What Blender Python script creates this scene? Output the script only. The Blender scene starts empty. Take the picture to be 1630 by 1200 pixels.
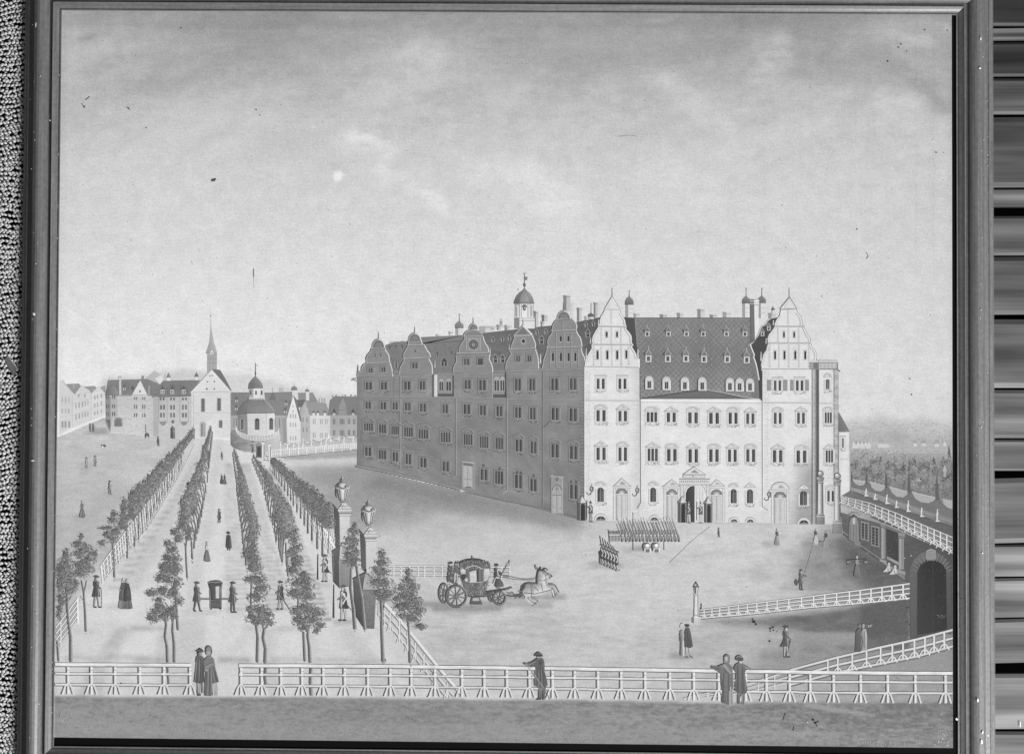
import bpy, math, random
import numpy as np
random.seed(7); RNG = np.random.default_rng(7)
# ---------------------------------------------------------------- camera
# The painting hangs in the plane Y = 0 (its face looks towards -Y); one photo pixel is about 1 mm of canvas.
FPX = 85/36*1630
RT = np.array([[0.99976307, -0.00664879, 0.02072651], [0.00734097, 0.99941173, -0.03350073], [-0.02049158, 0.03364495, 0.99922375]])
CAM = np.array([0.0920873, -0.1291003, 3.8402271])
sc = bpy.context.scene
def W3(a): return (float(a[0]), -float(a[2]), float(a[1]))
cd = bpy.data.cameras.new('camera'); cam = bpy.data.objects.new('camera', cd); sc.collection.objects.link(cam)
cd.lens = 85; cd.sensor_width = 36; cd.clip_start = 0.05; cd.clip_end = 100
from mathutils import Matrix
_c = [W3(RT[:, i]) for i in range(3)]
cam.matrix_world = Matrix(((_c[0][0], _c[1][0], _c[2][0], W3(CAM)[0]), (_c[0][1], _c[1][1], _c[2][1], W3(CAM)[1]),
                           (_c[0][2], _c[1][2], _c[2][2], W3(CAM)[2]), (0, 0, 0, 1)))
sc.camera = cam
# ---------------------------------------------------------------- world and lamps (studio copy light: low and from the right)
w = bpy.data.worlds.new('World'); sc.world = w; w.use_nodes = True
w.node_tree.nodes['Background'].inputs[0].default_value = (1, 1, 1, 1)
w.node_tree.nodes['Background'].inputs[1].default_value = 0.12
def area(name, loc, target, size, power):
    l = bpy.data.lights.new(name, 'AREA'); l.shape = 'DISK'; l.size = size; l.energy = power
    o = bpy.data.objects.new(name, l); sc.collection.objects.link(o)
    from mathutils import Vector
    d = Vector(target) - Vector(loc); o.location = loc; o.rotation_euler = d.to_track_quat('-Z', 'Y').to_euler()
    return o
area('key_lamp', (1.25, -1.3, -1.65), (0.05, 0, -0.05), 0.4, 48)
area('fill_lamp', (3.5, -3.6, -2.4), (0, 0, 0), 1.4, 330)
sc.view_settings.view_transform = 'Standard'; sc.view_settings.look = 'None'
sc.view_settings.exposure = 0; sc.view_settings.gamma = 1
sc.cycles.max_bounces = 6; sc.cycles.diffuse_bounces = 3
# ---------------------------------------------------------------- helpers
def P(px, py, h=0.0):
    px = np.asarray(px, float); py = np.asarray(py, float)
    d = np.stack([(px-815)/FPX, -(py-600)/FPX, -np.ones_like(px)], -1) @ RT.T
    t = (h - CAM[2]) / d[..., 2]
    X = CAM + t[..., None]*d
    return np.stack([X[..., 0], -X[..., 2], X[..., 1]], -1)
def lin(g):
    c = np.clip(np.asarray(g, float), 0, 255)/255
    return np.where(c <= 0.04045, c/12.92, ((c+0.055)/1.055)**2.4)
# even out the fall-off of the lamps when choosing pigment (inverse lamp light goes into the colour: fitted constants)
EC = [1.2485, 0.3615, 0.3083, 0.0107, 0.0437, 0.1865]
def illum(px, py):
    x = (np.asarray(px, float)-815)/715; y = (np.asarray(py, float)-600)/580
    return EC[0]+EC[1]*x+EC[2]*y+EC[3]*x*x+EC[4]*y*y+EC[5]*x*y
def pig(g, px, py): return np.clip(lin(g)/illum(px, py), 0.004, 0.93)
def nmat(name): 
    m = bpy.data.materials.new(name); m.use_nodes = True
    return m, m.node_tree.nodes, m.node_tree.links, m.node_tree.nodes['Principled BSDF']
def N(nodes, t, **k):
    n = nodes.new(t)
    for a, b in k.items(): setattr(n, a, b)
    return n
def paint_material(name, streak=0.05, grain=0.07, bump=0.25):
    m, n, l, b = nmat(name)
    at = N(n, 'ShaderNodeAttribute', attribute_name='Col')
    tc = N(n, 'ShaderNodeTexCoord')
    mp = N(n, 'ShaderNodeMapping'); mp.inputs['Scale'].default_value = (60, 60, 520)
    n1 = N(n, 'ShaderNodeTexNoise'); n1.inputs['Scale'].default_value = 1.0; n1.inputs['Detail'].default_value = 3
    n2 = N(n, 'ShaderNodeTexNoise'); n2.inputs['Scale'].default_value = 420; n2.inputs['Detail'].default_value = 2
    n3 = N(n, 'ShaderNodeTexNoise'); n3.inputs['Scale'].default_value = 38; n3.inputs['Detail'].default_value = 5
    l.new(tc.outputs['Object'], mp.inputs[0]); l.new(mp.outputs[0], n1.inputs['Vector'])
    l.new(tc.outputs['Object'], n2.inputs['Vector']); l.new(tc.outputs['Object'], n3.inputs['Vector'])
    def mr(src, a):
        r = N(n, 'ShaderNodeMapRange'); r.inputs[1].default_value = 0.28; r.inputs[2].default_value = 0.72
        r.inputs[3].default_value = 1-a; r.inputs[4].default_value = 1+a; l.new(src.outputs[0], r.inputs[0]); return r
    def mul(a, c):
        x = N(n, 'ShaderNodeMath', operation='MULTIPLY'); l.new(a, x.inputs[0]); l.new(c, x.inputs[1]); return x.outputs[0]
    v = mul(mul(mr(n1, streak).outputs[0], mr(n2, grain).outputs[0]), mr(n3, 0.05).outputs[0])
    vm = N(n, 'ShaderNodeVectorMath', operation='SCALE'); l.new(at.outputs['Color'], vm.inputs[0]); l.new(v, vm.inputs['Scale'])
    l.new(vm.outputs[0], b.inputs['Base Color'])
    b.inputs['Roughness'].default_value = 0.6; b.inputs['Specular IOR Level'].default_value = 0.12
    bp = N(n, 'ShaderNodeBump'); bp.inputs['Strength'].default_value = bump; bp.inputs['Distance'].default_value = 0.0006
    l.new(n1.outputs[0], bp.inputs['Height']); l.new(bp.outputs[0], b.inputs['Normal'])
    return m
PAINT = paint_material('oil_paint')
def add_mesh(name, verts, faces, mat, parent=None, cols=None, smooth=False):
    me = bpy.data.meshes.new(name); me.from_pydata([tuple(v) for v in verts], [], faces)
    if cols is not None:
        a = me.color_attributes.new('Col', 'FLOAT_COLOR', 'POINT')
        c = np.ones((len(verts), 4), np.float32); c[:, 0] = c[:, 1] = c[:, 2] = cols
        a.data.foreach_set('color', c.ravel())
    me.materials.append(mat)
    if smooth: me.polygons.foreach_set('use_smooth', [True]*len(me.polygons))
    me.update()
    o = bpy.data.objects.new(name, me); sc.collection.objects.link(o)
    if parent is not None: o.parent = parent
    return o
def tag(o, label=None, cat=None, group=None, kind=None):
    if label: o['label'] = label
    if cat: o['category'] = cat
    if group: o['group'] = group
    if kind: o['kind'] = kind
    return o
VIEWS = {'0': (0, 0, 1), 'T1': (60, 580, 5.8214), 'T2': (300, 470, 4.443), 'T3': (90, 740, 6), 'T4': (330, 700, 6), 'T5': (80, 900, 5.4536), 'T6': (340, 880, 4.528),
         'P1': (555, 430, 6.6652), 'P2': (765, 430, 6.6652), 'P3': (980, 440, 6), 'P4': (1180, 440, 6), 'P5': (555, 590, 6), 'P6': (740, 590, 4.8), 'P7': (910, 600, 5), 'P8': (1120, 600, 5),
         'C1': (690, 870, 7.762), 'C2': (930, 800, 8.15), 'C3': (1320, 640, 5.4524), 'C4': (1080, 830, 5.2167), 'C5': (1300, 820, 5), 'C6': (600, 1010, 5.4333), 'C7': (1060, 1000, 5.4333), 'C8': (500, 740, 7.5)}
NZ = {}
def nz(x, y, sx, sy, seed, octs=3):
    return float(vnoise(np.array([float(x)]), np.array([float(y)]), sx, sy, seed, octs)[0])
SOFT = {'person': .16, 'coach': .22, 'wheel': .2, 'tree': .12, 'crown': .12, 'tree_row': .14, 'horse': .1, 'sedan_chair': .12, 'wall_lantern': .3, 'flag_pole': .3, 'urn': .12}
class M:
    """A passage of paint: flat brush marks on the canvas, collected into one mesh."""
    def __init__(s, name, layer, parent=None, label=None, kind=None, group=None):
        s.name, s.layer, s.parent, s.label, s.kind, s.group = name, layer, parent, label, kind, group
        s.p = []; s.z = []; s.g = []; s.f = []; s.k = 0; s.t = (0, 0, 1); s.o = random.random()
    def poly(s, pts, g, l=0):
        n = len(s.p); s.k += 1
        z = 0.0001 + s.layer*0.00013 + l*0.000012 + ((s.k*0.6180339 + s.o) % 1.0)*0.0000105
        ox, oy, sc_ = s.t; pts = [(ox+q[0]/sc_, oy+q[1]/sc_) for q in pts]
        gs = list(g) if hasattr(g, '__len__') else [g]*len(pts)
        for q, gg in zip(pts, gs): s.p.append(q); s.z.append(z); s.g.append(gg)
        s.f.append(tuple(range(n, n+len(pts)))); return s
    def v(s, key): s.t = VIEWS[key]; return s     # read the following marks in the grid of one study of the painting
    def field(s, xs, ys, fn, l=0, inside=None):
        for a in range(len(xs)-1):
            for b in range(len(ys)-1):
                q = [(xs[a], ys[b]), (xs[a+1], ys[b]), (xs[a+1], ys[b+1]), (xs[a], ys[b+1])]
                s.poly(q, [fn(*c) for c in q], l); s.k -= 1
        return s
    def rect(s, x0, y0, x1, y1, g, l=0): return s.poly([(x0, y0), (x1, y0), (x1, y1), (x0, y1)], g, l)
    def line(s, pts, w, g, l=1):
        pts = [tuple(map(float, q)) for q in pts]; n = len(pts)
        ws = list(w) if hasattr(w, '__len__') else [w]*n
        if len(ws) == 2 and n > 2: ws = [ws[0]+(ws[1]-ws[0])*i/(n-1) for i in range(n)]
        L = []; R = []; ws = [q*s.t[2] for q in ws]
        for i in range(n):
            a = pts[max(i-1, 0)]; b = pts[min(i+1, n-1)]
            dx, dy = b[0]-a[0], b[1]-a[1]; d = math.hypot(dx, dy) or 1
            nx, ny = -dy/d*ws[i]/2, dx/d*ws[i]/2
            L.append((pts[i][0]+nx, pts[i][1]+ny)); R.append((pts[i][0]-nx, pts[i][1]-ny))
        gs = list(g) if hasattr(g, '__len__') else [g]*n
        if len(gs) == 2 and n > 2: gs = [gs[0]+(gs[1]-gs[0])*i/(n-1) for i in range(n)]
        for i in range(n-1):
            s.poly([L[i], L[i+1], R[i+1], R[i]], [gs[i], gs[i+1], gs[i+1], gs[i]], l); s.k -= 1
        s.k += 1
        return s
    def ell(s, cx, cy, rx, ry, g, l=0, n=12, rot=0.0, a0=0, a1=360):
        c, q = math.cos(rot), math.sin(rot); pts = []
        full = abs(a1-a0) >= 360; m = n if full else n+1
        for i in range(m):
            t = math.radians(a0+(a1-a0)*i/n); x, y = rx*math.cos(t), -ry*math.sin(t)
            pts.append((cx+x*c-y*q, cy+x*q+y*c))
        return s.poly(pts, g, l)
    def ring(s, cx, cy, rx, ry, w, g, l=1, a0=0, a1=360, n=12):
        return s.line([(cx+rx*math.cos(math.radians(a0+(a1-a0)*i/n)), cy-ry*math.sin(math.radians(a0+(a1-a0)*i/n))) for i in range(n+1)], w, g, l)
    def build(s):
        p = np.array(s.p, float); z = np.array(s.z)
        p[:, 0] = np.clip(p[:, 0], CL(p[:, 1])-2, CR(p[:, 1])-.4); p[:, 1] = np.minimum(p[:, 1], CB(p[:, 0])-.4)
        X = P(p[:, 0], p[:, 1], 0.0); X[:, 1] -= z
        a = SOFT.get(s.name, 0); s.g = [q*(1-a)+150*a for q in s.g]
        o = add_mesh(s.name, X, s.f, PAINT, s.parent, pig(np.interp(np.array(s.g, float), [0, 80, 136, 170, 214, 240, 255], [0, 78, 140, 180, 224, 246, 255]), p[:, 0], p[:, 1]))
        tag(o, s.label, None, s.group, s.kind)
        return o
def J(a): return random.uniform(-a, a)

# ---------------------------------------------------------------- the painting
painting = bpy.data.objects.new('framed_painting', None); sc.collection.objects.link(painting)
painting.location = (0, 0, 0)
tag(painting, 'large framed oil painting of a gabled palace with tree avenues and a coach', 'painting')

# ---- canvas grid: sky and ground painted as soft tone
GX0, GX1, GY0, GY1 = 84, 1522, 14, 1198
def lerp(a, b, t): return a+(b-a)*t
def ctrl(xs, ys, T, X, Y):
    T = np.array(T, float); i = np.clip(np.searchsorted(xs, X)-1, 0, len(xs)-2); j = np.clip(np.searchsorted(ys, Y)-1, 0, len(ys)-2)
    xs = np.array(xs, float); ys = np.array(ys, float)
    u = np.clip((X-xs[i])/(xs[i+1]-xs[i]), 0, 1); v = np.clip((Y-ys[j])/(ys[j+1]-ys[j]), 0, 1)
    u = u*u*(3-2*u)
    return (T[j, i]*(1-u)+T[j, i+1]*u)*(1-v)+(T[j+1, i]*(1-u)+T[j+1, i+1]*u)*v
def vnoise(X, Y, sx, sy, seed, octs=4):
    r = np.random.default_rng(seed); out = np.zeros_like(X); amp = 1; tot = 0
    for o in range(octs):
        tab = r.random((256, 256)); x = X/sx*2**o+r.random()*50; y = Y/sy*2**o+r.random()*50
        xi = np.floor(x).astype(int); yi = np.floor(y).astype(int); fx = x-xi; fy = y-yi
        fx = fx*fx*(3-2*fx); fy = fy*fy*(3-2*fy)
        a = tab[yi % 256, xi % 256]; b = tab[yi % 256, (xi+1) % 256]; c = tab[(yi+1) % 256, xi % 256]; d = tab[(yi+1) % 256, (xi+1) % 256]
        out += amp*((a*(1-fx)+b*fx)*(1-fy)+(c*(1-fx)+d*fx)*fy); tot += amp; amp *= 0.55
    return out/tot-0.5
STEP = 1.6
gx = np.arange(GX0, GX1+STEP, STEP); gy = np.arange(GY0, GY1+STEP, STEP)
GXX, GYY = np.meshgrid(gx, gy)
def blur(A, r):
    r = int(round(r))
    if r < 1: return A
    for _ in range(2):
        for ax in (0, 1):
            pad = [(0, 0), (0, 0)]; pad[ax] = (r+1, r)
            c = np.cumsum(np.pad(A, pad, mode='edge'), axis=ax)
            A = (np.take(c, range(2*r+1, c.shape[ax]), ax)-np.take(c, range(0, c.shape[ax]-2*r-1), ax))/(2*r+1)
    return A
def soft(T, poly, g, bl=2.0, a=1.0, tex=0.0):
    xs = [q[0] for q in poly]; ys = [q[1] for q in poly]; m = bl*3+4
    i0 = max(int((min(xs)-m-GX0)/STEP), 0); i1 = min(int((max(xs)+m-GX0)/STEP)+2, len(gx))
    j0 = max(int((min(ys)-m-GY0)/STEP), 0); j1 = min(int((max(ys)+m-GY0)/STEP)+2, len(gy))
    if i1 <= i0 or j1 <= j0: return
    X = GXX[j0:j1, i0:i1]; Y = GYY[j0:j1, i0:i1]; ins = np.zeros(X.shape, bool); n = len(poly)
    for k in range(n):
        x0, y0 = poly[k]; x1, y1 = poly[(k+1) % n]
        if y0 == y1: continue
        c = ((y0 > Y) != (y1 > Y)) & (X < (x1-x0)*(Y-y0)/(y1-y0)+x0); ins ^= c
    mk = blur(ins.astype(float), bl/STEP)*a
    if tex: mk = mk*np.clip(1+tex*4*vnoise(X, Y, 22, 9, int(xs[0]*7+ys[0]) % 9999), 0, 1.6); mk = np.clip(mk, 0, 1)
    T[j0:j1, i0:i1] = T[j0:j1, i0:i1]*(1-mk)+g*mk
def sell(T, cx, cy, rx, ry, g, bl=3, a=1.0, rot=0.0, tex=0.0):
    c, s = math.cos(rot), math.sin(rot)
    soft(T, [(cx+rx*math.cos(t)*c-ry*math.sin(t)*s, cy+rx*math.cos(t)*s+ry*math.sin(t)*c) for t in np.linspace(0, 2*math.pi, 21)[:-1]], g, bl, a, tex)
def sline(T, pts, w, g, bl=1.5, a=1.0):
    L = []; R = []; n = len(pts)
    for i in range(n):
        p0 = pts[max(i-1, 0)]; p1 = pts[min(i+1, n-1)]; dx, dy = p1[0]-p0[0], p1[1]-p0[1]; d = math.hypot(dx, dy) or 1
        L.append((pts[i][0]-dy/d*w/2, pts[i][1]+dx/d*w/2)); R.append((pts[i][0]+dy/d*w/2, pts[i][1]-dx/d*w/2))
    soft(T, L+R[::-1], g, bl, a)
# sky tones; the dimmer light towards the top is put into the pigment too
SX = [88, 250, 450, 650, 815, 980, 1150, 1300, 1420, 1515]
SY = [15, 45, 90, 140, 200, 270, 340, 420, 500, 580, 680, 760]
SV = [[150, 146, 144, 146, 146, 142, 138, 138, 146, 140],
      [156, 146, 140, 146, 146, 140, 134, 136, 156, 150],
      [158, 152, 150, 158, 152, 146, 142, 144, 150, 146],
      [160, 160, 160, 164, 162, 158, 156, 160, 158, 146],
      [172, 174, 172, 176, 174, 172, 172, 176, 176, 168],
      [184, 186, 186, 188, 188, 186, 186, 188, 184, 182],
      [194, 198, 198, 200, 202, 198, 196, 196, 192, 190],
      [204, 208, 208, 208, 208, 206, 204, 202, 200, 196],
      [212, 215, 216, 214, 212, 210, 208, 206, 204, 202],
      [218, 220, 220, 218, 214, 212, 210, 209, 208, 206],
      [220, 222, 222, 220, 214, 212, 212, 208, 206, 204],
      [220, 222, 222, 220, 214, 212, 212, 208, 206, 204]]
T = ctrl(SX, SY, SV, GXX, GYY)
fade = np.clip((520-GYY)/300, 0.25, 1)
T += 26*fade*vnoise(GXX-0.9*GYY, GYY+0.35*GXX, 210, 70, 11)
T += 14*fade*vnoise(GXX-.6*GYY, GYY+.2*GXX, 60, 20, 12) + 7*vnoise(GXX, GYY, 14, 6, 13, 3) + 4.5*vnoise(GXX, GYY, 60, 2.6, 14, 2) + 3*vnoise(GXX, GYY, 2.4, 60, 15, 2)
def cloud(pts, g, bl, a): soft(T, pts, g, bl*.8, min(1, a*1.35), 0.6)
cloud([(520, 215), (560, 208), (610, 225), (640, 245), (630, 262), (590, 250), (545, 240)], 204, 12, .55)
cloud([(600, 255), (650, 280), (700, 310), (725, 335), (700, 330), (640, 295), (590, 270)], 212, 9, .5)
cloud([(640, 70), (700, 60), (712, 95), (680, 130), (590, 175), (540, 150), (620, 110)], 178, 14, .55)
cloud([(420, 150), (480, 130), (500, 160), (440, 190)], 172, 12, .4)
cloud([(800, 275), (850, 255), (880, 280), (925, 300), (935, 335), (890, 350), (830, 320)], 213, 12, .5)
cloud([(730, 265), (800, 240), (860, 258), (820, 285), (750, 290)], 204, 14, .45)
cloud([(1190, 60), (1250, 50), (1265, 100), (1225, 150), (1180, 140), (1210, 100)], 168, 12, .6)
cloud([(1020, 120), (1060, 105), (1100, 130), (1170, 200), (1230, 250), (1180, 240), (1100, 190)], 180, 14, .35)
cloud([(980, 280), (1060, 250), (1150, 300), (1260, 350), (1380, 370), (1250, 380), (1100, 340)], 206, 18, .35)
cloud([(1430, 58), (1480, 60), (1492, 72), (1440, 72)], 172, 6, .5)
cloud([(1380, 45), (1440, 50), (1430, 62)], 164, 5, .5)
cloud([(1360, 60), (1400, 75), (1450, 105), (1492, 148), (1510, 175), (1500, 180), (1460, 140), (1400, 105), (1350, 85)], 138, 8, .6)
cloud([(1400, 130), (1470, 165), (1512, 210), (1512, 300), (1440, 230), (1380, 160)], 184, 14, .35)
cloud([(120, 62), (150, 50), (160, 52), (135, 70)], 134, 4, .6)
cloud([(110, 80), (210, 60), (260, 95), (170, 120), (110, 130)], 166, 14, .4)
cloud([(120, 110), (190, 85), (220, 90), (150, 125)], 142, 9, .45)
cloud([(230, 45), (330, 40), (470, 45), (300, 52)], 132, 5, .5)
cloud([(950, 30), (1200, 28), (1380, 40), (1250, 75), (1000, 70)], 132, 22, .35)
cloud([(640, 28), (760, 30), (900, 60), (820, 90), (700, 60)], 136, 16, .3)
for k in range(70):   # long dry brush drags
    x = random.uniform(100, 1480); y = random.uniform(30, 640); L_ = random.uniform(30, 140)
    base = float(ctrl(SX, SY, SV, np.array([x]), np.array([y]))[0])
    sline(T, [(x, y), (x+L_/2, y+J(4)), (x+L_, y+J(6))], random.uniform(2, 9), base+random.choice((-9, 8)), 3, .5)
sell(T, 538, 280, 8, 9, 232, 1.5, .95, .6)
# warm horizon: hills to the left and to the right
soft(T, [(160, 600), (235, 596), (262, 590), (300, 587), (330, 592), (400, 598), (440, 608), (500, 622), (575, 632), (575, 650), (160, 650)], 180, 4, .6, .2)
soft(T, [(240, 600), (262, 592), (300, 590), (330, 596), (360, 604), (360, 640), (240, 640)], 172, 4, .55, .2)
HR = [(1340, 672), (1372, 668), (1400, 662), (1440, 668), (1470, 664), (1500, 672), (1524, 680), (1524, 760), (1340, 760)]
soft(T, HR, 160, 5, .75, .15)
soft(T, [(1340, 690), (1420, 684), (1524, 694), (1524, 760), (1340, 760)], 148, 6, .6, .2)

# ground tones
GXs = [88, 160, 260, 360, 460, 580, 700, 850, 1000, 1150, 1300, 1420, 1520]
GYs = [650, 700, 760, 830, 900, 960, 1020, 1080, 1110]
GV = [[160, 158, 158, 176, 190, 176, 150, 150, 150, 150, 150, 150, 140],
      [166, 168, 172, 186, 186, 176, 150, 150, 150, 150, 150, 150, 140],
      [163, 166, 172, 190, 190, 156, 142, 150, 160, 160, 160, 140, 128],
      [160, 162, 176, 192, 192, 170, 158, 162, 172, 176, 172, 132, 120],
      [158, 164, 180, 192, 194, 184, 172, 172, 174, 176, 164, 122, 116],
      [156, 172, 184, 192, 194, 180, 170, 170, 174, 172, 162, 128, 112],
      [166, 178, 186, 188, 188, 178, 166, 166, 168, 160, 146, 134, 122],
      [172, 174, 180, 184, 184, 172, 168, 168, 168, 162, 150, 144, 138],
      [170, 172, 178, 182, 184, 176, 176, 174, 172, 166, 156, 150, 142]]
G = ctrl(GXs, GYs, GV, GXX, GYY)
G += 16*vnoise(GXX, GYY, 80, 26, 21) + 18*vnoise(GXX, GYY, 18, 7, 22, 4) + 13*vnoise(GXX, GYY, 30, 2.8, 23, 3)
S = lambda p, g, bl=2, a=1., tex=0.: soft(G, p, g, bl, a, tex)
# grass to the left
S([(88, 740), (170, 700), (290, 700), (300, 705), (240, 760), (165, 830), (130, 880), (88, 900)], 163, 8, .5, .3)
sell(G, 180, 800, 55, 22, 150, 14, .4, -.5, .4); sell(G, 120, 840, 40, 20, 150, 12, .4, 0, .4); sell(G, 220, 760, 40, 16, 176, 12, .5, 0, .3)
S([(160, 880), (240, 800), (290, 730), (300, 700), (280, 700), (225, 780), (150, 860)], 154, 6, .35, .3)
# avenue: pale gravel with grey strips between the rows
AV = [(312, 694), (372, 694), (430, 716), (470, 780), (528, 850), (570, 940), (620, 1000), (700, 1113), (86, 1113), (88, 1040), (130, 950), (200, 880), (260, 790)]
S(AV, 190, 5, .55, .15)
S([(322, 700), (326, 700), (300, 775), (268, 850), (222, 930), (212, 943), (190, 938), (215, 890), (252, 830), (290, 760)], 166, 3, .75, .2)
S([(186, 1000), (218, 995), (198, 1030), (172, 1055), (165, 1113), (118, 1113), (140, 1060)], 160, 4, .75, .2)
S([(255, 998), (300, 985), (330, 985), (322, 1050), (318, 1113), (262, 1113), (244, 1060)], 166, 4, .7, .2)
S([(300, 905), (322, 905), (322, 980), (290, 985)], 170, 5, .5)
S([(345, 700), (356, 700), (344, 780), (336, 860), (320, 905), (308, 905), (322, 830), (334, 770)], 172, 3, .6)
S([(376, 730), (384, 728), (396, 800), (412, 900), (440, 1000), (450, 1113), (414, 1113), (404, 990), (388, 860)], 176, 4, .5, .2)
S([(420, 1000), (436, 1000), (445, 1113), (425, 1113)], 166, 4, .55)
S([(352, 1040), (392, 1005), (405, 1010), (372, 1046), (345, 1060)], 170, 5, .5)
S([(452, 820), (462, 820), (478, 900), (500, 990), (508, 1113), (484, 1113), (474, 990)], 176, 4, .5, .2)
S([(542, 1000), (562, 998), (605, 1052), (650, 1113), (590, 1113), (566, 1054)], 168, 3, .75, .15)
S([(572, 1000), (600, 1000), (632, 1060), (660, 1110), (650, 1110), (606, 1050)], 192, 3, .6)
S([(630, 1005), (668, 1060), (700, 1110), (722, 1110), (670, 1050), (640, 1002)], 160, 3, .5)
S([(205, 1005), (250, 1000), (236, 1050), (182, 1058)], 194, 6, .6); S([(160, 925), (215, 940), (250, 985), (130, 990)], 196, 9, .6)
S([(330, 880), (390, 880), (400, 950), (320, 1000)], 198, 12, .5); S([(430, 1010), (480, 1010), (484, 1045), (440, 1045)], 194, 8, .5)
# cast shadows, painted as drags of grey across the gravel
for (x0, x1, y, g, w_) in ((100, 150, 1047, 150, 6), (170, 240, 1046, 162, 8), (215, 270, 1050, 158, 8), (210, 260, 1000, 156, 9), (170, 200, 966, 158, 5),
    (290, 345, 975, 172, 6), (345, 400, 1050, 156, 12), (430, 480, 1050, 164, 9), (500, 560, 1050, 162, 8), (560, 605, 1052, 166, 7), (385, 425, 1000, 162, 7),
    (440, 478, 1000, 158, 7), (335, 385, 972, 158, 4), (420, 442, 972, 170, 5), (530, 565, 990, 150, 9), (118, 150, 1005, 158, 4), (120, 150, 964, 162, 5),
    (505, 530, 930, 158, 8), (455, 500, 918, 166, 4), (350, 385, 918, 166, 4), (390, 430, 893, 172, 4), (440, 458, 892, 158, 4), (560, 640, 960, 170, 10),
    (640, 720, 962, 136, 10), (690, 800, 968, 128, 10), (800, 900, 950, 138, 9), (750, 880, 962, 150, 10), (940, 990, 902, 138, 6), (935, 962, 896, 134, 5),
    (992, 1025, 875, 140, 4), (1005, 1025, 873, 120, 3), (1215, 1240, 867, 140, 5), (1130, 1148, 855, 140, 4), (1276, 1295, 866, 128, 6), (1300, 1325, 870, 122, 6),
    (1240, 1275, 936, 150, 5), (1340, 1360, 917, 104, 5), (1065, 1100, 1044, 138, 8), (1210, 1250, 1044, 132, 8), (1330, 1370, 1030, 110, 8), (1120, 1150, 1100, 140, 6),
    (130, 152, 742, 132, 3), (124, 140, 750, 138, 3), (116, 132, 822, 128, 3), (165, 178, 785, 146, 3), (140, 172, 686, 130, 7), (232, 254, 708, 146, 2)):
    sline(G, [(x0, y), ((x0+x1)/2, y+J(1)), (x1, y+J(1.5))], w_*.8, g-12, 2.6, .75)
for i in range(44):   # shadows of the saplings on the right side of the avenue
    t = (i/43)**1.5; y = 745+t*240; xr = 440+t*88; L_ = 14+t*26
    sline(G, [(xr-L_, y+1), (xr-L_*.4, y+.6), (xr, y)], 1.4+t*2.2, 118, 1.2, .8)
    y2 = 738+t*230; x2 = 398+t*70; sline(G, [(x2-L_*1.1, y2+2), (x2, y2)], 1.4+t*2.2, 128, 1.2, .7)
    x3 = 370+t*30; sline(G, [(x3-L_, y2+1), (x3, y2)], 1.4+t*2.2, 132, 1.2, .65)
for i in range(24):
    t = (i/23)**1.4; y = 735+t*200; sline(G, [(318-t*118-8-t*20, y), (318-t*118, y-1)], 1.4+t*2, 130, 1.3, .6)
# dark court behind the avenue and along the shaded wing
S([(436, 722), (520, 720), (570, 716), (570, 745), (450, 742)], 196, 2, .9)
S([(440, 724), (500, 722), (570, 714), (570, 728), (500, 731), (452, 731)], 142, 1.5, .85)
S([(446, 742), (566, 742), (700, 772), (930, 828), (925, 848), (780, 822), (700, 812), (640, 850), (560, 850), (528, 830), (490, 780)], 134, 14, .7, .1)
S([(560, 745), (700, 775), (925, 828), (920, 836), (760, 815), (690, 800), (590, 778)], 112, 8, .5, .1)
S([(566, 742), (700, 772), (930, 828), (900, 834), (700, 800), (500, 765), (470, 750)], 116, 9, .6, .1)
S([(446, 742), (566, 742), (600, 756), (560, 790), (480, 780)], 152, 4, .5)
S([(600, 832), (720, 818), (860, 838), (1000, 870), (900, 895), (620, 900), (612, 870)], 176, 12, .5)
S([(930, 833), (1300, 834), (1340, 842), (1330, 850), (1100, 842), (940, 842)], 178, 3, .5)
# right: slope into shade, ramp, sunken yard
S([(1272, 858), (1340, 842), (1420, 900), (1440, 925), (1448, 940), (1290, 940), (1260, 900), (1300, 875)], 116, 14, .8, .2)
S([(1330, 848), (1345, 846), (1440, 905), (1446, 938), (1380, 935), (1340, 890)], 84, 12, .8, .2)
S([(1112, 988), (1200, 985), (1300, 975), (1448, 950), (1448, 1012), (1380, 1008), (1290, 1006), (1200, 996)], 98, 3, .9, .12)
S([(1112, 986), (1180, 990), (1290, 1004), (1200, 1006), (1120, 996)], 142, 6, .5, .2)
S([(1370, 962), (1448, 952), (1448, 1034), (1380, 1034), (1368, 1010)], 86, 4, .85, .15)
S([(1376, 968), (1396, 966), (1396, 1014), (1376, 1014)], 72, 1.5, .85); S([(1398, 966), (1408, 965), (1408, 1014), (1398, 1014)], 78, 1.5, .8)
S([(1290, 1012), (1448, 1030), (1516, 1005), (1516, 1010), (1300, 1065), (1180, 1070), (1240, 1040)], 112, 12, .7, .2)
S([(1200, 1090), (1300, 1070), (1400, 1050), (1516, 1012), (1518, 1070), (1400, 1078), (1250, 1080)], 128, 6, .6, .15)
for k in range(60):   # masonry courses on the ramp wall
    y = 992+random.uniform(-26, 16); x = random.uniform(1200, 1430); t = (x-1112)/336
    if 990-t*32 < y < 994+t*22: sline(G, [(x, y), (x+random.uniform(8, 26), y-1)], 1.6, random.choice((82, 116)), 1, .5)
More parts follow.
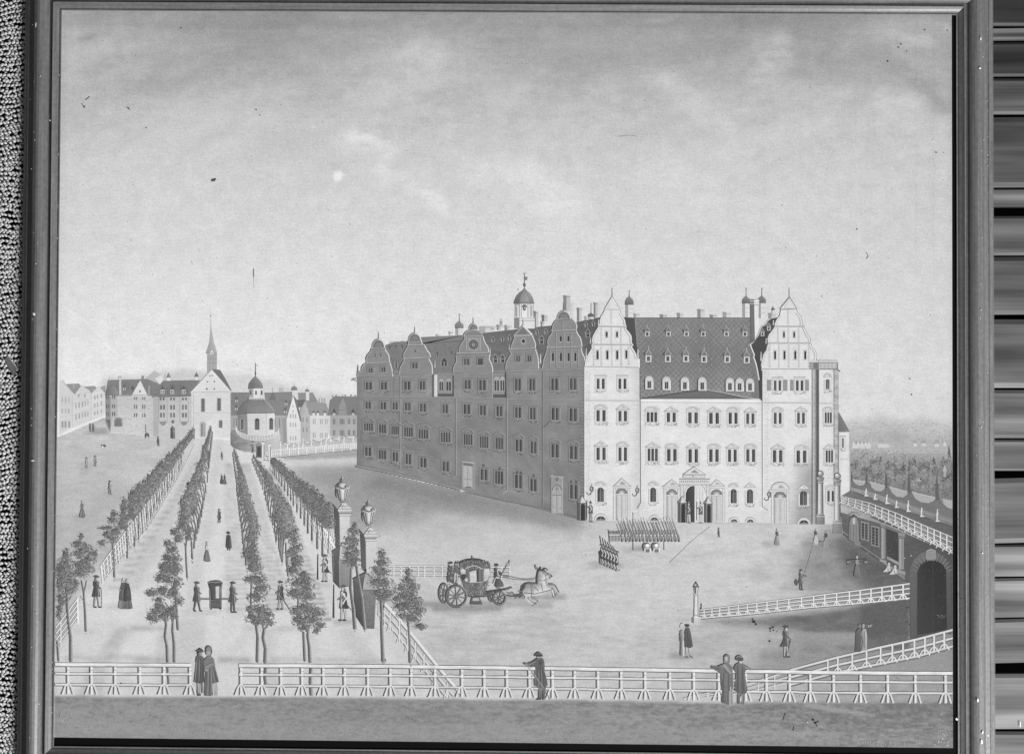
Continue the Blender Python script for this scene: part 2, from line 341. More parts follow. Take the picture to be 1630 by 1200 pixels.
# foreground bank
EDGE = [(86, 1107), (200, 1110), (330, 1109), (520, 1110), (700, 1113), (900, 1114), (1080, 1118), (1200, 1118), (1400, 1117), (1522, 1116)]
bank = EDGE+[(1522, 1198), (86, 1198)]
S(bank, 120, 1.2, 1.0)
GB = 5*vnoise(GXX, GYY, 90, 18, 31)+15*vnoise(GXX, GYY, 20, 6, 32, 4)+24*vnoise(GXX, GYY, 7, 3, 36, 2)+14*vnoise(GXX, GYY, 30, 2.6, 33, 3)
mk = np.clip((GYY-np.interp(GXX, [e[0] for e in EDGE], [e[1] for e in EDGE]))/3, 0, 1)
G += mk*(GB + np.interp(GYY, [1110, 1125, 1150, 1175, 1195], [-6, 0, 2, 8, 10]) + np.interp(GXX, [90, 500, 1000, 1500], [6, 8, 2, -10]))
S([(420, 1130), (560, 1122), (760, 1130), (800, 1145), (640, 1152), (460, 1150)], 108, 9, .4, .3)
S([(1280, 1118), (1370, 1132), (1392, 1140), (1360, 1136), (1280, 1124)], 150, 1.5, .7)
S([(1060, 1163), (1180, 1162), (1300, 1164), (1390, 1170), (1300, 1168), (1150, 1167)], 146, 2, .6)
S([(88, 1150), (300, 1140), (340, 1160), (220, 1170), (90, 1176)], 136, 8, .4, .3)
for k in range(420):  # short grass touches
    x = random.uniform(92, 1510); y = random.uniform(1118, 1185); sline(G, [(x, y), (x+random.uniform(2, 10), y+J(3))], random.uniform(1, 2.4), random.choice((104, 138, 148, 112)), .8, .45)
for k in range(900):
    x = random.uniform(92, 1510); y = random.uniform(760, 1105); sline(G, [(x, y), (x+random.uniform(3, 16), y+J(2))], random.uniform(1, 2.6), random.choice((148, 186, 156, 190)), 1.0, .22)

# canvas edges (inside the rebate)
CL = lambda y: 101-(y-20)*13/1153
CR = lambda y: 1515+(y-27)*2/1163
CT = lambda x: 19+(x-101)*7/1414
CB = lambda x: 1173+(x-88)*17/1429
# age: darker rim, fine stretcher line, drag marks
def age(A):
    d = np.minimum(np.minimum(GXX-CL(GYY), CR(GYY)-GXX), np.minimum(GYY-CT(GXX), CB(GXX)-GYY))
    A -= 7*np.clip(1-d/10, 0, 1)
    for xx in (1458, 1486): A -= 4*np.exp(-((GXX-xx)/1.6)**2)*(GYY < 460)
    A += 4.0*RNG.standard_normal(A.shape)
    return A
T = np.interp(T, [120, 146, 174, 199, 215, 232], [142, 168, 199, 213, 225, 240]); G = np.interp(G, [90, 110, 125, 142, 160, 172, 190, 205], [94, 120, 146, 156, 182, 199, 214, 224])
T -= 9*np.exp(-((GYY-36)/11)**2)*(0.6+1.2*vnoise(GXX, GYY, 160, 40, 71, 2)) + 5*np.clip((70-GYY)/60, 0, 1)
T += 7*fade*vnoise(GXX-1.1*GYY, GYY+.5*GXX, 34, 14, 72, 3)
for pts, g, bl, a in (([(548, 212), (575, 207), (602, 213), (636, 236), (612, 244), (580, 230), (548, 232)], 226, 4, .7), ([(586, 262), (612, 268), (632, 300), (618, 308), (600, 288)], 222, 4, .5), ([(652, 288), (684, 296), (712, 322), (722, 352), (700, 340), (664, 306)], 228, 5, .7),
    ([(628, 302), (660, 304), (664, 314), (632, 312)], 226, 4, .6), ([(556, 164), (600, 112), (650, 86), (700, 88), (716, 104), (660, 110), (612, 138), (572, 168)], 192, 6, .6), ([(640, 40), (672, 36), (690, 84), (660, 84)], 182, 8, .5),
    ([(740, 262), (800, 258), (862, 268), (892, 288), (860, 302), (800, 292), (750, 294)], 222, 7, .6), ([(826, 310), (880, 304), (926, 300), (934, 338), (880, 346), (840, 336)], 226, 7, .55), ([(890, 350), (918, 372), (934, 392), (912, 380)], 228, 5, .6),
    ([(1028, 106), (1044, 104), (1048, 130), (1034, 138)], 190, 4, .6), ([(1232, 46), (1262, 50), (1266, 58), (1236, 84), (1228, 66)], 190, 4, .6), ([(1180, 92), (1210, 86), (1238, 104), (1256, 140), (1248, 172), (1236, 140), (1206, 106)], 190, 6, .5),
    ([(1088, 170), (1140, 160), (1176, 210), (1186, 262), (1160, 250), (1132, 200)], 210, 8, .5), ([(1060, 270), (1120, 272), (1176, 310), (1150, 316), (1100, 292)], 220, 8, .5), ([(1320, 130), (1322, 136), (1304, 130)], 200, 3, .5),
    ([(1456, 26), (1500, 30), (1498, 38), (1460, 36)], 186, 3, .6), ([(1500, 40), (1513, 36), (1513, 48), (1504, 48)], 196, 2, .6), ([(1440, 56), (1476, 60), (1492, 70), (1470, 70), (1444, 64)], 198, 3, .6)):
    soft(T, pts, g-2, bl*1.5, a*.85, .8)
for (x0, y0, x1, y1, g) in ((190, 46, 560, 52, 176), (150, 40, 560, 33, 146), (860, 40, 1060, 42, 142), (640, 55, 900, 56, 174), (1120, 58, 1200, 57, 178), (1060, 36, 1230, 37, 138)): sline(T, [(x0, y0), (x1, y1)], 2, g, 1.4, .5)
sline(T, [(205, 152), (214, 153), (224, 155)], 1.2, 206, .8, .7); sline(T, [(1314, 280), (1318, 258), (1330, 236)], 1, 182, .8, .6)
T = age(T); G = age(G)
HZ = [(80, 700), (165, 664), (290, 694), (372, 700), (430, 716), (566, 712), (576, 744), (930, 826), (1345, 800), (1360, 752), (1530, 752)]
gmask = GYY > np.interp(GXX, [e[0] for e in HZ], [e[1] for e in HZ])
inside = (GXX > CL(GYY)-3) & (GXX < CR(GYY)) & (GYY > CT(GXX)-3) & (GYY < CB(GXX))
def grid_part(name, A, mask, label):
    nx, ny = len(gx), len(gy)
    X = P(np.clip(GXX, CL(GYY)-3, CR(GYY)), np.clip(GYY, CT(GXX)-3, CB(GXX)), 0.0).reshape(-1, 3)
    q = mask[:-1, :-1] & (inside[:-1, :-1] | inside[1:, 1:] | inside[:-1, 1:] | inside[1:, :-1])
    j, i = np.nonzero(q); a = j*nx+i
    F = np.stack([a, a+nx, a+nx+1, a+1], 1)
    used = np.unique(F); mp = np.full(nx*ny, -1); mp[used] = np.arange(len(used)); F = mp[F]
    me = bpy.data.meshes.new(name); me.vertices.add(len(used)); me.vertices.foreach_set('co', X[used].astype(np.float32).ravel())
    me.loops.add(F.size); me.loops.foreach_set('vertex_index', F.astype(np.int32).ravel())
    me.polygons.add(len(F)); me.polygons.foreach_set('loop_start', np.arange(0, F.size, 4, dtype=np.int32))
    me.update(calc_edges=True)
    at = me.color_attributes.new('Col', 'FLOAT_COLOR', 'POINT'); c = np.ones((len(used), 4), np.float32)
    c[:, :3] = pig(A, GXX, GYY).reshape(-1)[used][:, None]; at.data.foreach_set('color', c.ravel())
    me.materials.append(PAINT)
    o = bpy.data.objects.new(name, me); sc.collection.objects.link(o); o.parent = painting
    return tag(o, label)
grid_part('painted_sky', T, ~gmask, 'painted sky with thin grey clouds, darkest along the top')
grid_part('painted_ground', G, gmask, 'painted ground: gravel avenue, palace court and dark grassy bank')

# ---------------------------------------------------------------- frame
def wood(name, base, rough=0.35, spec=0.5, sx=3, sz=3, amp=0.25):
    m, n, l, b = nmat(name)
    tc = N(n, 'ShaderNodeTexCoord'); mp = N(n, 'ShaderNodeMapping'); mp.inputs['Scale'].default_value = (sx, 40, sz)
    n1 = N(n, 'ShaderNodeTexNoise'); n1.inputs['Scale'].default_value = 4; n1.inputs['Detail'].default_value = 6
    n2 = N(n, 'ShaderNodeTexNoise'); n2.inputs['Scale'].default_value = 160; n2.inputs['Detail'].default_value = 3
    l.new(tc.outputs['Object'], mp.inputs[0]); l.new(mp.outputs[0], n1.inputs['Vector']); l.new(tc.outputs['Object'], n2.inputs['Vector'])
    r = N(n, 'ShaderNodeMapRange'); r.inputs[1].default_value = .25; r.inputs[2].default_value = .75; r.inputs[3].default_value = base*(1-amp); r.inputs[4].default_value = base*(1+amp)
    l.new(n1.outputs[0], r.inputs[0])
    r2 = N(n, 'ShaderNodeMapRange'); r2.inputs[1].default_value = .3; r2.inputs[2].default_value = .7; r2.inputs[3].default_value = .86; r2.inputs[4].default_value = 1.14
    l.new(n2.outputs[0], r2.inputs[0])
    mu = N(n, 'ShaderNodeMath', operation='MULTIPLY'); l.new(r.outputs[0], mu.inputs[0]); l.new(r2.outputs[0], mu.inputs[1])
    l.new(mu.outputs[0], b.inputs['Base Color']); b.inputs['Roughness'].default_value = rough; b.inputs['Specular IOR Level'].default_value = spec
    bp = N(n, 'ShaderNodeBump'); bp.inputs['Strength'].default_value = .12; bp.inputs['Distance'].default_value = .001; l.new(n2.outputs[0], bp.inputs['Height']); l.new(bp.outputs[0], b.inputs['Normal'])
    return m
FR_V = wood('frame_wood_upright', 0.135, .38, .6, 60, 2.2); FR_H = wood('frame_wood_rail', 0.14, .33, .7, 2.2, 60)
# moulding profile: (distance outward from the sight edge in mm, height above canvas in mm)
PROF = [(0, -3), (0, 1.2), (.6, 1.8), (1.8, 1.8), (2.2, .9), (3.2, .7), (3.8, 2.6), (5.5, 4.2), (8, 6.2), (10.5, 8.6), (11.6, 10.4), (12.2, 10.6),
        (12.9, 7.6), (14.6, 6.6), (15, 7.6), (15.8, 7.7), (16.2, 6.6), (17.8, 6.6), (18.4, 9), (20, 12.5), (23, 15.6), (27, 18), (31, 19.4), (35, 19.2), (38.5, 17.4), (41, 13.8), (42.4, 9.5),
        (43, 7.2), (46.5, 6), (50, 5.6), (50.6, 6.6), (51.8, 6.6), (52.4, 5.2), (57, 2.5), (59.5, -2), (60, -16)]
# inner (sight) corners of the frame in the canvas plane; the canvas sits a little high and left in the rebate
IN = [np.array(P(x, y, 0.0))[[0, 2]] for x, y in ((98.5, 17.2), (1521.5, 24.5), (1524.5, 1202), (85.5, 1186.5))]
def rail(name, a, b, mat):
    """One mitred rail from corner a to corner b (indices into IN)."""
    n = 60; pts = []
    cen = sum(IN)/4; A, B = IN[a], IN[b]
    d = (B-A)/np.linalg.norm(B-A); out = np.array([-d[1], d[0]])
    if np.dot(out, (A+B)/2-cen) < 0: out = -out
    V = []; F = []; m = len(PROF)
    for i in range(n+1):
        for (u, h) in PROF:
            u_ = u/1000
            p0 = A-d*u_; p1 = B+d*u_
            q = p0+(p1-p0)*i/n+out*u_
            V.append((q[0], -h/1000, q[1]))
    for i in range(n):
        for k in range(m-1): F.append((i*m+k, i*m+k+1, (i+1)*m+k+1, (i+1)*m+k))
    me_v = np.array(V)
    # orient faces outward (towards -Y)
    f = F[5*1]; v = me_v[list(f)]; nn = np.cross(v[1]-v[0], v[2]-v[0])
    if nn[1] > 0: F = [t[::-1] for t in F]
    o = add_mesh(name, V, F, mat, painting)
    bv = o.modifiers.new('soft', 'BEVEL') if False else None
    return o
tag(rail('frame_rail', 0, 1, FR_H), 'top frame rail with its moulding brightly lit')
tag(rail('frame_rail', 1, 2, FR_V), 'dark upright of the frame beside the wooden boards')
tag(rail('frame_rail', 2, 3, FR_H), 'bottom frame rail, its inner edge in deep shade')
tag(rail('frame_rail', 3, 0, FR_V), 'worn upright of the frame beside the coarse cloth')
# dark rebate and backing behind the canvas
bk, _n, _l, _b = nmat('rebate_shade'); _b.inputs['Base Color'].default_value = (.006, .006, .006, 1); _b.inputs['Roughness'].default_value = .9; _b.inputs['Specular IOR Level'].default_value = 0
q = [P(x, y, -0.002) for x, y in ((60, -20), (1560, -20), (1560, 1240), (50, 1230))]
add_mesh('backing_board', q, [(0, 3, 2, 1)], bk, painting)
# ================================================================ painted subjects
# ---------------------------------------------------------------- far town, left
def win_t(m, xs, ys, w, h, g, l=3, slope=0.0, pair=False):
    for x in xs:
        for y in ys:
            yy = y+slope*(x-xs[0])
            if pair:
                m.rect(x-w/2, yy-h/2, x-w*.12, yy+h/2, g+J(8), l); m.rect(x+w*.12, yy-h/2, x+w/2, yy+h/2, g+J(8), l)
            else: m.rect(x-w/2, yy-h/2, x+w/2, yy+h/2, g+J(8), l)
def dashes(m, x0, x1, y0, y1, n, g, l=2, slope=0.0, L=(8, 30), w=.6):
    """short horizontal masonry touches"""
    for _ in range(n):
        x = random.uniform(x0, x1); y = random.uniform(y0, y1); q = min(random.uniform(*L), x1-x)
        if q > 2: m.line([(x, y+slope*(x-x0)), (x+q, y+slope*(x+q-x0))], w, g+J(6), l)
m = M('town_house', 0, painting, 'row of pale gabled houses running back at the far left').v('T1')
for pts, g in (([(205, 165), (205, 655), (322, 590), (322, 270), (340, 280), (230, 150)], 196), ([(322, 290), (322, 590), (495, 520), (495, 270), (480, 240), (405, 195), (345, 275)], 200),
               ([(495, 272), (495, 520), (625, 465), (625, 265), (600, 235), (565, 205), (520, 240)], 204)):
    m.poly(pts, g, 1)
m.poly([(262, 182), (385, 178), (400, 200), (345, 275), (330, 262)], 142, 0).poly([(425, 205), (530, 200), (545, 218), (495, 272), (470, 240)], 146, 0).poly([(580, 212), (628, 195), (628, 262), (612, 262)], 146, 0)
m.line([(230, 150), (340, 280)], 1, 160, 2).line([(345, 275), (405, 195), (480, 240), (495, 270)], .8, 168, 2).line([(500, 270), (565, 205), (622, 265)], .8, 168, 2)
win_t(m, [228, 258, 288], [330, 430], 14, 44, 158, pair=True); win_t(m, [230, 258, 292], [555], 18, 60, 156)
win_t(m, [355, 385, 415, 440, 465], [385, 488], 13, 48, 162, slope=-.28); win_t(m, [380, 438], [290], 12, 30, 160); win_t(m, [530, 555, 590], [308, 378, 452], 13, 36, 164, slope=-.3)
for y0, y1 in ((372, 335), (480, 430), (300, 290)): m.line([(208, y0), (330, y0-12), (620, y1-60)], .6, 178, 2)
m.line([(206, 640), (320, 590), (620, 470)], 1.2, 214, 2).line([(322, 280), (322, 590)], .7, 172, 2).line([(495, 270), (495, 518)], .7, 176, 2)
m.rect(325, 178, 340, 222, 160, 2).rect(355, 184, 365, 215, 150, 2).rect(595, 200, 606, 225, 160, 2); m.build()
m = M('town_house', 0, painting, 'long town house with a domed corner tower and one pale gable').v('T1')
m.poly([(650, 145), (1085, 133), (1135, 185), (1065, 292), (740, 298), (625, 275)], 128, 0)
m.poly([(738, 292), (1072, 292), (1072, 662), (870, 645), (678, 632), (670, 610)], [182, 186, 188, 200, 202, 190], 1)
m.poly([(628, 292), (676, 296), (676, 620), (662, 612), (630, 540)], 142, 2).poly([(676, 296), (740, 292), (740, 480), (700, 500), (676, 600)], 168, 2)
m.poly([(622, 290), (630, 255), (655, 215), (683, 195), (690, 178), (697, 195), (725, 215), (742, 250), (745, 288)], [118, 110, 112, 116, 120, 130, 140, 142, 138], 2)
m.poly([(870, 292), (925, 190), (952, 148), (975, 200), (1022, 292)], [206, 212, 216, 212, 208], 2).line([(868, 292), (925, 188), (952, 146), (977, 200), (1024, 292)], .8, 150, 3)
m.rect(755, 128, 775, 282, 192, 3).rect(748, 280, 1020, 286, 150, 3).rect(1022, 195, 1040, 290, 150, 3).rect(865, 205, 895, 235, 100, 3).rect(962, 105, 985, 136, 140, 3).rect(745, 108, 778, 130, 178, 3)
m.poly([(785, 215), (800, 175), (820, 212)], 105, 3).rect(792, 212, 814, 240, 196, 3).rect(798, 216, 808, 236, 90, 4)
m.ell(948, 250, 8, 12, 120, 4)
win_t(m, [907, 983], [315], 30, 26, 128, 3, pair=True); win_t(m, [907, 983], [392, 470], 32, 38, 116, 3, pair=True)
win_t(m, [648, 703], [302, 388, 458], 30, 34, 110, 4, pair=True)
m.poly([(708, 575), (708, 515), (722, 492), (760, 488), (785, 500), (787, 575)], 138, 3).poly([(718, 575), (718, 525), (735, 505), (772, 505), (775, 575)], 122, 4)
m.poly([(630, 512), (672, 512), (668, 590), (655, 575), (650, 545)], 108, 4)
dashes(m, 745, 1068, 310, 650, 150, 170, 3); dashes(m, 745, 1068, 340, 620, 60, 204, 3); m.line([(676, 632), (870, 645), (1072, 664)], .8, 216, 3)
for x in (688, 662): m.line([(x, 178), (x, 120)], .5, 140, 2)
for k in range(60):
    x = random.uniform(660, 1060); m.line([(x, random.uniform(150, 220)), (x+J(6), random.uniform(230, 285))], .5, 118+J(10), 1)
m.build()
m = M('town_house', 0, painting, 'steep roofed town house with three white dormers and two oriels').v('T1')
m.poly([(1002, 128), (1085, 58), (1140, 98), (1128, 180)], 176, 0).poly([(1128, 180), (1142, 98), (1168, 158), (1140, 180)], 212, 0).poly([(1085, 133), (1142, 98), (1128, 182), (1104, 150)], 206, 0)
m.poly([(1160, 150), (1505, 146), (1440, 240), (1418, 294), (1058, 304)], 126, 1).poly([(1072, 300), (1418, 290), (1440, 690), (1262, 688), (1072, 664)], [170, 184, 192, 190, 186], 2)
m.rect(1072, 300, 1120, 664, 168, 3)
for x in (1157, 1247, 1352):
    m.poly([(x-24, 240), (x+2, 192), (x+24, 240)], 98, 3).rect(x-17, 234, x+17, 272, 208, 4).rect(x-11, 240, x-2, 268, 90, 5).rect(x+3, 240, x+12, 268, 90, 5)
win_t(m, [1153, 1250, 1360], [320], 46, 24, 110, 4, pair=True); win_t(m, [1157, 1250, 1360], [396, 470], 44, 42, 112, 4, pair=True)
for x0, x1 in ((1122, 1200), (1318, 1395)):
    m.line([(x0, 310), (x0, 530)], .7, 142, 4).line([(x1, 310), (x1, 530)], .7, 150, 4); m.poly([(x0, 528), (x1, 528), ((x0+x1)/2+14, 566), ((x0+x1)/2-14, 566)], 140, 4)
m.poly([(1228, 684), (1228, 590), (1250, 566), (1272, 590), (1275, 690)], 128, 4).poly([(1234, 684), (1234, 595), (1250, 578), (1256, 684)], 90, 5).rect(1240, 515, 1265, 545, 120, 4)
m.line([(1060, 304), (1418, 292)], 1, 100, 3); dashes(m, 1122, 1410, 340, 660, 90, 172, 4)
for k in range(60):
    x = random.uniform(1130, 1420); m.line([(x, random.uniform(160, 220)), (x+J(8), random.uniform(230, 285))], .5, 112+J(10), 2)
for x, y, c in ((1213, 118, 130), (1472, 112, 120)):
    m.rect(x-14, y, x+14, y+34, 214, 2).poly([(x-22, y+4), (x-12, y-20), (x, y-42), (x+12, y-20), (x+22, y+4)], c, 3)
m.rect(1176, 90, 1186, 150, 170, 1); m.build()
# ---------------------------------------------------------------- church
ch = M('church', 1, painting, 'pale gabled church front with a slender needle spire').v('T2')
ch.poly([(20, 682), (300, 682), (304, 1002), (130, 1012), (20, 1002)], [206, 206, 204, 214, 206], 1).poly([(10, 690), (165, 524), (304, 682)], [208, 214, 206], 1)
ch.poly([(165, 522), (225, 528), (262, 590), (306, 672), (296, 676)], [112, 118, 124, 128, 116], 2)
ch.line([(10, 690), (165, 524), (302, 678)], 1.1, 160, 3).line([(18, 690), (166, 536), (290, 678)], 1.0, 226, 3).line([(14, 686), (302, 682)], 1, 172, 3).line([(40, 830), (298, 830)], .8, 178, 3)
ch.line([(36, 700), (36, 990)], 1, 180, 3).line([(298, 690), (302, 995)], 1.1, 150, 3)
for x, y, r in ((152, 568, 5), (168, 568, 5), (135, 612, 5), (183, 610, 6), (130, 662, 7), (183, 662, 6)): ch.ell(x, y, r, r*1.1, 116, 3, 8)
dashes(ch, 40, 290, 700, 980, 120, 190, 2, L=(5, 20)); dashes(ch, 40, 290, 700, 980, 60, 220, 2, L=(5, 20))
def cw(m, x0, x1, y0, y1, parent, arch=False, g=96, fr=176, n=5):
    w = M('window', m.layer, parent).v(k_)
    d = (x1-x0)
    w.rect(x0-5, y0-5, x1+5, y1+6, fr, 6)
    if arch: w.ell((x0+x1)/2, y0, d/2+5, d/2+3, fr, 6, 10, a0=0, a1=180).ell((x0+x1)/2, y0, d/2, d/2, g, 7, 10, a0=0, a1=180)
    w.rect(x0, y0, x1, y1, g, 7)
    for i in range(1, n): w.line([(x0, y0+(y1-y0)*i/n), (x1, y0+(y1-y0)*i/n)], .45, 150, 8)
    w.line([((x0+x1)/2, y0), ((x0+x1)/2, y1)], .5, 150, 8); w.build()
co = ch.build(); k_ = 'T2'
cw(ch, 92, 114, 732, 820, co); cw(ch, 205, 228, 730, 814, co); cw(ch, 218, 238, 886, 934, co, n=4)
d = M('door', 1, co).v('T2'); d.poly([(80, 1002), (80, 905), (88, 893), (112, 893), (124, 905), (124, 1002)], 176, 6).poly([(90, 996), (90, 912), (100, 900), (112, 904), (114, 996)], 128, 7).line([(104, 900), (104, 996)], 1, 196, 8).build()
st = M('steeple', 0, co).v('T2')
st.rect(132, 412, 200, 552, 168, 1); st.poly([(122, 412), (135, 370), (147, 330), (155, 240), (158, 150), (165, 240), (180, 330), (195, 375), (204, 412)], [150, 152, 156, 166, 182, 184, 176, 172, 170], 2)
for x in (138, 148, 158, 168, 178, 188, 197): st.line([(x, 425), (x, 545)], .6, 136+J(8), 3)
for y in (425, 450, 480): st.line([(132, y), (202, y)], .6, 140, 3)
st.poly([(150, 418), (165, 386), (182, 418)], 226, 3).ell(166, 408, 4, 5, 110, 4); st.line([(155, 150), (154, 70)], (1.1, .5), 200, 2).ell(157, 146, 5, 7, 150, 3).line([(126, 410), (202, 414)], .8, 130, 4).build()
# ---------------------------------------------------------------- roofs and houses between church and palace
m = M('town_house', 0, painting, 'dark roofed houses behind the round chapel').v('T2')
m.rect(302, 686, 430, 850, 130, 0).rect(302, 850, 360, 1000, 160, 0).rect(360, 850, 740, 900, 150, -1).poly([(536, 688), (740, 682), (700, 860), (560, 860)], 134, 0).rect(600, 850, 700, 1045, 164, 0)
for x, y in ((340, 738), (338, 795), (690, 760), (685, 815)): m.poly([(x-14, y+6), (x, y-24), (x+14, y+6)], 100, 2).rect(x-9, y, x+9, y+16, 200, 3).rect(x-4, y+2, x+4, y+14, 96, 4)
m.poly([(570, 740), (585, 705), (597, 685), (608, 705), (622, 740)], 118, 2).line([(596, 690), (595, 650)], .6, 140, 2).line([(600, 856), (668, 852)], 1, 180, 3)
for x in (612, 645, 322, 340): m.line([(x, 870), (x, 935)], 1.2, 120, 3)
for k in range(90):
    x = random.choice((random.uniform(305, 420), random.uniform(560, 720))); y = random.uniform(695, 800); m.line([(x, y), (x+8, y+30)], .5, 120+J(12), 1)
m.poly([(775, 690), (880, 688), (918, 755), (780, 756)], 140, 0).rect(640, 654, 672, 682, 178, 0)
for x, y, r in ((748, 672, 24), (840, 682, 16)):
    m.rect(x-r*.6, y, x+r*.9, y+62, 206, 2).poly([(x-r, y), (x-r*.8, y-r*.8), (x, y-r*1.3), (x+r*.8, y-r*.8), (x+r, y)], 132, 3).line([(x, y-r*1.3), (x, y-r*2)], .5, 120, 2)
m.build()
m = M('town_house', 0, painting, 'tall white house with a sharply pointed gable').v('T2')
m.poly([(693, 880), (740, 710), (792, 885), (795, 1050), (700, 1055)], [214, 226, 214, 206, 210], 4).poly([(740, 706), (765, 735), (802, 890), (790, 892)], 122, 5).poly([(666, 870), (693, 868), (693, 1048), (670, 1040)], 150, 4)
m.line([(690, 884), (740, 708)], .9, 140, 6); win_t(m, [722, 740, 758], [855, 915, 1010], 9, 30, 168, 6); win_t(m, [740], [785, 820], 8, 20, 170, 6); m.build()
m = M('town_house', 0, painting, 'scroll gabled house beside the pointed white gable').v('T2')
m.poly([(780, 850), (790, 800), (805, 780), (820, 750), (838, 780), (850, 805), (858, 850), (860, 1040), (796, 1045)], [165, 165, 165, 178, 178, 178, 172, 184, 176], 4)
m.line([(785, 845), (792, 805), (806, 785), (820, 752), (836, 785), (850, 808), (856, 845)], .8, 135, 5).line([(790, 822), (855, 822)], .6, 150, 5); win_t(m, [812, 838], [880, 950], 9, 34, 142, 5); m.poly([(758, 740), (830, 738), (800, 792), (775, 792)], 112, 2).build()
m = M('town_house', 0, painting, 'low pale house with a row of white dormers by the bridge').v('T2')
m.poly([(828, 748), (975, 764), (1003, 850), (862, 852)], 148, 3).poly([(860, 850), (1003, 850), (1003, 960), (960, 1040), (860, 1045)], [206, 200, 196, 206, 210], 4)
for x in (885, 915, 965): m.poly([(x-14, 835), (x, 812), (x+14, 835)], 110, 5).rect(x-8, 832, x+8, 852, 214, 6)
win_t(m, [890, 940, 975], [892, 990], 20, 36, 166, 6, pair=True)
for x in (925, 945, 962): m.rect(x-5, 728, x+5, 760, 160, 2)
m.build()
m = M('town_house', 0, painting, 'shaded house with stepped dormer next to the palace corner').v('T2')
m.poly([(1000, 742), (1035, 714), (1200, 716), (1200, 852), (985, 852)], 128, 3).poly([(1000, 848), (1200, 848), (1200, 1008), (1000, 1012)], [158, 166, 168, 172], 4)
m.poly([(1062, 850), (1066, 780), (1080, 750), (1092, 722), (1104, 750), (1116, 785), (1118, 850)], 146, 5).line([(1064, 810), (1116, 810)], .7, 118, 6).line([(1092, 725), (1092, 700)], .7, 130, 4)
for x in (1030, 1165): m.poly([(x-18, 838), (x, 796), (x+18, 838)], 96, 5).rect(x-10, 832, x+10, 850, 178, 6)
win_t(m, [1030, 1078, 1095, 1135, 1172], [892, 972], 16, 38, 118, 6, pair=True)
for x in (1020, 1045, 1110, 1150, 1180): m.rect(x-6, 704+J(4), x+6, 724, 150, 2)
m.build()
# ---------------------------------------------------------------- round chapel on its drum
k_ = 'T2'
ro = M('chapel', 2, painting, 'octagonal domed chapel on a round railed terrace').v('T2')
ro.poly([(297, 975), (310, 955), (640, 965), (652, 1000), (640, 1060), (560, 1105), (480, 1112), (400, 1106), (330, 1085), (300, 1060)], [120, 140, 196, 196, 190, 178, 170, 150, 128, 116], 0)
for k in range(60):
    x = random.uniform(302, 450); y = random.uniform(985, 1085); ro.line([(x, y), (x+random.uniform(8, 24), y+6)], .8, random.choice((112, 150)), 1)
ro.poly([(350, 836), (416, 830), (420, 984), (352, 958)], [126, 136, 142, 132], 2).poly([(415, 830), (554, 830), (557, 992), (419, 986)], [196, 204, 206, 202], 2).poly([(553, 830), (610, 828), (609, 976), (556, 991)], [214, 218, 214, 212], 2)
ro.line([(415, 832), (419, 985)], .8, 160, 3).line([(553, 832), (556, 990)], .8, 170, 3); dashes(ro, 424, 548, 845, 980, 60, 188, 3, L=(5, 18)); ro.line([(350, 968), (420, 995), (556, 1000), (612, 985)], 1, 150, 3)
oo = ro.build()
for x0, x1, y0, y1 in ((370, 390, 884, 948), (472, 500, 884, 948), (574, 597, 880, 946)): cw(ro, x0, x1, y0, y1, oo, True, 84, 168, 4)
dm = M('dome', 2, oo).v('T2')
dm.poly([(345, 838), (358, 800), (385, 765), (430, 735), (440, 732), (418, 790), (412, 832)], [120, 112, 112, 124, 130, 130, 122], 4).poly([(412, 832), (418, 790), (440, 732), (530, 732), (548, 780), (556, 830)], [130, 136, 140, 144, 148, 146], 4)
dm.poly([(556, 830), (548, 780), (530, 732), (560, 752), (595, 790), (618, 830)], [150, 152, 150, 148, 150, 154], 4)
for i in range(26):
    a = 350+i*10.4; dm.line([(a, 830), (430+(a-350)*.38, 740)], .5, 112+J(8), 5)
dm.line([(345, 838), (412, 834), (556, 832), (619, 830)], 1, 96, 6).line([(428, 735), (532, 735)], .9, 190, 6).build()
ln = M('lantern', 2, oo).v('T2'); ln.rect(430, 658, 460, 722, 158, 5).rect(460, 658, 506, 724, 216, 5).rect(506, 658, 530, 722, 204, 5)
for x in (440, 478, 518): ln.ell(x, 682, 6, 10, 104, 6).rect(x-6, 682, x+6, 704, 104, 6)
ln.poly([(422, 662), (428, 625), (450, 595), (475, 572), (500, 595), (522, 625), (529, 656)], [112, 108, 120, 138, 140, 142, 136], 7).line([(475, 578), (452, 658)], .5, 108, 8).line([(475, 578), (496, 658)], .5, 112, 8)
ln.line([(475, 575), (475, 478)], (1.4, .7), 112, 6).ell(475, 552, 6, 7, 90, 7).line([(475, 492), (490, 500)], .8, 120, 7).build()
rl = M('terrace_railing', 2, oo).v('T2'); cv = [(335, 938), (345, 965), (370, 985), (400, 998), (440, 1006), (480, 1010), (520, 1010), (560, 1004), (600, 992), (635, 970), (640, 952)]
for dy in (-14, 0, 14): rl.line([(x, y+dy*(.7 if i < 2 else 1)) for i, (x, y) in enumerate(cv)], .8, 226, 6)
for i in range(len(cv)-1):
    for t in (0, .5):
        x = cv[i][0]+(cv[i+1][0]-cv[i][0])*t; y = cv[i][1]+(cv[i+1][1]-cv[i][1])*t; rl.line([(x, y-17), (x, y+16)], .8, 224, 7)
rl.build()
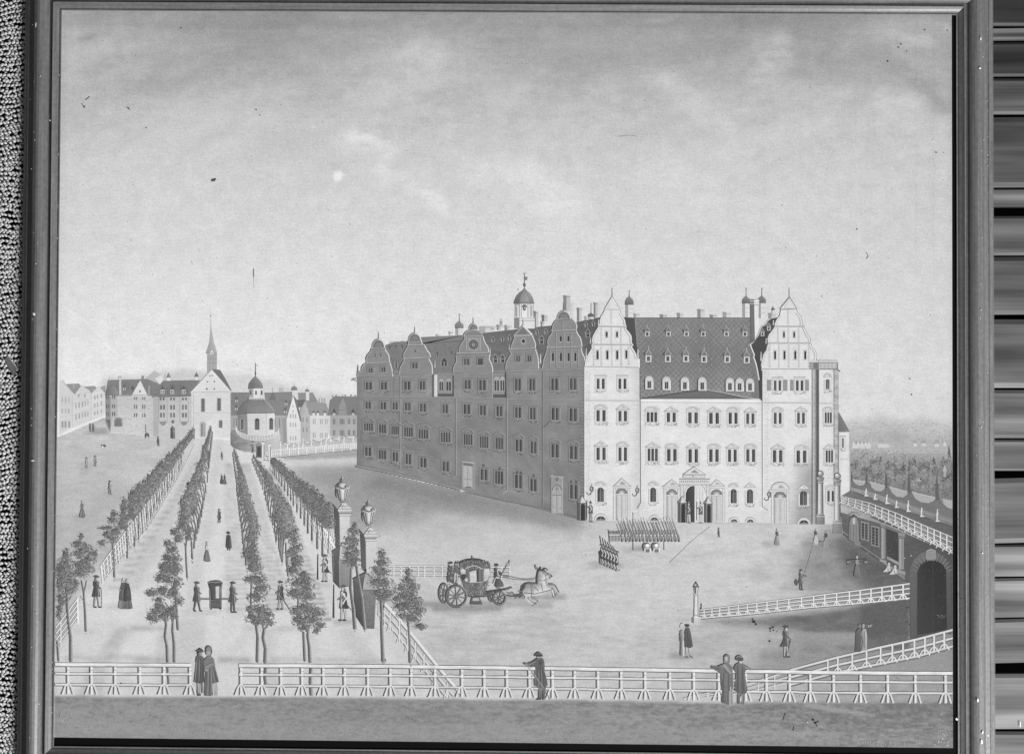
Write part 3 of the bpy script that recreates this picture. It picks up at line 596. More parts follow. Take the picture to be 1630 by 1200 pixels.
# ---------------------------------------------------------------- garden wall, statues and bridge
m = M('garden_parapet', 2, painting, 'pale garden parapet with swags and small white statues beyond the bridge').v('T2')
m.poly([(560, 1040), (700, 1045), (860, 1035), (1000, 1015), (1195, 1000), (1195, 1046), (585, 1098)], [186, 190, 192, 186, 176, 180, 184], 0)
for a, b, y in ((660, 742, 1058), (748, 808, 1052), (814, 868, 1046), (875, 968, 1030), (1010, 1095, 1018), (1104, 1190, 1008)):
    m.line([(a, y-12), (a+(b-a)*.25, y+2), ((a+b)/2, y+6), (a+(b-a)*.75, y+2), (b, y-12)], (1.0), 130, 2); m.poly([(a, y-10), (b, y-10), ((a+b)/2+10, y+4), ((a+b)/2-10, y+4)], 206, 1)
for x, y, h in ((652, 1090, 60), (745, 1085, 52), (810, 1068, 56), (870, 1062, 56), (938, 1066, 30), (974, 1055, 46), (1006, 1030, 30), (1064, 1022, 26), (1100, 1045, 46), (1165, 1032, 30), (700, 1084, 22), (780, 1078, 20)):
    m.line([(x+2, y), (x+1, y-h*.4)], 2.0, 150, 3).line([(x, y), (x, y-h*.45), (x+1, y-h*.8)], (1.6, 1.2), 230, 4).ell(x+1, y-h*.9, 4, 6, 232, 5).line([(x-6, y), (x+8, y)], 1.2, 236, 5)
m.build()
m = M('bridge_railing', 2, painting, 'white latticed railing of the bridge into the palace').v('T2')
for t0, t1 in ((1095, 1043), (1120, 1064), (1145, 1085)): m.line([(585, t0), (1193, t1)], 1, 220, 5)
m.line([(585, 1150), (1193, 1090)], 1.5, 120, 4)
for i in range(44):
    x = 585+i*13.9+J(1.5); y = 1095-(x-585)*.0855; m.line([(x, y), (x, y+50-(x-585)*.012)], .9, 216, 6)
for i in range(10): x = 590+i*62; y = 1097-(x-585)*.0855; m.line([(x, y-6), (x, y+48)], 1.4, 228, 7)
m.build()
m = M('gate', 2, painting, 'white double posted gate beside the small sentry box').v('T2')
for x, y0, y1 in ((528, 1040, 1172), (573, 1054, 1184)):
    m.rect(x-7, y0+8, x+3, y1, 222, 5).rect(x+3, y0+8, x+9, y1, 140, 5).rect(x-10, y0, x+10, y0+14, 216, 6).ell(x, y0-2, 6, 8, 150, 6)
m.line([(536, 1105), (570, 1108)], .8, 200, 6).line([(536, 1165), (570, 1170)], .8, 130, 6).line([(538, 1108), (568, 1165)], .7, 130, 6).line([(536, 1135), (568, 1138)], .6, 150, 6).build()
m = M('sentry_box', 2, painting, 'small dark sentry box beside the distant gate').v('T2')
m.rect(480, 1062, 518, 1148, 112, 5).poly([(476, 1066), (498, 1042), (520, 1062)], 150, 6).line([(476, 1066), (498, 1042), (520, 1062)], .8, 90, 7).rect(488, 1072, 510, 1138, 72, 6).line([(500, 1072), (500, 1138)], .8, 104, 7).build()
# ---------------------------------------------------------------- the palace
DK = dict(wall=136, hi=152, lo=104, fr=134, pane=82, orn=(166, 104))
LT = dict(wall=214, hi=234, lo=170, fr=206, pane=80, orn=(140, 172))
def window(par, key, x0, x1, y0, y1, n=2, top='flat', c=DK, sl=0.0, name='window', layer=4, apron=True, arched=False, s_=None):
    """stone window: surround, lights with glazing bars, pediment or lintel, carved apron"""
    m = M(name, layer, par).v(key); k = VIEWS[key][2]; u = k*1.0
    wd = x1-x0; f = lambda x, y: (x, y+sl*(x-x0)); dark = c is DK
    def q(a, b, d, e, g, l): m.poly([f(a, b), f(d, b), f(d, e), f(a, e)], g, l)
    q(x0-2.6*u, y0-1.6*u, x1+2.6*u, y1+1.2*u, c['fr'], 0)
    m.line([f(x0-2.8*u, y0-2*u), f(x0-2.8*u, y1+1.5*u)], .6, c['lo'], 1).line([f(x1+2.8*u, y0-2*u), f(x1+2.8*u, y1+1.5*u)], .7, c['hi'] if dark else 194, 1)
    m.line([f(x0-3*u, y1+1.4*u), f(x1+3*u, y1+1.4*u)], .6, c['hi'] if dark else 176, 1)
    gap = wd*((.2 if dark else .3) if n == 2 else .1); lw = (wd-gap*(n-1))/n
    for i in range(n):
        a = x0+i*(lw+gap); b = a+lw
        if arched and n == 1: m.ell((a+b)/2, y0, lw/2, lw/2, c['pane'], 2, 10, a0=0, a1=180)
        g = c['pane']+J(6)
        q(a, y0, b, y1, g, 2)
        q(a, y0, a+lw*.3, y1, g-22, 3)
        nb = max(3, int((y1-y0)/k/3.2))
        for j in range(1, nb): yy = y0+(y1-y0)*j/nb; m.line([f(a+lw*.3, yy), f(b, yy)], .4, g+46, 4)
        if arched: m.line([f((a+b)/2, y0-lw*.4), f((a+b)/2, y1)], .55, g+80, 5); m.line([f(a+lw*.25, y0), f(a+lw*.25, y1)], .4, g+50, 5).line([f(a+lw*.75, y0), f(a+lw*.75, y1)], .4, g+60, 5)
        elif n == 2: m.line([f(b-lw*.25, y0), f(b-lw*.25, y1)], .35, g+36, 5)
    X0, X1 = x0-3.6*u, x1+3.6*u; cx = (x0+x1)/2; ht = (1.6 if not arched else 2.5)*u+ (lw/2 if arched else 0)
    if top == 'flat':
        q(X0, y0-4.6*u, X1, y0-3*u, c['fr']+6, 1); m.line([f(X0, y0-5.2*u), f(X1, y0-5.2*u)], .9, c['hi'] if dark else 170, 2).line([f(X0, y0-3.4*u), f(X1, y0-3.2*u)], .6, c['lo'], 2)
    elif top == 'arch':
        b = y0-ht-.8*u; h = 6.2*u
        A = [f(cx+(X1-X0)/2*math.cos(t), b-h*math.sin(t)) for t in np.linspace(0, math.pi, 11)]
        m.poly(A, c['fr'] if dark else 206, 1).line(A, .9, c['hi'] if dark else 168, 2); m.line([A[0], A[-1]], .8, c['lo']+14, 3)
        B = [f(cx+(X1-X0)/2*.66*math.cos(t), b-u*.4-h*.62*math.sin(t)) for t in np.linspace(0, math.pi, 9)]
        m.line(B, .8, c['lo'] if dark else 166, 3); m.line([(B[1][0], B[1][1]+1), (B[3][0], B[3][1]+1.5)], 1.5, c['lo'] if dark else 158, 4)
        if dark: m.line([(a_[0]-.6*u, a_[1]-.5*u) for a_ in A[5:]], .7, c['lo'], 3)
    elif top == 'tri':
        b = y0-ht-.8*u; h = 7.5*u
        m.poly([f(X0-u, b), f(cx, b-h), f(X1+u, b)], 208, 1).line([f(X0-u, b), f(cx, b-h), f(X1+u, b)], .9, 162, 2).line([f(X0-u, b), f(X1+u, b)], .9, 158, 3)
        m.poly([f(cx-wd*.12, b-h*.5), f(cx+wd*.05, b-h*.68), f(cx+wd*.34, b-h*.22)], 150, 3)
    if apron:
        for i in range(int(wd/k*1.6)+6):   # carved scrolls under the sill
            x = random.uniform(X0, X1); y = y1+random.uniform(2.2, 6.2)*u; m.line([f(x, y), f(x+J(2)*u, y+J(1.2)*u)], .75, random.choice(c['orn']), 3)
        m.line([f(X0+u, y1+2*u), f(cx-2*u, y1+6*u), f(cx+2*u, y1+6*u), f(X1-u, y1+2*u)], .6, c['orn'][1], 2)
    m.build()
def scroll_gable(par, key, left, right, bands, c, base, label=None, lw=1.2, name='gable'):
    m = M(name, 3, par, label).v(key); k = VIEWS[key][2]
    m.poly(left+right[::-1], c['wall'], 0)
    return m
# silhouettes behind the roofs
pal = M('palace', 2, painting, 'four storey Renaissance palace, one wing in shade and one front in full light')
# shaded wing wall
def base_y(x): return np.interp(x, [565, 731, 931], [741, 779, 829])
def top_y(x): return np.interp(x, [568, 625, 725, 860, 931], [599, 596.5, 592.5, 586.5, 585])
xs = list(np.linspace(568.5, 931, 74))
_fx, _ft = np.meshgrid(np.linspace(568.5, 931, 74), np.linspace(0, 1, 25)); FN = 20*vnoise(_fx, _ft*200, 40, 18, 51)+12*vnoise(_fx, _ft*220, 9, 5, 52, 3)
_lx, _ly = np.meshgrid(np.arange(925, 1345, 4.), np.arange(580, 840, 4.)); LN = 14*vnoise(_lx, _ly, 30, 22, 53)+10*vnoise(_lx, _ly, 7, 4, 54, 3)
def ln(x, y): return LN[min(int((y-580)/4), LN.shape[0]-1), min(int((x-925)/4), LN.shape[1]-1)]
for ia, (a, b) in enumerate(zip(xs[:-1], xs[1:])):
    for i in range(24):
        g = lambda x, t: 131+1.3*FN[min(int(round(t*24)), 24), min(ia+(x == b), 73)]-6*(x < 574)+ (4 if t < .3 else -2*t) - 6*max(0, (x-900)/30)
        y = lambda x, t: top_y(x)*(1-t)+base_y(x)*t
        t0, t1 = i/24, (i+1)/24
        pal.poly([(a, y(a, t0)), (b, y(b, t0)), (b, y(b, t1)), (a, y(a, t1))], [g(a, t0), g(b, t0), g(b, t1), g(a, t1)], 2); pal.k -= 1
def band(m, pts, w=1.6, hi=158, lo=100, l=4, dy=1.4):
    m.line(pts, w, hi, l); m.line([(x, y+dy) for x, y in pts], .8, lo, l+1)
for _ in range(900):
    x = random.uniform(572, 925); y = random.uniform(float(top_y(x))+2, float(base_y(x))-2); pal.line([(x, y), (x+random.uniform(2, 7), y+.4)], .6, 134+random.choice((-12, -8, 9)), 3)
pal.v('P5'); band(pal, [(80, 62), (410, 50), (490, 42), (800, 30), (1010, 22), (1200, 10)]); band(pal, [(82, 250), (490, 258), (800, 263), (1195, 262)])
pal.v('P6'); band(pal, [(0, 210), (320, 218), (590, 226), (895, 232)], 1.8); band(pal, [(0, 12), (205, 8), (320, 8), (590, 2), (900, -8)])
pal.v('P5'); pal.line([(60, 905), (330, 960), (700, 1040), (1060, 1128)], 1.6, 142, 4).line([(60, 915), (330, 972), (700, 1052), (1060, 1142)], 1.2, 108, 5).line([(82, 890), (330, 945), (700, 1025)], .8, 116, 5)
pal.v('P6'); pal.line([(0, 925), (330, 1000), (600, 1050), (860, 1120)], 1.6, 112, 5)
pal.v('P5')
for x, y0, y1 in ((493, 45, 250), (493, 262, 935), (1022, 262, 1000)): pal.line([(x+5, y0), (x+5, y1)], .9, 164, 6).line([(x-3, y0), (x-3, y1)], 1, 98, 6)
pal.line([(1022, 1000), (1000, 1030)], 1.2, 150, 6).line([(425, 52), (425, 245)], 1.4, 118, 6).line([(415, 52), (415, 245)], .8, 150, 6)
pal.line([(430, 50), (432, 20), (455, 5), (478, 20), (480, 48)], 1, 158, 6)
pal.rect(795, 35, 818, 250, 106, 6).line([(100, 70), (100, 885)], 2.5, 126, 3)
pal.v('P6'); pal.line([(319, 215), (319, 915)], .8, 100, 6).line([(325, 215), (325, 915)], .8, 168, 6).line([(326, 915), (292, 938)], 1.2, 168, 7).line([(592, 0), (592, 1040)], 1.5, 104, 6).line([(598, 0), (598, 1040)], .7, 150, 6)
pal.line([(660, 378), (590, 440)], 1.4, 96, 6).line([(312, 0), (316, 210)], 1.4, 92, 6)
for y in range(20, 1090, 26): pal.line([(898, y), (912, y)], .7, 108, 6).line([(888, y+13), (904, y+13)], .6, 156, 6)
# lit front walls
pal.v('0')
def lit(x0, x1, y0, y1a, y1b, fn, l=2, nx=22, ny=44):
    for i in range(nx):
        for j in range(ny):
            a, b = x0+(x1-x0)*i/nx, x0+(x1-x0)*(i+1)/nx
            yy = lambda x, t: y0+(y1a+(y1b-y1a)*(x-x0)/(x1-x0)-y0)*t
            q = [(a, yy(a, j/ny)), (b, yy(b, j/ny)), (b, yy(b, (j+1)/ny)), (a, yy(a, (j+1)/ny))]
            pal.poly(q, [fn(*c)+ln(*c) for c in q], l); pal.k -= 1
sg = lambda v: 1/(1+math.exp(-v))
lit(931, 1018, 583, 828, 830, lambda x, y: 215+J(3)-18*sg((x-1010)/4)-8*sg((935-x)/2)-8*sg((y-800)/10))
lit(1018, 1213, 635, 830, 833, lambda x, y: 216+J(3)-10*sg((1026-x)/3)-8*sg((x-1206)/3)-8*sg((y-805)/9))
lit(1213, 1293, 586, 833, 834, lambda x, y: 216+J(3)-10*sg((1220-x)/3)-6*sg((y-800)/12)-62*sg((x-1268-(770-y)*.16)/7)*sg((y-722)/14))
lit(1304, 1328, 588, 834, 834, lambda x, y: 216+J(2)-12*sg((x-1324)/2)-12*sg((y-790)/15))
lit(1292, 1304, 588, 834, 834, lambda x, y: 178-88*math.exp(-((x-1301)/3.0)**2)-10*sg((y-740)/20), nx=12)
lit(1327, 1335, 588, 800, 802, lambda x, y: 170-14*math.sin(y*.4))
lit(1334, 1352.5, 687, 790, 792, lambda x, y: 214-12*sg((1337-x)/1.5)-10*sg((x-1350)/1))
for _ in range(1300):
    x = random.uniform(934, 1326); y = random.uniform(640 if 1018 < x < 1213 else 592, 828)
    if 1290 < x < 1306: continue
    pal.line([(x, y), (x+random.uniform(2, 9), y+J(.4))], .5, random.choice((204, 208, 230, 232)) if y < 740 or x < 1262 else random.choice((160, 185)), 3)
for k in range(22):   # quoins
    y = 592+k*10.7
    for x in (933, 1011, 1217, 1324): pal.line([(x, y), (x+random.choice((4, 7)), y)], .7, 182, 4).line([(x+random.choice((4, 7)), y), (x+5, y+10)], .5, 190, 4)
pal.line([(931, 585), (931, 828)], 1.2, 232, 5).line([(1018.5, 585), (1019, 636), (1019.5, 800), (1014, 809)], 1.3, 96, 6).line([(1213, 588), (1213.3, 806), (1222, 812)], 1.1, 108, 6).line([(1215, 640), (1215, 805)], .8, 236, 6)
pal.line([(1302, 590), (1303, 828)], 1, 96, 6).line([(1293, 600), (1293.5, 830)], .7, 140, 6)
for y in range(605, 830, 12): pal.line([(1295, y), (1301, y+2)], .6, 128, 5)
band(pal, [(931, 636.5), (1018, 637)], 1.6, 196, 172); band(pal, [(1214, 640), (1293, 640.5)], 1.6, 196, 160); band(pal, [(1304, 641), (1328, 641)], 1.4, 196, 160); pal.line([(1019, 637.5), (1213, 639)], 2, 232, 5).line([(1019, 640), (1213, 641.5)], .8, 168, 6)
pal.line([(931, 828.5), (1018, 830.5), (1213, 833), (1300, 834.5)], 1.2, 176, 6)
pal.line([(1334.5, 731), (1352, 730)], .9, 176, 5).line([(1334, 688), (1354, 687)], 1.2, 168, 6).line([(1335, 690), (1335, 790)], .8, 150, 6).line([(1352.5, 690), (1353, 792)], .8, 150, 6)
pal.poly([(1334, 655), (1336, 657), (1353, 687), (1334, 687)], [128, 118, 132, 110], 5)
for i in range(5): pal.line([(1335, 664+i*5), (1340+i*3, 664+i*5+4)], .5, 96, 6)
palo = pal.build()
# roofs
rf = M('roof', 1, palo, 'dark roof of the shaded wing between its gables').v('P1')
rf.poly([(200, 900), (385, 800), (480, 762), (640, 755), (770, 715), (1000, 712), (1250, 680), (1420, 680), (1560, 690), (1560, 1130), (430, 1130)], 124, 0)
rf.poly([(640, 800), (1230, 745), (1230, 690), (770, 712), (780, 790)], 126, 1).line([(650, 792), (1240, 745)], .9, 96, 2)
for cx, y in ((437, 825), (500, 815), (568, 815), (940, 890), (1092, 880)):
    rf.poly([(cx-16, y), (cx, y-26), (cx+16, y)], 90, 3).rect(cx-11, y-2, cx+13, y+26, 146, 4).rect(cx-3, y, cx+8, y+24, 66, 5)
for cx, y in ((1015, 975),): rf.poly([(cx-42, y), (cx, y-56), (cx+42, y)], 82, 3).line([(cx-42, y), (cx, y-54), (cx+42, y)], .8, 160, 4).rect(cx-36, y, cx+38, y+44, 140, 4).rect(cx-26, y+4, cx-8, y+40, 62, 5).rect(cx+6, y+4, cx+24, y+40, 62, 5)
rf.v('P2'); rf.poly([(0, 672), (60, 664), (350, 632), (520, 612), (750, 590), (1000, 556), (1090, 538), (1262, 503), (1262, 640), (1180, 800), (1100, 930), (1120, 1040), (0, 1080)], [112, 110, 106, 102, 104, 102, 98, 94, 96, 100, 116, 124, 122], 1)
for x, y in ((130, 740), (230, 732), (303, 722), (597, 662), (690, 655), (1117, 580), (1195, 570)):
    rf.poly([(x-22, y), (x+2, y-42), (x+24, y)], 84, 3).line([(x-20, y), (x+2, y-38), (x+22, y)], .8, 164, 4).rect(x-13, y-4, x+17, y+24, 160, 4).rect(x-2, y-2, x+11, y+22, 62, 5)
for x, y in ((155, 940), (232, 940), (645, 740), (1135, 670)):
    rf.poly([(x-32, y), (x+2, y-52), (x+34, y)], 86, 3).line([(x-30, y), (x+2, y-50), (x+32, y)], .9, 168, 4).rect(x-22, y-2, x+26, y+44, 158, 4).rect(x-12, y+4, x+18, y+40, 58, 5).line([(x+3, y+4), (x+3, y+40)], .5, 120, 6)
for k in range(60):
    x = random.uniform(20, 330) if k % 2 else random.uniform(560, 700); y = random.uniform(700, 1000); s1 = random.choice((-1, 1)); rf.line([(x, y), (x+s1*34, y+34)], .6, 88+J(6), 2)
rf.v('P1')
for k in range(130):
    x = random.uniform(400, 1480); y = random.uniform(770, 1050); s1 = random.choice((-1, 1)); rf.line([(x, y), (x+s1*26, y+28)], .6, random.choice((98, 134)), 2)
rf.v('P2').poly([(1100, 820), (1170, 760), (1180, 830), (1120, 930)], 96, 2)
rf.build()
# lead roof of the lit front
rl = M('roof', 1, palo, 'large grey slate roof with a lattice of diamond slates').v('P3')
rl.poly([(75, 392), (150, 392), (185, 640), (225, 790), (232, 1175), (200, 780), (150, 640), (95, 470)], 84, 1)
rl.field([150, 300, 450, 600, 750, 900, 1050, 1200, 1300], [396, 500, 620, 740, 860, 980, 1100, 1180], lambda x, y: 132+4*math.sin(x*.013)+5*((y-700)/500)-6*math.sin(y*.01), 0)
rl.poly([(180, 396), (150, 396), (150, 1180), (232, 1180), (232, 1000), (225, 790), (200, 640)], 86, 1)
rl.poly([(1300, 396), (1300, 640), (1330, 760), (1360, 900), (1372, 1180), (1300, 1180)], 124, 0).poly([(1300, 396), (1300, 640), (1330, 760), (1360, 900), (1372, 1180), (1400, 1180), (1400, 800), (1330, 600), (1340, 396)], 84, 1)
def inroof(x, y): return (x > 185+(y-396)*.07 and y > 402 and x < 1290+max(0, (y-600))*.14 and y < 1165)
for fam in (1, -1):
    for k in range(-30, 62):
        x0 = k*48+J(4); pts = []
        for t in range(0, 40):
            y = 396+t*20; x = x0+fam*(y-396)*.92+J(1.5)
            if inroof(x, y) and random.random() > .04: pts.append((x, y))
            else:
                if len(pts) > 1: rl.line(pts, .6, 102+J(7), 3 if fam > 0 else 4)
                pts = []
        if len(pts) > 1: rl.line(pts, .6, 102+J(7), 3 if fam > 0 else 4)
for k in range(260):
    x = random.uniform(200, 1290); y = random.uniform(405, 1150)
    if inroof(x, y): rl.ell(x, y, 9, 9, random.choice((122, 142, 144)), 1, 4)
rl.line([(150, 398), (1290, 398)], .9, 78, 5)
rl.poly([(232, 1168), (420, 1140), (640, 1108), (835, 1082), (1000, 1112), (1200, 1155), (1372, 1182), (1372, 1190), (232, 1182)], 112, 5)
for k in range(20): x = 440+k*38; rl.line([(x, 1168), (x-16, 1150)], .6, 86, 6).line([(x, 1168), (x+16, 1150)], .6, 86, 6)
rl.line([(232, 1168), (420, 1140), (640, 1108), (835, 1082), (1000, 1112), (1200, 1155), (1372, 1180)], 1.3, 66, 7).line([(840, 1078), (1000, 1106), (1200, 1148), (1366, 1172)], 1, 190, 8)
rl.build()
for cx, y in [(x, 520) for x in (300, 503, 675, 835, 1057, 1233)]:
    m = M('dormer', 2, palo).v('P3'); m.poly([(cx-46, y-6), (cx-6, y-30), (cx-10, y+44), (cx-30, y+18)], 88, 0)
    m.poly([(cx-24, y), (cx+2, y-38), (cx+28, y)], 120, 1).line([(cx-24, y), (cx+2, y-38), (cx+28, y)], .8, 176, 2).rect(cx-20, y+4, cx+24, y+56, 196, 3).rect(cx-10, y+14, cx+13, y+48, 70, 4).line([(cx+2, y+14), (cx+2, y+48)], .5, 128, 5).line([(cx+2, y-38), (cx+2, y-56)], .6, 200, 3).line([(cx-20, y+57), (cx+24, y+57)], .7, 80, 4).line([(cx-24, y+3), (cx+28, y+3)], .7, 84, 4).build()
for cx, y in zip((312, 497, 670, 843, 1065, 1250), (744, 744, 744, 748, 750, 756)):
    m = M('dormer', 2, palo).v('P3'); m.poly([(cx-52, y-8), (cx-6, y-30), (cx-14, y+60), (cx-34, y+20)], 86, 0)
    m.poly([(cx-30, y+4), (cx+2, y-46), (cx+34, y+4)], 122, 1).line([(cx-30, y+4), (cx+2, y-46), (cx+34, y+4)], .9, 184, 2).rect(cx-26, y+6, cx+30, y+76, 200, 3).rect(cx-12, y+20, cx+15, y+64, 66, 4).line([(cx+3, y+20), (cx+3, y+64)], .6, 140, 5).line([(cx+2, y-46), (cx+2, y-72)], .6, 206, 3).line([(cx-26, y+77), (cx+30, y+77)], .8, 78, 4).line([(cx-30, y+6), (cx+34, y+6)], .7, 84, 4).line([(cx-6, y-30), (cx-6, y)], .5, 150, 3).build()
for cx, y0 in zip((320, 485, 660, 826, 1090, 1183, 1282), (950, 956, 960, 962, 968, 970, 972)):
    m = M('dormer', 2, palo).v('P3'); y1 = y0+132; m.ell(cx-8, y0+40, 44, 40, 80, 0, 12).rect(cx-50, y0+40, cx, y1-4, 82, 0)
    m.ell(cx, y0+38, 40, 38, 206, 1, 14, a0=0, a1=180).rect(cx-38, y0+38, cx+38, y1, 202, 1).ring(cx, y0+40, 36, 32, .8, 160, 2, 0, 180).ring(cx, y0+42, 22, 18, .7, 170, 2, 0, 180).line([(cx-40, y0+48), (cx+38, y0+48)], .7, 168, 3)
    m.rect(cx-16, y0+52, cx+18, y0+116, 68, 3).line([(cx+1, y0+52), (cx+1, y0+116)], .7, 150, 4).line([(cx-14, y0+72), (cx+18, y0+72)], .4, 130, 4).line([(cx-14, y0+94), (cx+18, y0+94)], .4, 130, 4).line([(cx-38, y1), (cx+38, y1)], .9, 90, 4).line([(cx+38, y0+40), (cx+38, y1)], .8, 236, 4).build()
# chimneys and turrets
def chim(key, x0, x1, y0, y1, g0, g1, capped=True):
    m = M('chimney', 0, palo).v(key); xm = x0+(x1-x0)*.45; k = VIEWS[key][2]
    m.rect(x0, y0, xm, y1, g0, 3).rect(xm, y0, x1, y1, g1, 3)
    for y in np.arange(y0+8, y1, 11): m.line([(x0, y), (x1, y)], .4, g0+22, 4)
    if capped: m.rect(x0-.6*k, y0, xm, y0+2*k, g0+10, 4).rect(xm, y0, x1+.8*k, y0+2*k, g1+4, 4).line([(x0-.6*k, y0+2.3*k), (x1+.8*k, y0+2.3*k)], .6, g0-10, 5)
    m.build()
for a in (('P2', 565, 612, 435, 610, 118, 206), ('P2', 648, 708, 475, 548, 108, 204), ('P2', 638, 675, 545, 610, 122, 206), ('P2', 878, 952, 268, 440, 128, 196), ('P2', 952, 992, 345, 520, 190, 204), ('P2', 1022, 1078, 400, 545, 122, 206),
          ('P2', 1028, 1084, 540, 735, 150, 216), ('P2', 1200, 1240, 342, 520, 120, 190), ('P2', 1242, 1300, 342, 500, 196, 206), ('P2', 112, 150, 608, 640, 140, 206), ('P2', 172, 215, 580, 636, 122, 200), ('P2', 255, 308, 584, 640, 122, 200),
          ('P1', 925, 970, 680, 715, 150, 206), ('P1', 1060, 1105, 650, 690, 150, 206), ('P1', 436, 480, 755, 775, 176, 206), ('P1', 565, 610, 748, 760, 170, 206), ('P1', 1385, 1530, 596, 672, 160, 206), ('P2', 1100, 1150, 488, 540, 150, 206),
          ('P3', 170, 226, 352, 392, 150, 206), ('P3', 422, 490, 362, 394, 130, 204), ('P3', 585, 648, 348, 394, 136, 208), ('P3', 780, 850, 312, 394, 134, 206), ('P3', 898, 966, 364, 394, 132, 204), ('P3', 1022, 1100, 340, 394, 146, 208), ('P4', 258, 330, 350, 400, 140, 206)):
    chim(*a)
m = M('chimney', 5, palo, 'tall square chimney stack between two domed turrets').v('P3'); m.poly([(1284, 250), (1330, 250), (1330, 620), (1288, 640)], 112, 3).poly([(1322, 250), (1366, 250), (1362, 520), (1330, 600)], 222, 3)
for y in range(270, 590, 24): m.line([(1290, y), (1328, y)], .4, 130, 4).line([(1334, y), (1358, y)], .4, 204, 4)
m.rect(1280, 224, 1322, 270, 120, 5).rect(1322, 224, 1370, 270, 222, 5); [m.line([(1280, y), (1370, y)], .7, g, 6) for y, g in ((236, 236), (248, 140), (262, 200), (274, 120))]; m.build()
def turret(key, x0, x1, yd, y0, y1, fin, g=130, name='turret', lab=None):
    m = M(name, 1, palo, lab).v(key); w = x1-x0; cx = (x0+x1)/2
    m.rect(x0+w*.06, y0, x0+w*.38, y1, 150, 3).rect(x0+w*.38, y0, x0+w*.94, y1, 212, 3)
    for i in (1, 2): m.line([(x0+w*.06, y0+(y1-y0)*i/3), (x0+w*.94, y0+(y1-y0)*i/3)], .6, 176, 4)
    R = [(x0, y0), (x0, y0-(y0-yd)*.35), (x0+w*.12, y0-(y0-yd)*.62), (x0+w*.34, y0-(y0-yd)*.82), (cx, yd), (x0+w*.66, y0-(y0-yd)*.82), (x0+w*.88, y0-(y0-yd)*.62), (x1, y0-(y0-yd)*.35), (x1, y0)]
    m.poly(R, [g-24, g-20, g-12, g, g+10, g+20, g+14, g, g-4], 5).line([(x0, y0+1), (x1, y0+1)], .9, 90, 6)
    for t in (.3, .55, .78): m.line([(cx, yd+2), (x0+w*t, y0-2)], .5, g-26, 6)
    m.line([(cx, yd+2), (cx, fin)], .9, 110, 6).ell(cx, yd-6, 4.5, 6, 88, 7).line([(cx+1, fin+6), (cx+11, fin+12)], .8, 140, 7).build()
turret('P3', 88, 172, 186, 268, 392, 132); turret('P3', 1206, 1286, 184, 255, 392, 108); turret('P4', 156, 236, 180, 252, 398, 112); turret('P1', 1128, 1220, 535, 612, 688, 462, 140); turret('P2', 1138, 1206, 452, 492, 520, 352, 118); turret('P4', 286, 320, 298, 318, 356, 296, 110)
m = M('turret', 1, palo, 'slim distant turret').v('P2'); m.ell(218, 556, 16, 22, 150, 3).rect(208, 520, 230, 545, 180, 4).line([(195, 582), (240, 582)], .8, 150, 4).line([(0, 600), (330, 600)], .8, 160, 1).build()
tw = M('clock_tower', 1, palo, 'octagonal bell tower with a domed cap and a flag vane').v('P2')
tw.rect(358, 505, 412, 620, 132, 3).rect(412, 505, 575, 620, 214, 3).rect(362, 350, 412, 505, 158, 3).rect(412, 350, 530, 505, 210, 3).rect(530, 350, 558, 505, 224, 3)
tw.poly([(378, 380), (395, 370), (405, 385), (405, 500), (378, 500)], 218, 4).rect(380, 385, 390, 500, 130, 5).poly([(440, 400), (442, 375), (465, 362), (490, 375), (494, 400), (494, 492), (440, 492)], 222, 4).poly([(440, 400), (442, 375), (465, 362), (490, 375), (494, 405), (470, 385)], 110, 5).ell(464, 408, 17, 24, 96, 6).ell(468, 402, 7, 10, 190, 7).rect(538, 372, 550, 490, 190, 5).rect(538, 372, 543, 490, 120, 6)
for x in (412, 432, 502, 530, 558): tw.line([(x, 350), (x, 505)], .7, 120, 6)
for y in (500, 512, 538): tw.line([(356, y), (575, y)], .8, 140 if y != 500 else 236, 6)
tw.poly([(350, 352), (358, 320), (378, 275), (410, 240), (445, 218), (465, 190), (430, 250), (412, 300), (408, 350)], [104, 108, 116, 126, 120, 104, 120, 116, 108], 7).poly([(408, 350), (412, 300), (430, 250), (465, 190), (500, 260), (520, 310), (526, 352)], [130, 140, 148, 130, 158, 156, 148], 7).poly([(526, 352), (520, 310), (500, 260), (465, 190), (490, 215), (530, 250), (558, 300), (568, 352)], [130, 140, 150, 130, 150, 148, 136, 128], 7)
tw.line([(350, 353), (568, 353)], 1.1, 92, 8).line([(465, 195), (430, 250), (408, 350)], .7, 92, 8).line([(465, 195), (500, 260), (526, 352)], .7, 112, 8).line([(465, 190), (465, 35)], (1.5, .8), 100, 8).ring(466, 158, 12, 16, .9, 92, 9, n=10).line([(452, 36), (476, 38)], .7, 120, 9).poly([(466, 72), (500, 74), (494, 90), (500, 106), (468, 108)], 130, 8).build()
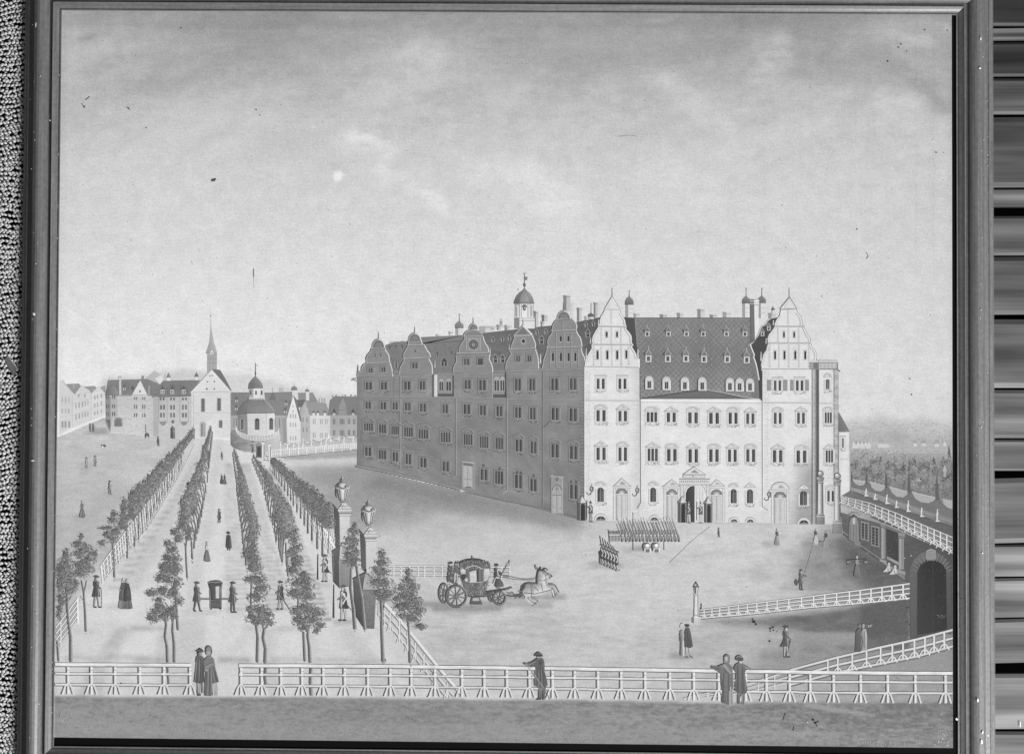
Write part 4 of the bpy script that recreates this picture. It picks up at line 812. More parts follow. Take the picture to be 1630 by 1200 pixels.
# gables
SX_ = lambda pts, dx: [(x+dx, y) for x, y in pts]
def gable(key, L, R, bands, c, label, extra=None, fin=None, wall=None, layer=3):
    """curved gable: outline L (bottom to top, left side) and R (bottom to top, right side)"""
    m = M('gable', layer, palo, label).v(key); dark = c is DK; wl = wall or c['wall']; k = VIEWS[key][2]
    m.poly(L+R[::-1], wl, 0)
    def sm(p):   # smooth the outline a little
        o = [p[0]]
        for a, b in zip(p[:-1], p[1:]): o += [(a[0]*.5+b[0]*.5, a[1]*.5+b[1]*.5), b]
        return o
    if dark:
        m.line([(x-1.2*k*.3, y) for x, y in L], 1.8, 84, 2).line([(x+4, y) for x, y in L], 1.2, 168, 3)
        m.line([(x-3, y) for x, y in R], 1.4, 104, 2).line([(x+2, y) for x, y in R], 1.7, 206, 3)
    else:
        m.line([(x-2, y) for x, y in L], 1.5, 126, 2).line([(x+5, y) for x, y in L], 1.1, 236, 3).line([(x+14, y) for x, y in L[1:-1]], 1.8, 192, 2).line([(x-14, y) for x, y in R[1:-1]], 2.6, 176, 2).line([(x+2, y) for x, y in R], 1.6, 124, 2).line([(x-3, y) for x, y in R], 1.4, 238, 3)
    for (xa, ya, xb, yb) in bands:
        m.line([(xa, ya), (xb, yb)], 1.5, 166 if dark else 176, 4).line([(xa, ya+7), (xb, yb+7)], .9, 96 if dark else 158, 5)
        for x, y in ((xa, ya), (xb, yb)): m.ell(x, y, 7, 9, 190 if dark else 196, 5, 8).ell(x-2, y+2, 4, 5, 90 if dark else 140, 6, 8)
    if extra: extra(m)
    xs = [p[0] for p in L+R]; ys = [p[1] for p in L+R]
    for _ in range(int((max(xs)-min(xs))/k*2.2)):
        y = random.uniform(min(ys)+20, max(ys)-4); xl = np.interp(-y, [-p[1] for p in L], [p[0] for p in L])+8; xr = np.interp(-y, [-p[1] for p in R], [p[0] for p in R])-16
        if xr > xl: x = random.uniform(xl, xr); m.line([(x, y), (min(x+random.uniform(8, 30), xr+6), y)], .5, wl+random.choice((-10, 8)), 1)
    if fin: m.line([(fin[0], fin[1]), (fin[0]-1, fin[2])], (1.5, .8), 120 if dark else 150, 4).ell(fin[0], (fin[1]+fin[2])/2, 4, 8, 104 if dark else 150, 5)
    return m.build()
def dome(m, cx, y, rx, ry, dark=True, g=None):
    m.ell(cx, y, rx, ry, g or (128 if dark else 214), 4, 14, a0=0, a1=180).ring(cx, y, rx, ry, 1.6, 158, 5, 90, 180).ring(cx, y, rx, ry, 2, 204, 5, 0, 90).ring(cx, y, rx*.72, ry*.7, .9, 96, 6, 0, 180).ring(cx-2, y, rx+4, ry+4, .7, 96, 4, 90, 180)
def e1(m): dome(m, 317, 822, 66, 88)
g1 = gable('P1', [(92, 1132), (95, 1080), (135, 1075), (138, 1035), (155, 1005), (188, 988), (190, 965), (186, 935), (198, 905), (232, 865), (240, 838), (252, 828)], [(465, 1130), (463, 1085), (455, 1035), (440, 995), (432, 980), (430, 950), (425, 905), (405, 870), (388, 848), (385, 830), (380, 822)],
      [(192, 986, 432, 978), (246, 832, 386, 830)], DK, 'small scroll gable at the far end of the shaded wing', e1, (317, 735, 660))
def e2(m): dome(m, 702, 745, 64, 74); m.line([(650, 745), (752, 738)], .9, 104, 6)
g2 = gable('P1', [(538, 1108), (540, 1050), (555, 1010), (580, 970), (588, 945), (580, 915), (584, 880), (612, 830), (632, 800), (632, 785), (632, 760), (640, 740)], [(886, 1104), (886, 1050), (882, 1005), (862, 965), (845, 935), (868, 915), (855, 880), (830, 850), (812, 815), (800, 792), (778, 782), (768, 742)],
      [(585, 940, 866, 925), (630, 798, 802, 792)], DK, 'second scroll gable of the shaded wing', e2, (701, 672, 600))
def e3(m):
    m.ell(1322, 698, 98, 62, 130, 3, 14, a0=0, a1=180).ring(1322, 698, 98, 62, 1.3, 168, 4, 0, 180).ring(1318, 698, 102, 66, .8, 96, 3, 90, 180); dome(m, 1328, 628, 48, 58)
    m.rect(1266, 714, 1382, 856, 150, 4).line([(1254, 712), (1254, 858)], 1.4, 172, 5).line([(1394, 712), (1394, 858)], 1.4, 172, 5).line([(1262, 712), (1262, 858)], .7, 100, 5).line([(1384, 712), (1384, 858)], .7, 100, 5)
gb = [(1108, 1088), (1108, 1050), (1118, 1010), (1140, 975), (1142, 930), (1132, 905), (1150, 885), (1170, 870), (1168, 840), (1180, 800), (1205, 765), (1225, 735), (1228, 705)]
g3 = gable('P1', gb, [(1526, 1082), (1526, 1040), (1512, 990), (1490, 950), (1492, 915), (1500, 895), (1482, 872), (1482, 850), (1476, 815), (1450, 780), (1432, 740), (1425, 705)],
      [(1140, 882, 1488, 876), (1228, 704, 1424, 702)], DK, 'clock gable, the middle one of the shaded wing', e3, (1322, 572, 505))
ck = M('clock', 3, palo, 'round clock face with a ring of dark numerals').v('P1'); ck.ell(1325, 790, 46, 48, 150, 6, 20).ring(1325, 790, 42, 44, 1.6, 74, 7, n=24).ring(1325, 790, 24, 25, 1.2, 76, 7, n=20)
for i in range(12): a = i*math.pi/6; ck.line([(1325+27*math.cos(a), 790+28*math.sin(a)), (1325+39*math.cos(a), 790+41*math.sin(a))], 1.1, 82, 8)
ck.line([(1325, 790), (1325, 770)], .7, 70, 9).line([(1325, 790), (1337, 797)], .7, 70, 9).build()
def e4(m):
    m.poly([(350, 694), (450, 586), (546, 686)], 134, 3).line([(350, 694), (450, 586)], 1.4, 160, 4).line([(344, 692), (448, 580)], .8, 84, 4).line([(450, 586), (548, 686)], 2.2, 216, 4).line([(350, 696), (546, 688)], 1.3, 172, 4).poly([(385, 684), (450, 612), (505, 680)], 118, 4)
    m.ring(455, 753, 26, 28, 1.6, 164, 5).ell(455, 753, 16, 18, 66, 6)
g4 = gable('P2', [(265, 1058), (263, 1025), (272, 975), (300, 920), (322, 890), (312, 865), (302, 848), (320, 830), (328, 790), (345, 750), (358, 715), (352, 695)], [(612, 1044), (612, 985), (608, 930), (595, 880), (582, 845), (575, 825), (582, 795), (575, 765), (556, 720), (548, 690)],
      [(316, 840, 582, 828)], DK, 'scroll gable with a triangular head and a round opening', e4, (450, 582, 522))
def pil(m, xs, y0, y1, dark, tick=True):
    for x in xs:
        m.rect(x-6, y0, x+6, y1, 142 if dark else 204, 4).line([(x-6, y0), (x-6, y1)], .7, 104 if dark else 168, 5).line([(x+6, y0), (x+6, y1)], .6, 160 if dark else 186, 5)
        if tick: m.poly([(x-9, y1), (x+12, y1), (x+2, y1-16)], 118 if dark else 176, 5)
def slots(m, xs, y0, y1, dark, w=15):
    for x in xs:
        m.rect(x-w*.9, y0-10, x+w*.95, y1+8, 150 if dark else 202, 5).line([(x-w*.9, y0-10), (x+w, y0-10)], .6, 108 if dark else 168, 6).rect(x-w*.25, y0, x+w*.6, y1, 62 if dark else 60, 7).rect(x-w*.5, y0, x-w*.25, y1, 120 if dark else 150, 7).line([(x-w*.9, y1+9), (x+w, y1+9)], .6, 172 if dark else 160, 6)
def e5(m):
    dome(m, 885, 518, 70, 84); pil(m, (870,), 530, 640, True, False); pil(m, (800, 882, 962), 660, 815, True, False); pil(m, (735, 803, 883, 962, 1035), 836, 1030, True)
    slots(m, (848, 930), 700, 755, True, 22); slots(m, (765, 850, 932, 1003), 878, 965, True, 22)
g5 = gable('P2', [(650, 1044), (660, 1000), (668, 950), (690, 880), (705, 835), (698, 810), (712, 800), (708, 750), (725, 705), (755, 670), (758, 645), (750, 635), (762, 620), (762, 590), (785, 550), (812, 525)], [(1105, 1035), (1104, 960), (1100, 925), (1078, 885), (1066, 840), (1072, 800), (1070, 780), (1058, 720), (1035, 690), (1018, 655), (1012, 635), (1020, 600), (1010, 560), (985, 525), (965, 512)],
      [(706, 824, 1070, 812), (758, 646, 1014, 634), (808, 524, 968, 516)], DK, 'tallest shaded gable, with two rows of slit windows', e5, (880, 432, 352))
def e6(m):
    m.poly([(1312, 420), (1397, 278), (1482, 420)], 216, 3).line([(1312, 420), (1397, 278)], 1.3, 168, 4).line([(1397, 278), (1484, 422)], 1.6, 176, 4).line([(1310, 422), (1484, 424)], 1.2, 170, 4).line([(1345, 408), (1397, 325), (1455, 408), (1345, 408)], .9, 176, 5).line([(1397, 300), (1440, 385)], 1, 236, 5)
    pil(m, (1388,), 430, 580, False, False); pil(m, (1282, 1388, 1490), 606, 780, False, False); pil(m, (1200, 1282, 1392, 1492), 802, 1015, False)
    slots(m, (1335, 1445), 655, 710, False, 22); slots(m, (1238, 1342, 1447), 855, 945, False, 24)
    m.v('P3'); slots(m, (100,), 706, 783, False, 20); slots(m, (12,), 0+527, 575, False, 4); pil(m, (55, 125), 665, 845, False); m.v('P2')
P3x = lambda x: (980+x/6-765)*6.6652; P3y = lambda y: (440+y/6-430)*6.6652
R6 = [(228, 872), (228, 790), (200, 782), (195, 745), (172, 705), (152, 672), (168, 655), (150, 630), (152, 600), (148, 568), (122, 530), (98, 505), (100, 480), (92, 455), (88, 420), (66, 385), (44, 355), (40, 325)]
g6 = gable('P2', [(1105, 1022), (1108, 985), (1118, 935), (1150, 880), (1180, 830), (1178, 795), (1190, 780), (1182, 745), (1192, 700), (1225, 640), (1250, 605), (1246, 585), (1268, 570), (1266, 535), (1280, 490), (1310, 445), (1318, 425)], [(P3x(a), P3y(b)) for a, b in R6],
      [(1182, 786, P3x(158), P3y(650)), (1250, 592, P3x(100), P3y(480))], LT, 'white scroll gable at the palace corner', e6, (1397, 280, 190), layer=4)
def e7(m):
    m.poly([(366, 310), (460, 200), (530, 308)], 214, 3).line([(366, 312), (460, 200)], 1.4, 136, 4).line([(460, 200), (530, 308)], 1.8, 156, 4).line([(366, 312), (532, 310)], 1.3, 150, 4).line([(410, 296), (458, 232), (505, 296), (410, 298)], .9, 168, 5)
    pil(m, (448,), 318, 470, False, False); pil(m, (350, 450, 548), 492, 628, False, False); pil(m, (270, 360, 452, 550, 645), 650, 868, False); slots(m, (405, 503), 530, 582, False, 18); slots(m, (320, 410, 513, 608), 712, 790, False, 20)
g7 = gable('P4', [(195, 884), (190, 840), (200, 800), (212, 745), (240, 705), (250, 660), (258, 640), (250, 600), (262, 560), (295, 520), (318, 485), (322, 450), (340, 410), (368, 375), (378, 320)], [(652, 884), (652, 830), (712, 795), (718, 745), (700, 710), (672, 680), (662, 650), (656, 600), (632, 560), (605, 510), (598, 480), (575, 462), (578, 430), (565, 385), (530, 345), (520, 315)],
      [(258, 634, 660, 634), (325, 474, 598, 476)], LT, 'white scroll gable beside the balcony', e7, (458, 196, 108))
m = M('cornice', 4, palo).v('P4'); m.line([(190, 886), (660, 886)], 1.8, 168, 1).line([(190, 894), (660, 894)], 1, 226, 2).build()
m = M('cornice', 4, palo).v('P2'); m.line([(1102, 1022), (1533, 1030)], 1.6, 176, 1).line([(1105, 1034), (1533, 1040)], 1, 232, 2); m.v('P3'); m.line([(0, 864), (228, 870)], 1.6, 160, 1); m.build()
m = M('balcony', 5, palo, 'roof balcony with a row of stone balusters').v('P4'); m.rect(650, 822, 922, 886, 150, 0).rect(690, 826, 735, 880, 118, 1)
for i in range(14): x = 745+i*13; m.rect(x, 828, x+6, 878, 210, 2)
m.rect(650, 804, 925, 820, 206, 3).line([(650, 822), (925, 822)], .9, 128, 4).line([(650, 884), (925, 888)], 1.2, 128, 4).line([(918, 826), (918, 884)], 1.4, 108, 4).line([(740, 804), (740, 886)], 1.2, 150, 4).poly([(915, 886), (930, 892), (944, 905), (936, 912)], 84, 4).build()
# coping line of the inner cross gable and little statues
m = M('gable_coping', 3, palo, 'curved white coping of the hidden cross gable').v('P4')
cpl = [(330, 392), (285, 398), (250, 425), (235, 458), (195, 480), (175, 520), (165, 560), (135, 595), (120, 625)]; cpr = [(345, 400), (330, 440), (318, 470), (300, 520), (275, 545), (262, 575), (252, 610), (258, 640), (250, 665)]
for i in range(8): m.poly([cpl[i], cpr[i], cpr[i+1], cpl[i+1]], 82+J(4), 0)
cpa = [(120, 625), (100, 650), (108, 700), (124, 760), (138, 830), (152, 900), (166, 990), (185, 1185)]; cpb = [(250, 665), (238, 700), (215, 740), (208, 790), (200, 840), (200, 900), (200, 990), (202, 1185)]
for i in range(7): m.poly([cpa[i], cpb[i], cpb[i+1], cpa[i+1]], 78+J(4), 0)
m.line(cpl+[(85, 650)], 1.5, 196, 2).line([(85, 650), (100, 690), (125, 750), (118, 770), (140, 830), (155, 900), (170, 990)], 1.8, 216, 2)
for x, y in ((202, 530), (262, 478)): m.poly([(x-20, y), (x, y-34), (x+20, y)], 110, 3).line([(x-20, y), (x, y-34), (x+20, y)], .8, 176, 4).rect(x-16, y, x+18, y+40, 188, 4).rect(x-7, y+6, x+8, y+34, 70, 5)
m.build()
for key, x, y, h, g in (('P4', 188, 805, 90, 208), ('P4', 236, 640, 50, 190), ('P4', 306, 462, 44, 200), ('P3', 212, 778, 88, 216), ('P1', 480, 1040, 90, 150), ('P1', 518, 1040, 80, 150), ('P1', 915, 1035, 80, 190), ('P1', 1148, 900, 60, 160), ('P1', 1500, 890, 70, 190), ('P1', 100, 1075, 72, 150), ('P2', 635, 985, 100, 214), ('P2', 303, 845, 60, 180), ('P2', 1120, 930, 110, 200), ('P2', 1252, 575, 50, 214), ('P2', 100, 880, 60, 190), ('P2', 1165, 775, 60, 200)):
    m = M('finial_statue', 5, palo).v(key); m.line([(x, y), (x-2, y-h*.4), (x+1, y-h*.75)], (2.2, 1.4), g-50, 4).line([(x+3, y), (x+1, y-h*.4), (x+2, y-h*.78)], (1.5, 1.0), g, 5).ell(x+1, y-h*.85, 5, 7, g, 6, 8).line([(x, y-h*.9), (x, y-h)], .6, g-30, 6).line([(x-9, y), (x+9, y)], 1.2, g-40, 6).build()
m = M('corbel', 3, palo, 'projecting iron bracket at the left corner').v('P1'); m.line([(90, 1150), (60, 1150), (30, 1168)], 1.2, 120, 3).line([(90, 1180), (60, 1165), (45, 1160)], .9, 130, 3).v('P5').line([(80, 100), (50, 90), (28, 82)], 1, 120, 4).build()
# windows of the shaded wing
W_ = lambda key, L, n, top, sl, **k: [window(palo, key, x0, x1, y0, y1, nn if nn else n, top, DK, sl, **k) for (x0, x1, y0, y1, nn) in L]
W_('P5', [(167, 222, 112, 180, 0), (312, 365, 112, 180, 0), (533, 590, 105, 182, 0), (682, 732, 100, 180, 0), (1110, 1165, 90, 172, 0)], 2, 'flat', -.02)
W_('P6', [(112, 160, 72, 148, 0), (385, 428, 62, 150, 0), (495, 537, 62, 150, 0), (662, 712, 60, 148, 0), (805, 853, 60, 145, 0)], 2, 'flat', 0)
W_('P5', [(163, 212, 297, 362, 0), (308, 358, 300, 367, 0), (423, 468, 305, 370, 0), (540, 592, 306, 377, 0), (685, 740, 316, 388, 0), (900, 948, 323, 404, 0), (1102, 1160, 323, 410, 0)], 2, 'flat', .03)
W_('P6', [(118, 160, 266, 338, 0), (243, 287, 270, 346, 0), (386, 430, 278, 358, 0), (500, 540, 281, 370, 0), (665, 717, 284, 375, 0), (802, 856, 288, 384, 0)], 2, 'flat', .04)
W_('P5', [(150, 230, 500, 570, 4), (293, 357, 514, 592, 3), (410, 480, 530, 606, 4), (533, 612, 540, 625, 4), (672, 758, 562, 645, 4), (883, 970, 588, 680, 4), (1102, 1180, 604, 705, 4)], 4, 'arch', .05)
W_('P6', [(115, 178, 500, 586, 4), (237, 293, 512, 596, 3), (390, 438, 525, 614, 2), (505, 548, 540, 628, 2), (663, 717, 560, 660, 2), (805, 860, 574, 672, 2)], 2, 'arch', .06)
W_('P5', [(160, 215, 728, 808, 2), (290, 358, 755, 840, 3), (423, 473, 777, 860, 2), (547, 597, 794, 888, 2), (687, 743, 832, 918, 2), (900, 960, 866, 956, 2)], 2, 'flat', .1)
W_('P6', [(122, 173, 750, 832, 2), (233, 292, 764, 860, 3), (385, 438, 793, 893, 2), (502, 548, 824, 916, 2), (805, 862, 868, 974, 2)], 2, 'flat', .1)
W_('P1', [(215, 255, 1040, 1086, 2), (350, 390, 1030, 1078, 2), (678, 732, 984, 1040, 2), (1228, 1280, 940, 1005, 2), (1376, 1427, 940, 1004, 2)], 2, 'flat', 0, name='gable_window', layer=5, apron=False)
W_('P2', [(380, 420, 908, 970, 2), (500, 540, 908, 970, 2), (-8, 28, 938, 1002, 2)], 2, 'flat', 0, name='gable_window', layer=5, apron=False)
for key, x, y in (('P1', 279, 908), ('P1', 340, 908), ('P1', 706, 862)): M('gable_window', 5, palo).v(key).rect(x-13, y-18, x+10, y+16, 156, 1).rect(x-5, y-12, x+8, y+12, 64, 2).line([(x-14, y-20), (x+14, y-20)], .6, 98, 3).build()
for key, xa, x0, x1, y0, y1, ws in (('P5', (812, 850), 850, 1000, 48, 245, ((865, 905), (932, 980))), ('P6', (205, 215), 215, 312, 20, 205, ((225, 262), (270, 304)))):
    m = M('loggia', 4, palo, 'recessed loggia with paired arched openings').v(key); m.rect(x0, y0, x1, y1, 140, 0).rect(x0, y1-(y1-y0)*.13, x1, y1, 92, 1).rect(x1-8, y0, x1+4, y1, 78, 1).rect(xa[0]+5, y0-10, xa[1]-2, y1+2, 202, 2)
    k = VIEWS[key][2]
    for a, b in ws:
        yt = y0+(y1-y0)*.18; yb = y1-(y1-y0)*.28; m.ell((a+b)/2, yt+8, (b-a)/2+3, 20, 164, 2, 10, a0=0, a1=180).rect(a-3, yt+8, b+3, yb+4, 158, 2).rect(a+2, yt+22, (a+b)/2-3, yb, 78, 3).rect((a+b)/2+3, yt+22, b-2, yb, 78, 3).ring((a+b)/2, yt+8, (b-a)/2+3, 20, .8, 104, 3, 0, 180)
    m.build()
m = M('arched_niche', 4, palo).v('P5'); m.line([(424, 5), (424, 40)], 1, 100, 1).line([(484, 5), (484, 40)], 1, 160, 1).build()
for x0, x1, y0, y1, key in ((1085, 1185, 880, 1115, 'P5'),):
    m = M('door', 4, palo, 'pale double door with carved overdoor').v(key); m.rect(1072, 862, 1196, 1130, 146, 0).line([(1080, 862), (1205, 882)], 1.4, 166, 1).line([(1076, 870), (1076, 1120)], .8, 100, 1).line([(1205, 880), (1205, 1140)], .8, 172, 1).poly([(1095, 905), (1180, 915), (1180, 1120), (1095, 1105)], 168, 2).line([(1138, 912), (1138, 1110)], .7, 116, 3).line([(1098, 1030), (1178, 1040)], .8, 124, 3).poly([(1095, 880), (1188, 892), (1186, 912), (1095, 902)], 112, 3).ell(1145, 1120, 34, 16, 112, 3, 10, a0=0, a1=180).build()
m = M('door', 4, palo, 'arched pale double door of the shaded wing').v('P6'); m.rect(655, 805, 750, 1092, 146, 0).line([(648, 804), (752, 812)], 1.4, 168, 1).line([(655, 810), (655, 1080)], .9, 104, 1).line([(748, 812), (748, 1100)], .9, 176, 1).ell(703, 912, 34, 38, 160, 2, 12, a0=0, a1=180).rect(669, 912, 737, 1086, 166, 2).ring(703, 912, 34, 38, 1.1, 98, 3, 0, 180).line([(703, 880), (703, 1084)], .9, 110, 3).line([(669, 950), (737, 950)], 1, 104, 3).line([(703, 886), (680, 945)], .7, 116, 3).line([(703, 886), (728, 945)], .7, 116, 3).ring(703, 828, 8, 10, 1.2, 80, 3).ell(680, 1040, 4, 4, 60, 4).ell(728, 1052, 4, 4, 60, 4).build()
m = M('oculus', 5, palo).v('P6')
for x, y in ((398, 776), (428, 780), (525, 802), (812, 848), (850, 850), (265, 748), (142, 724)): m.ring(x, y, 7, 8, 1, 74, 3, n=8)
m.build()
# windows of the lit front
Wl = lambda key, L, top, **k: [window(palo, key, x0, x1, y0, y1, n, top, LT, 0, **k) for (x0, x1, y0, y1, n) in L]
Wl('P7', [(200, 263, 14, 95, 2), (373, 435, 14, 95, 2)], 'flat'); Wl('P4', [(312, 380, 994, 1090, 2), (523, 592, 994, 1090, 2)], 'flat')
for x0, x1 in ((245, 286), (398, 441), (467, 500), (610, 646)):
    m = M('shutter', 4, palo).v('P4'); m.rect(x0, 988, x1, 1092, 158, 5)
    for i in range(13): m.line([(x0, 992+i*8), (x1, 992+i*8)], .5, 126, 6)
    m.build()
for key, x0, x1, y0, y1 in (('P4', 808, 842, 1000, 1076),): window(palo, key, x0, x1, y0, y1, 1, 'arch', LT, arched=True)
Wl('P7', [(198, 270, 264, 352, 2), (598, 680, 280, 358, 3), (928, 1004, 282, 368, 2)], 'arch'); Wl('P7', [(373, 440, 270, 352, 2), (758, 828, 284, 358, 2)], 'tri')
Wl('P8', [(45, 122, 285, 372, 2), (340, 404, 290, 372, 2), (745, 805, 285, 370, 2)], 'tri'); Wl('P8', [(200, 270, 284, 372, 2), (560, 620, 284, 372, 2), (965, 1020, 282, 366, 3)], 'arch')
Wl('P7', [(198, 270, 562, 660, 2), (605, 685, 570, 668, 3), (930, 1005, 574, 680, 2)], 'tri'); Wl('P7', [(373, 440, 560, 668, 2), (760, 835, 573, 670, 2)], 'arch')
Wl('P8', [(195, 263, 577, 675, 2), (552, 627, 582, 678, 2), (972, 1030, 584, 678, 3)], 'tri'); Wl('P8', [(45, 120, 575, 675, 2), (340, 410, 575, 675, 2), (740, 818, 585, 682, 2)], 'arch')
for key, x0, x1, y0, y1, t in (('P7', 205, 256, 905, 992, 'arch'), ('P7', 626, 671, 902, 992, 'arch'), ('P8', 216, 263, 915, 1003, 'arch'), ('P8', 345, 393, 918, 1003, 'tri'), ('P8', 767, 823, 935, 1020, 'tri')):
    window(palo, key, x0, x1, y0, y1, 1, t, LT, arched=True)
Wl('P8', [(985, 1038, 905, 990, 2)], 'arch'); Wl('P8', [(1100, 1116, 495, 562, 1)], 'flat', arched=True)
for key, cx, y, r in (('P7', 232, 1140, 38), ('P7', 658, 1142, 30), ('P8', 243, 1155, 28), ('P8', 372, 1156, 27), ('P8', 798, 1170, 38)):
    m = M('cellar_window', 4, palo).v(key); m.ell(cx, y, r+14, r+14, 206, 1, 14, a0=0, a1=180).ring(cx, y, r+14, r+14, .8, 162, 2, 0, 180).ell(cx, y, r, r*.86, 66, 3, 14, a0=0, a1=180).line([(cx, y), (cx, y-r*.8)], .8, 150, 4).line([(cx-r*.8, y-r*.25), (cx+r*.8, y-r*.25)], .8, 150, 4).line([(cx-r, y-1), (cx+r, y-1)], .8, 150, 4).build()
def fdoor(key, x0, x1, ya, y1, X0, X1, yp, yb, arch=False, lab=None):
    m = M('door', 4, palo, lab).v(key); cx = (x0+x1)/2; r = (x1-x0)/2
    m.rect(x0-22, yb, x0-4, y1, 210, 1).rect(x1+4, yb, x1+22, y1, 206, 1)
    for x in (x0-24, x0-6, x1+6, x1+24): m.line([(x, yb+10), (x, y1)], .7, 166, 2)
    m.rect(x0, ya+r, x1, y1, 196, 2).ell(cx, ya+r, r, r*.95, 90, 3, 14, a0=0, a1=180).ring(cx, ya+r, r+3, r, 1.1, 150, 4, 0, 180)
    for a in range(20, 180, 20): m.line([(cx, ya+r), (cx+r*.9*math.cos(math.radians(a)), ya+r-r*.86*math.sin(math.radians(a)))], .6, 206, 5)
    m.ring(cx, ya+r, r*.45, r*.42, .6, 200, 6, 0, 180).line([(x0, ya+r+3), (x1, ya+r+3)], 1.1, 222, 6).line([(x0, ya+r+9), (x1, ya+r+9)], .6, 150, 6).line([(cx, ya+r), (cx, y1)], .8, 156, 5).line([(x0+3, ya+r), (x0+3, y1)], 1.4, 156, 5)
    for x in (x0+12, cx+8): m.line([(x, ya+r+24), (x+r*.6, ya+r+24), (x+r*.6, y1-24), (x, y1-24), (x, ya+r+24)], .5, 176, 6)
    if arch: A = [(cx+(X1-X0)/2*math.cos(t), yb-8-(yb-8-yp)*math.sin(t)) for t in np.linspace(0, math.pi, 13)]
    else: A = [(X1, yb-6), (cx, yp), (X0, yb-6)]
    m.poly(A, 206, 5).line(A, 1.2, 152, 6).rect(X0, yb-8, X1, yb+6, 210, 6).line([(X0, yb-8), (X1, yb-8)], .9, 156, 7).line([(X0, yb+8), (X1, yb+8)], .8, 148, 7).poly([(cx-(X1-X0)*.12, yb-22), (cx+(X1-X0)*.02, yp+22), (cx+(X1-X0)*.25, yb-22)], 158, 7).build()
fdoor('P7', 356, 440, 885, 1140, 330, 475, 805, 878); fdoor('P7', 758, 838, 895, 1152, 722, 868, 815, 880); fdoor('P8', 62, 145, 895, 1155, 45, 170, 815, 876); fdoor('P8', 563, 655, 912, 1166, 535, 680, 836, 905, True)
m = M('portal', 5, palo, 'great arched portal with one leaf open and a pedimented top').v('P7')
m.rect(862, 860, 1100, 1155, 208, 0).poly([(905, 1155), (905, 930), (915, 895), (945, 868), (985, 864), (985, 1155)], [66, 66, 72, 80, 84, 74], 2).poly([(978, 1155), (978, 864), (1015, 868), (1042, 890), (1055, 925), (1055, 1155)], 210, 3)
for x in (992, 1018, 1042): m.line([(x, 880), (x, 1150)], .6, 170, 4)
m.line([(905, 1150), (903, 925), (918, 888), (948, 862), (982, 856), (1018, 862), (1046, 888), (1060, 925), (1060, 1150)], 1.4, 226, 5).line([(898, 1150), (896, 920), (912, 880), (945, 852), (982, 846), (1022, 852), (1052, 880), (1068, 920)], .8, 150, 5)
for x in (868, 890, 1072, 1094): m.line([(x, 862), (x, 1150)], .8, 150, 5)
m.rect(860, 815, 1100, 858, 202, 6).line([(856, 812), (1102, 812)], 1.2, 150, 7).line([(858, 858), (1102, 858)], 1, 150, 7)
for i in range(13): m.line([(872+i*17, 824), (872+i*17, 838)], 1.4, 142, 8)
m.rect(885, 782, 1060, 806, 206, 6).line([(885, 800), (1062, 800)], .9, 156, 7).line([(885, 782), (885, 802)], .8, 150, 7).line([(1062, 782), (1062, 802)], .8, 150, 7).ell(965, 790, 6, 6, 130, 8).poly([(886, 776), (972, 716), (1066, 776)], 206, 6).line([(884, 776), (972, 714), (1068, 776), (884, 776)], 1.2, 150, 7).poly([(945, 760), (975, 736), (1015, 766)], 146, 8).build()
for key, x, y, s1 in (('P7', 160, 890, 1), ('P7', 523, 900, 1), ('P8', 522, 935, 1)):
    m = M('wall_lantern', 6, palo).v(key); m.poly([(x-18, y), (x-4, y-26), (x+16, y-12), (x+12, y+20), (x-6, y+28)], 92, 1).poly([(x-12, y-2), (x, y-20), (x+4, y+18)], 190, 2).line([(x-4, y+28), (x-8, y+42), (x-26, y+48), (x-38, y+38), (x-36, y+28)], 1.2, 96, 2).line([(x, y-28), (x+2, y-38)], 1, 90, 2).build()
# ---------------------------------------------------------------- right: park, terrace, retaining wall
m = M('far_village', 0, painting, 'tiny pale houses and wooded slopes in the hazy distance').v('C3')
for x0, x1, y0, y1 in ((200, 360, 365, 402), (422, 520, 362, 392), (730, 760, 355, 384), (800, 838, 350, 380), (915, 952, 362, 388), (990, 1016, 352, 384)):
    m.rect(x0, y0, x1, y1, 198, 1)
for x in (213, 252, 285, 318, 345, 1003): m.poly([(x-15, 368), (x, 332), (x+15, 368)], 200, 2).line([(x+1, 332), (x+14, 362)], .8, 150, 3)
for x in (235, 268, 300, 332): m.poly([(x-10, 342), (x+10, 342), (x, 366)], 154, 2)
for x0, x1 in ((722, 768), (792, 846), (908, 958)): m.poly([(x0, 356), (x0+10, 332), (x1-10, 330), (x1, 356)], 156, 2)
for x in (446, 985): m.poly([(x-8, 352), (x-2, 290), (x+5, 350)], 158, 2)
m.rect(430, 330, 470, 350, 160, 2)
for _ in range(420):
    x = random.uniform(190, 1070); y = random.uniform(175, 455); m.line([(x, y), (x+random.uniform(3, 22), y+J(4))], random.uniform(.6, 1.6), 176+J(16)-max(0, (y-380))*.25, 0 if random.random() < .8 else 3)
m.build()
m = M('park_trees', 1, painting, 'soft mass of park trees behind the clipped garden', kind='stuff').v('C3')
m.field([186, 300, 450, 600, 750, 900, 1070], [452, 480, 520, 600, 680, 760, 830], lambda x, y: 166-32*min(1, (y-452)/130)-8*(x-186)/880+J(4), 0)
for _ in range(2600):
    x = random.uniform(188, 1068); y = random.triangular(425, 800, 540)+(x-186)*.05
    d = math.sin(x*.031+1.3)*math.sin(y*.045+x*.01)+.4*math.sin(x*.09)
    g = (112 if d > .1 else 144)+J(20)+max(0, (520-y))*.25
    if x > 960: g -= 10
    m.ell(x, y, random.uniform(4, 11), random.uniform(3, 7), g, 1+random.random()*6, 5, random.random()*3)
for _ in range(700):
    x = random.uniform(188, 1068); y = random.gauss(470, 26)+(x-186)*.03; m.ell(x, y, random.uniform(4, 13), random.uniform(2, 5), 160+J(12)-max(0, y-460)*.3, 1+random.random()*6, 6, random.random()*3)
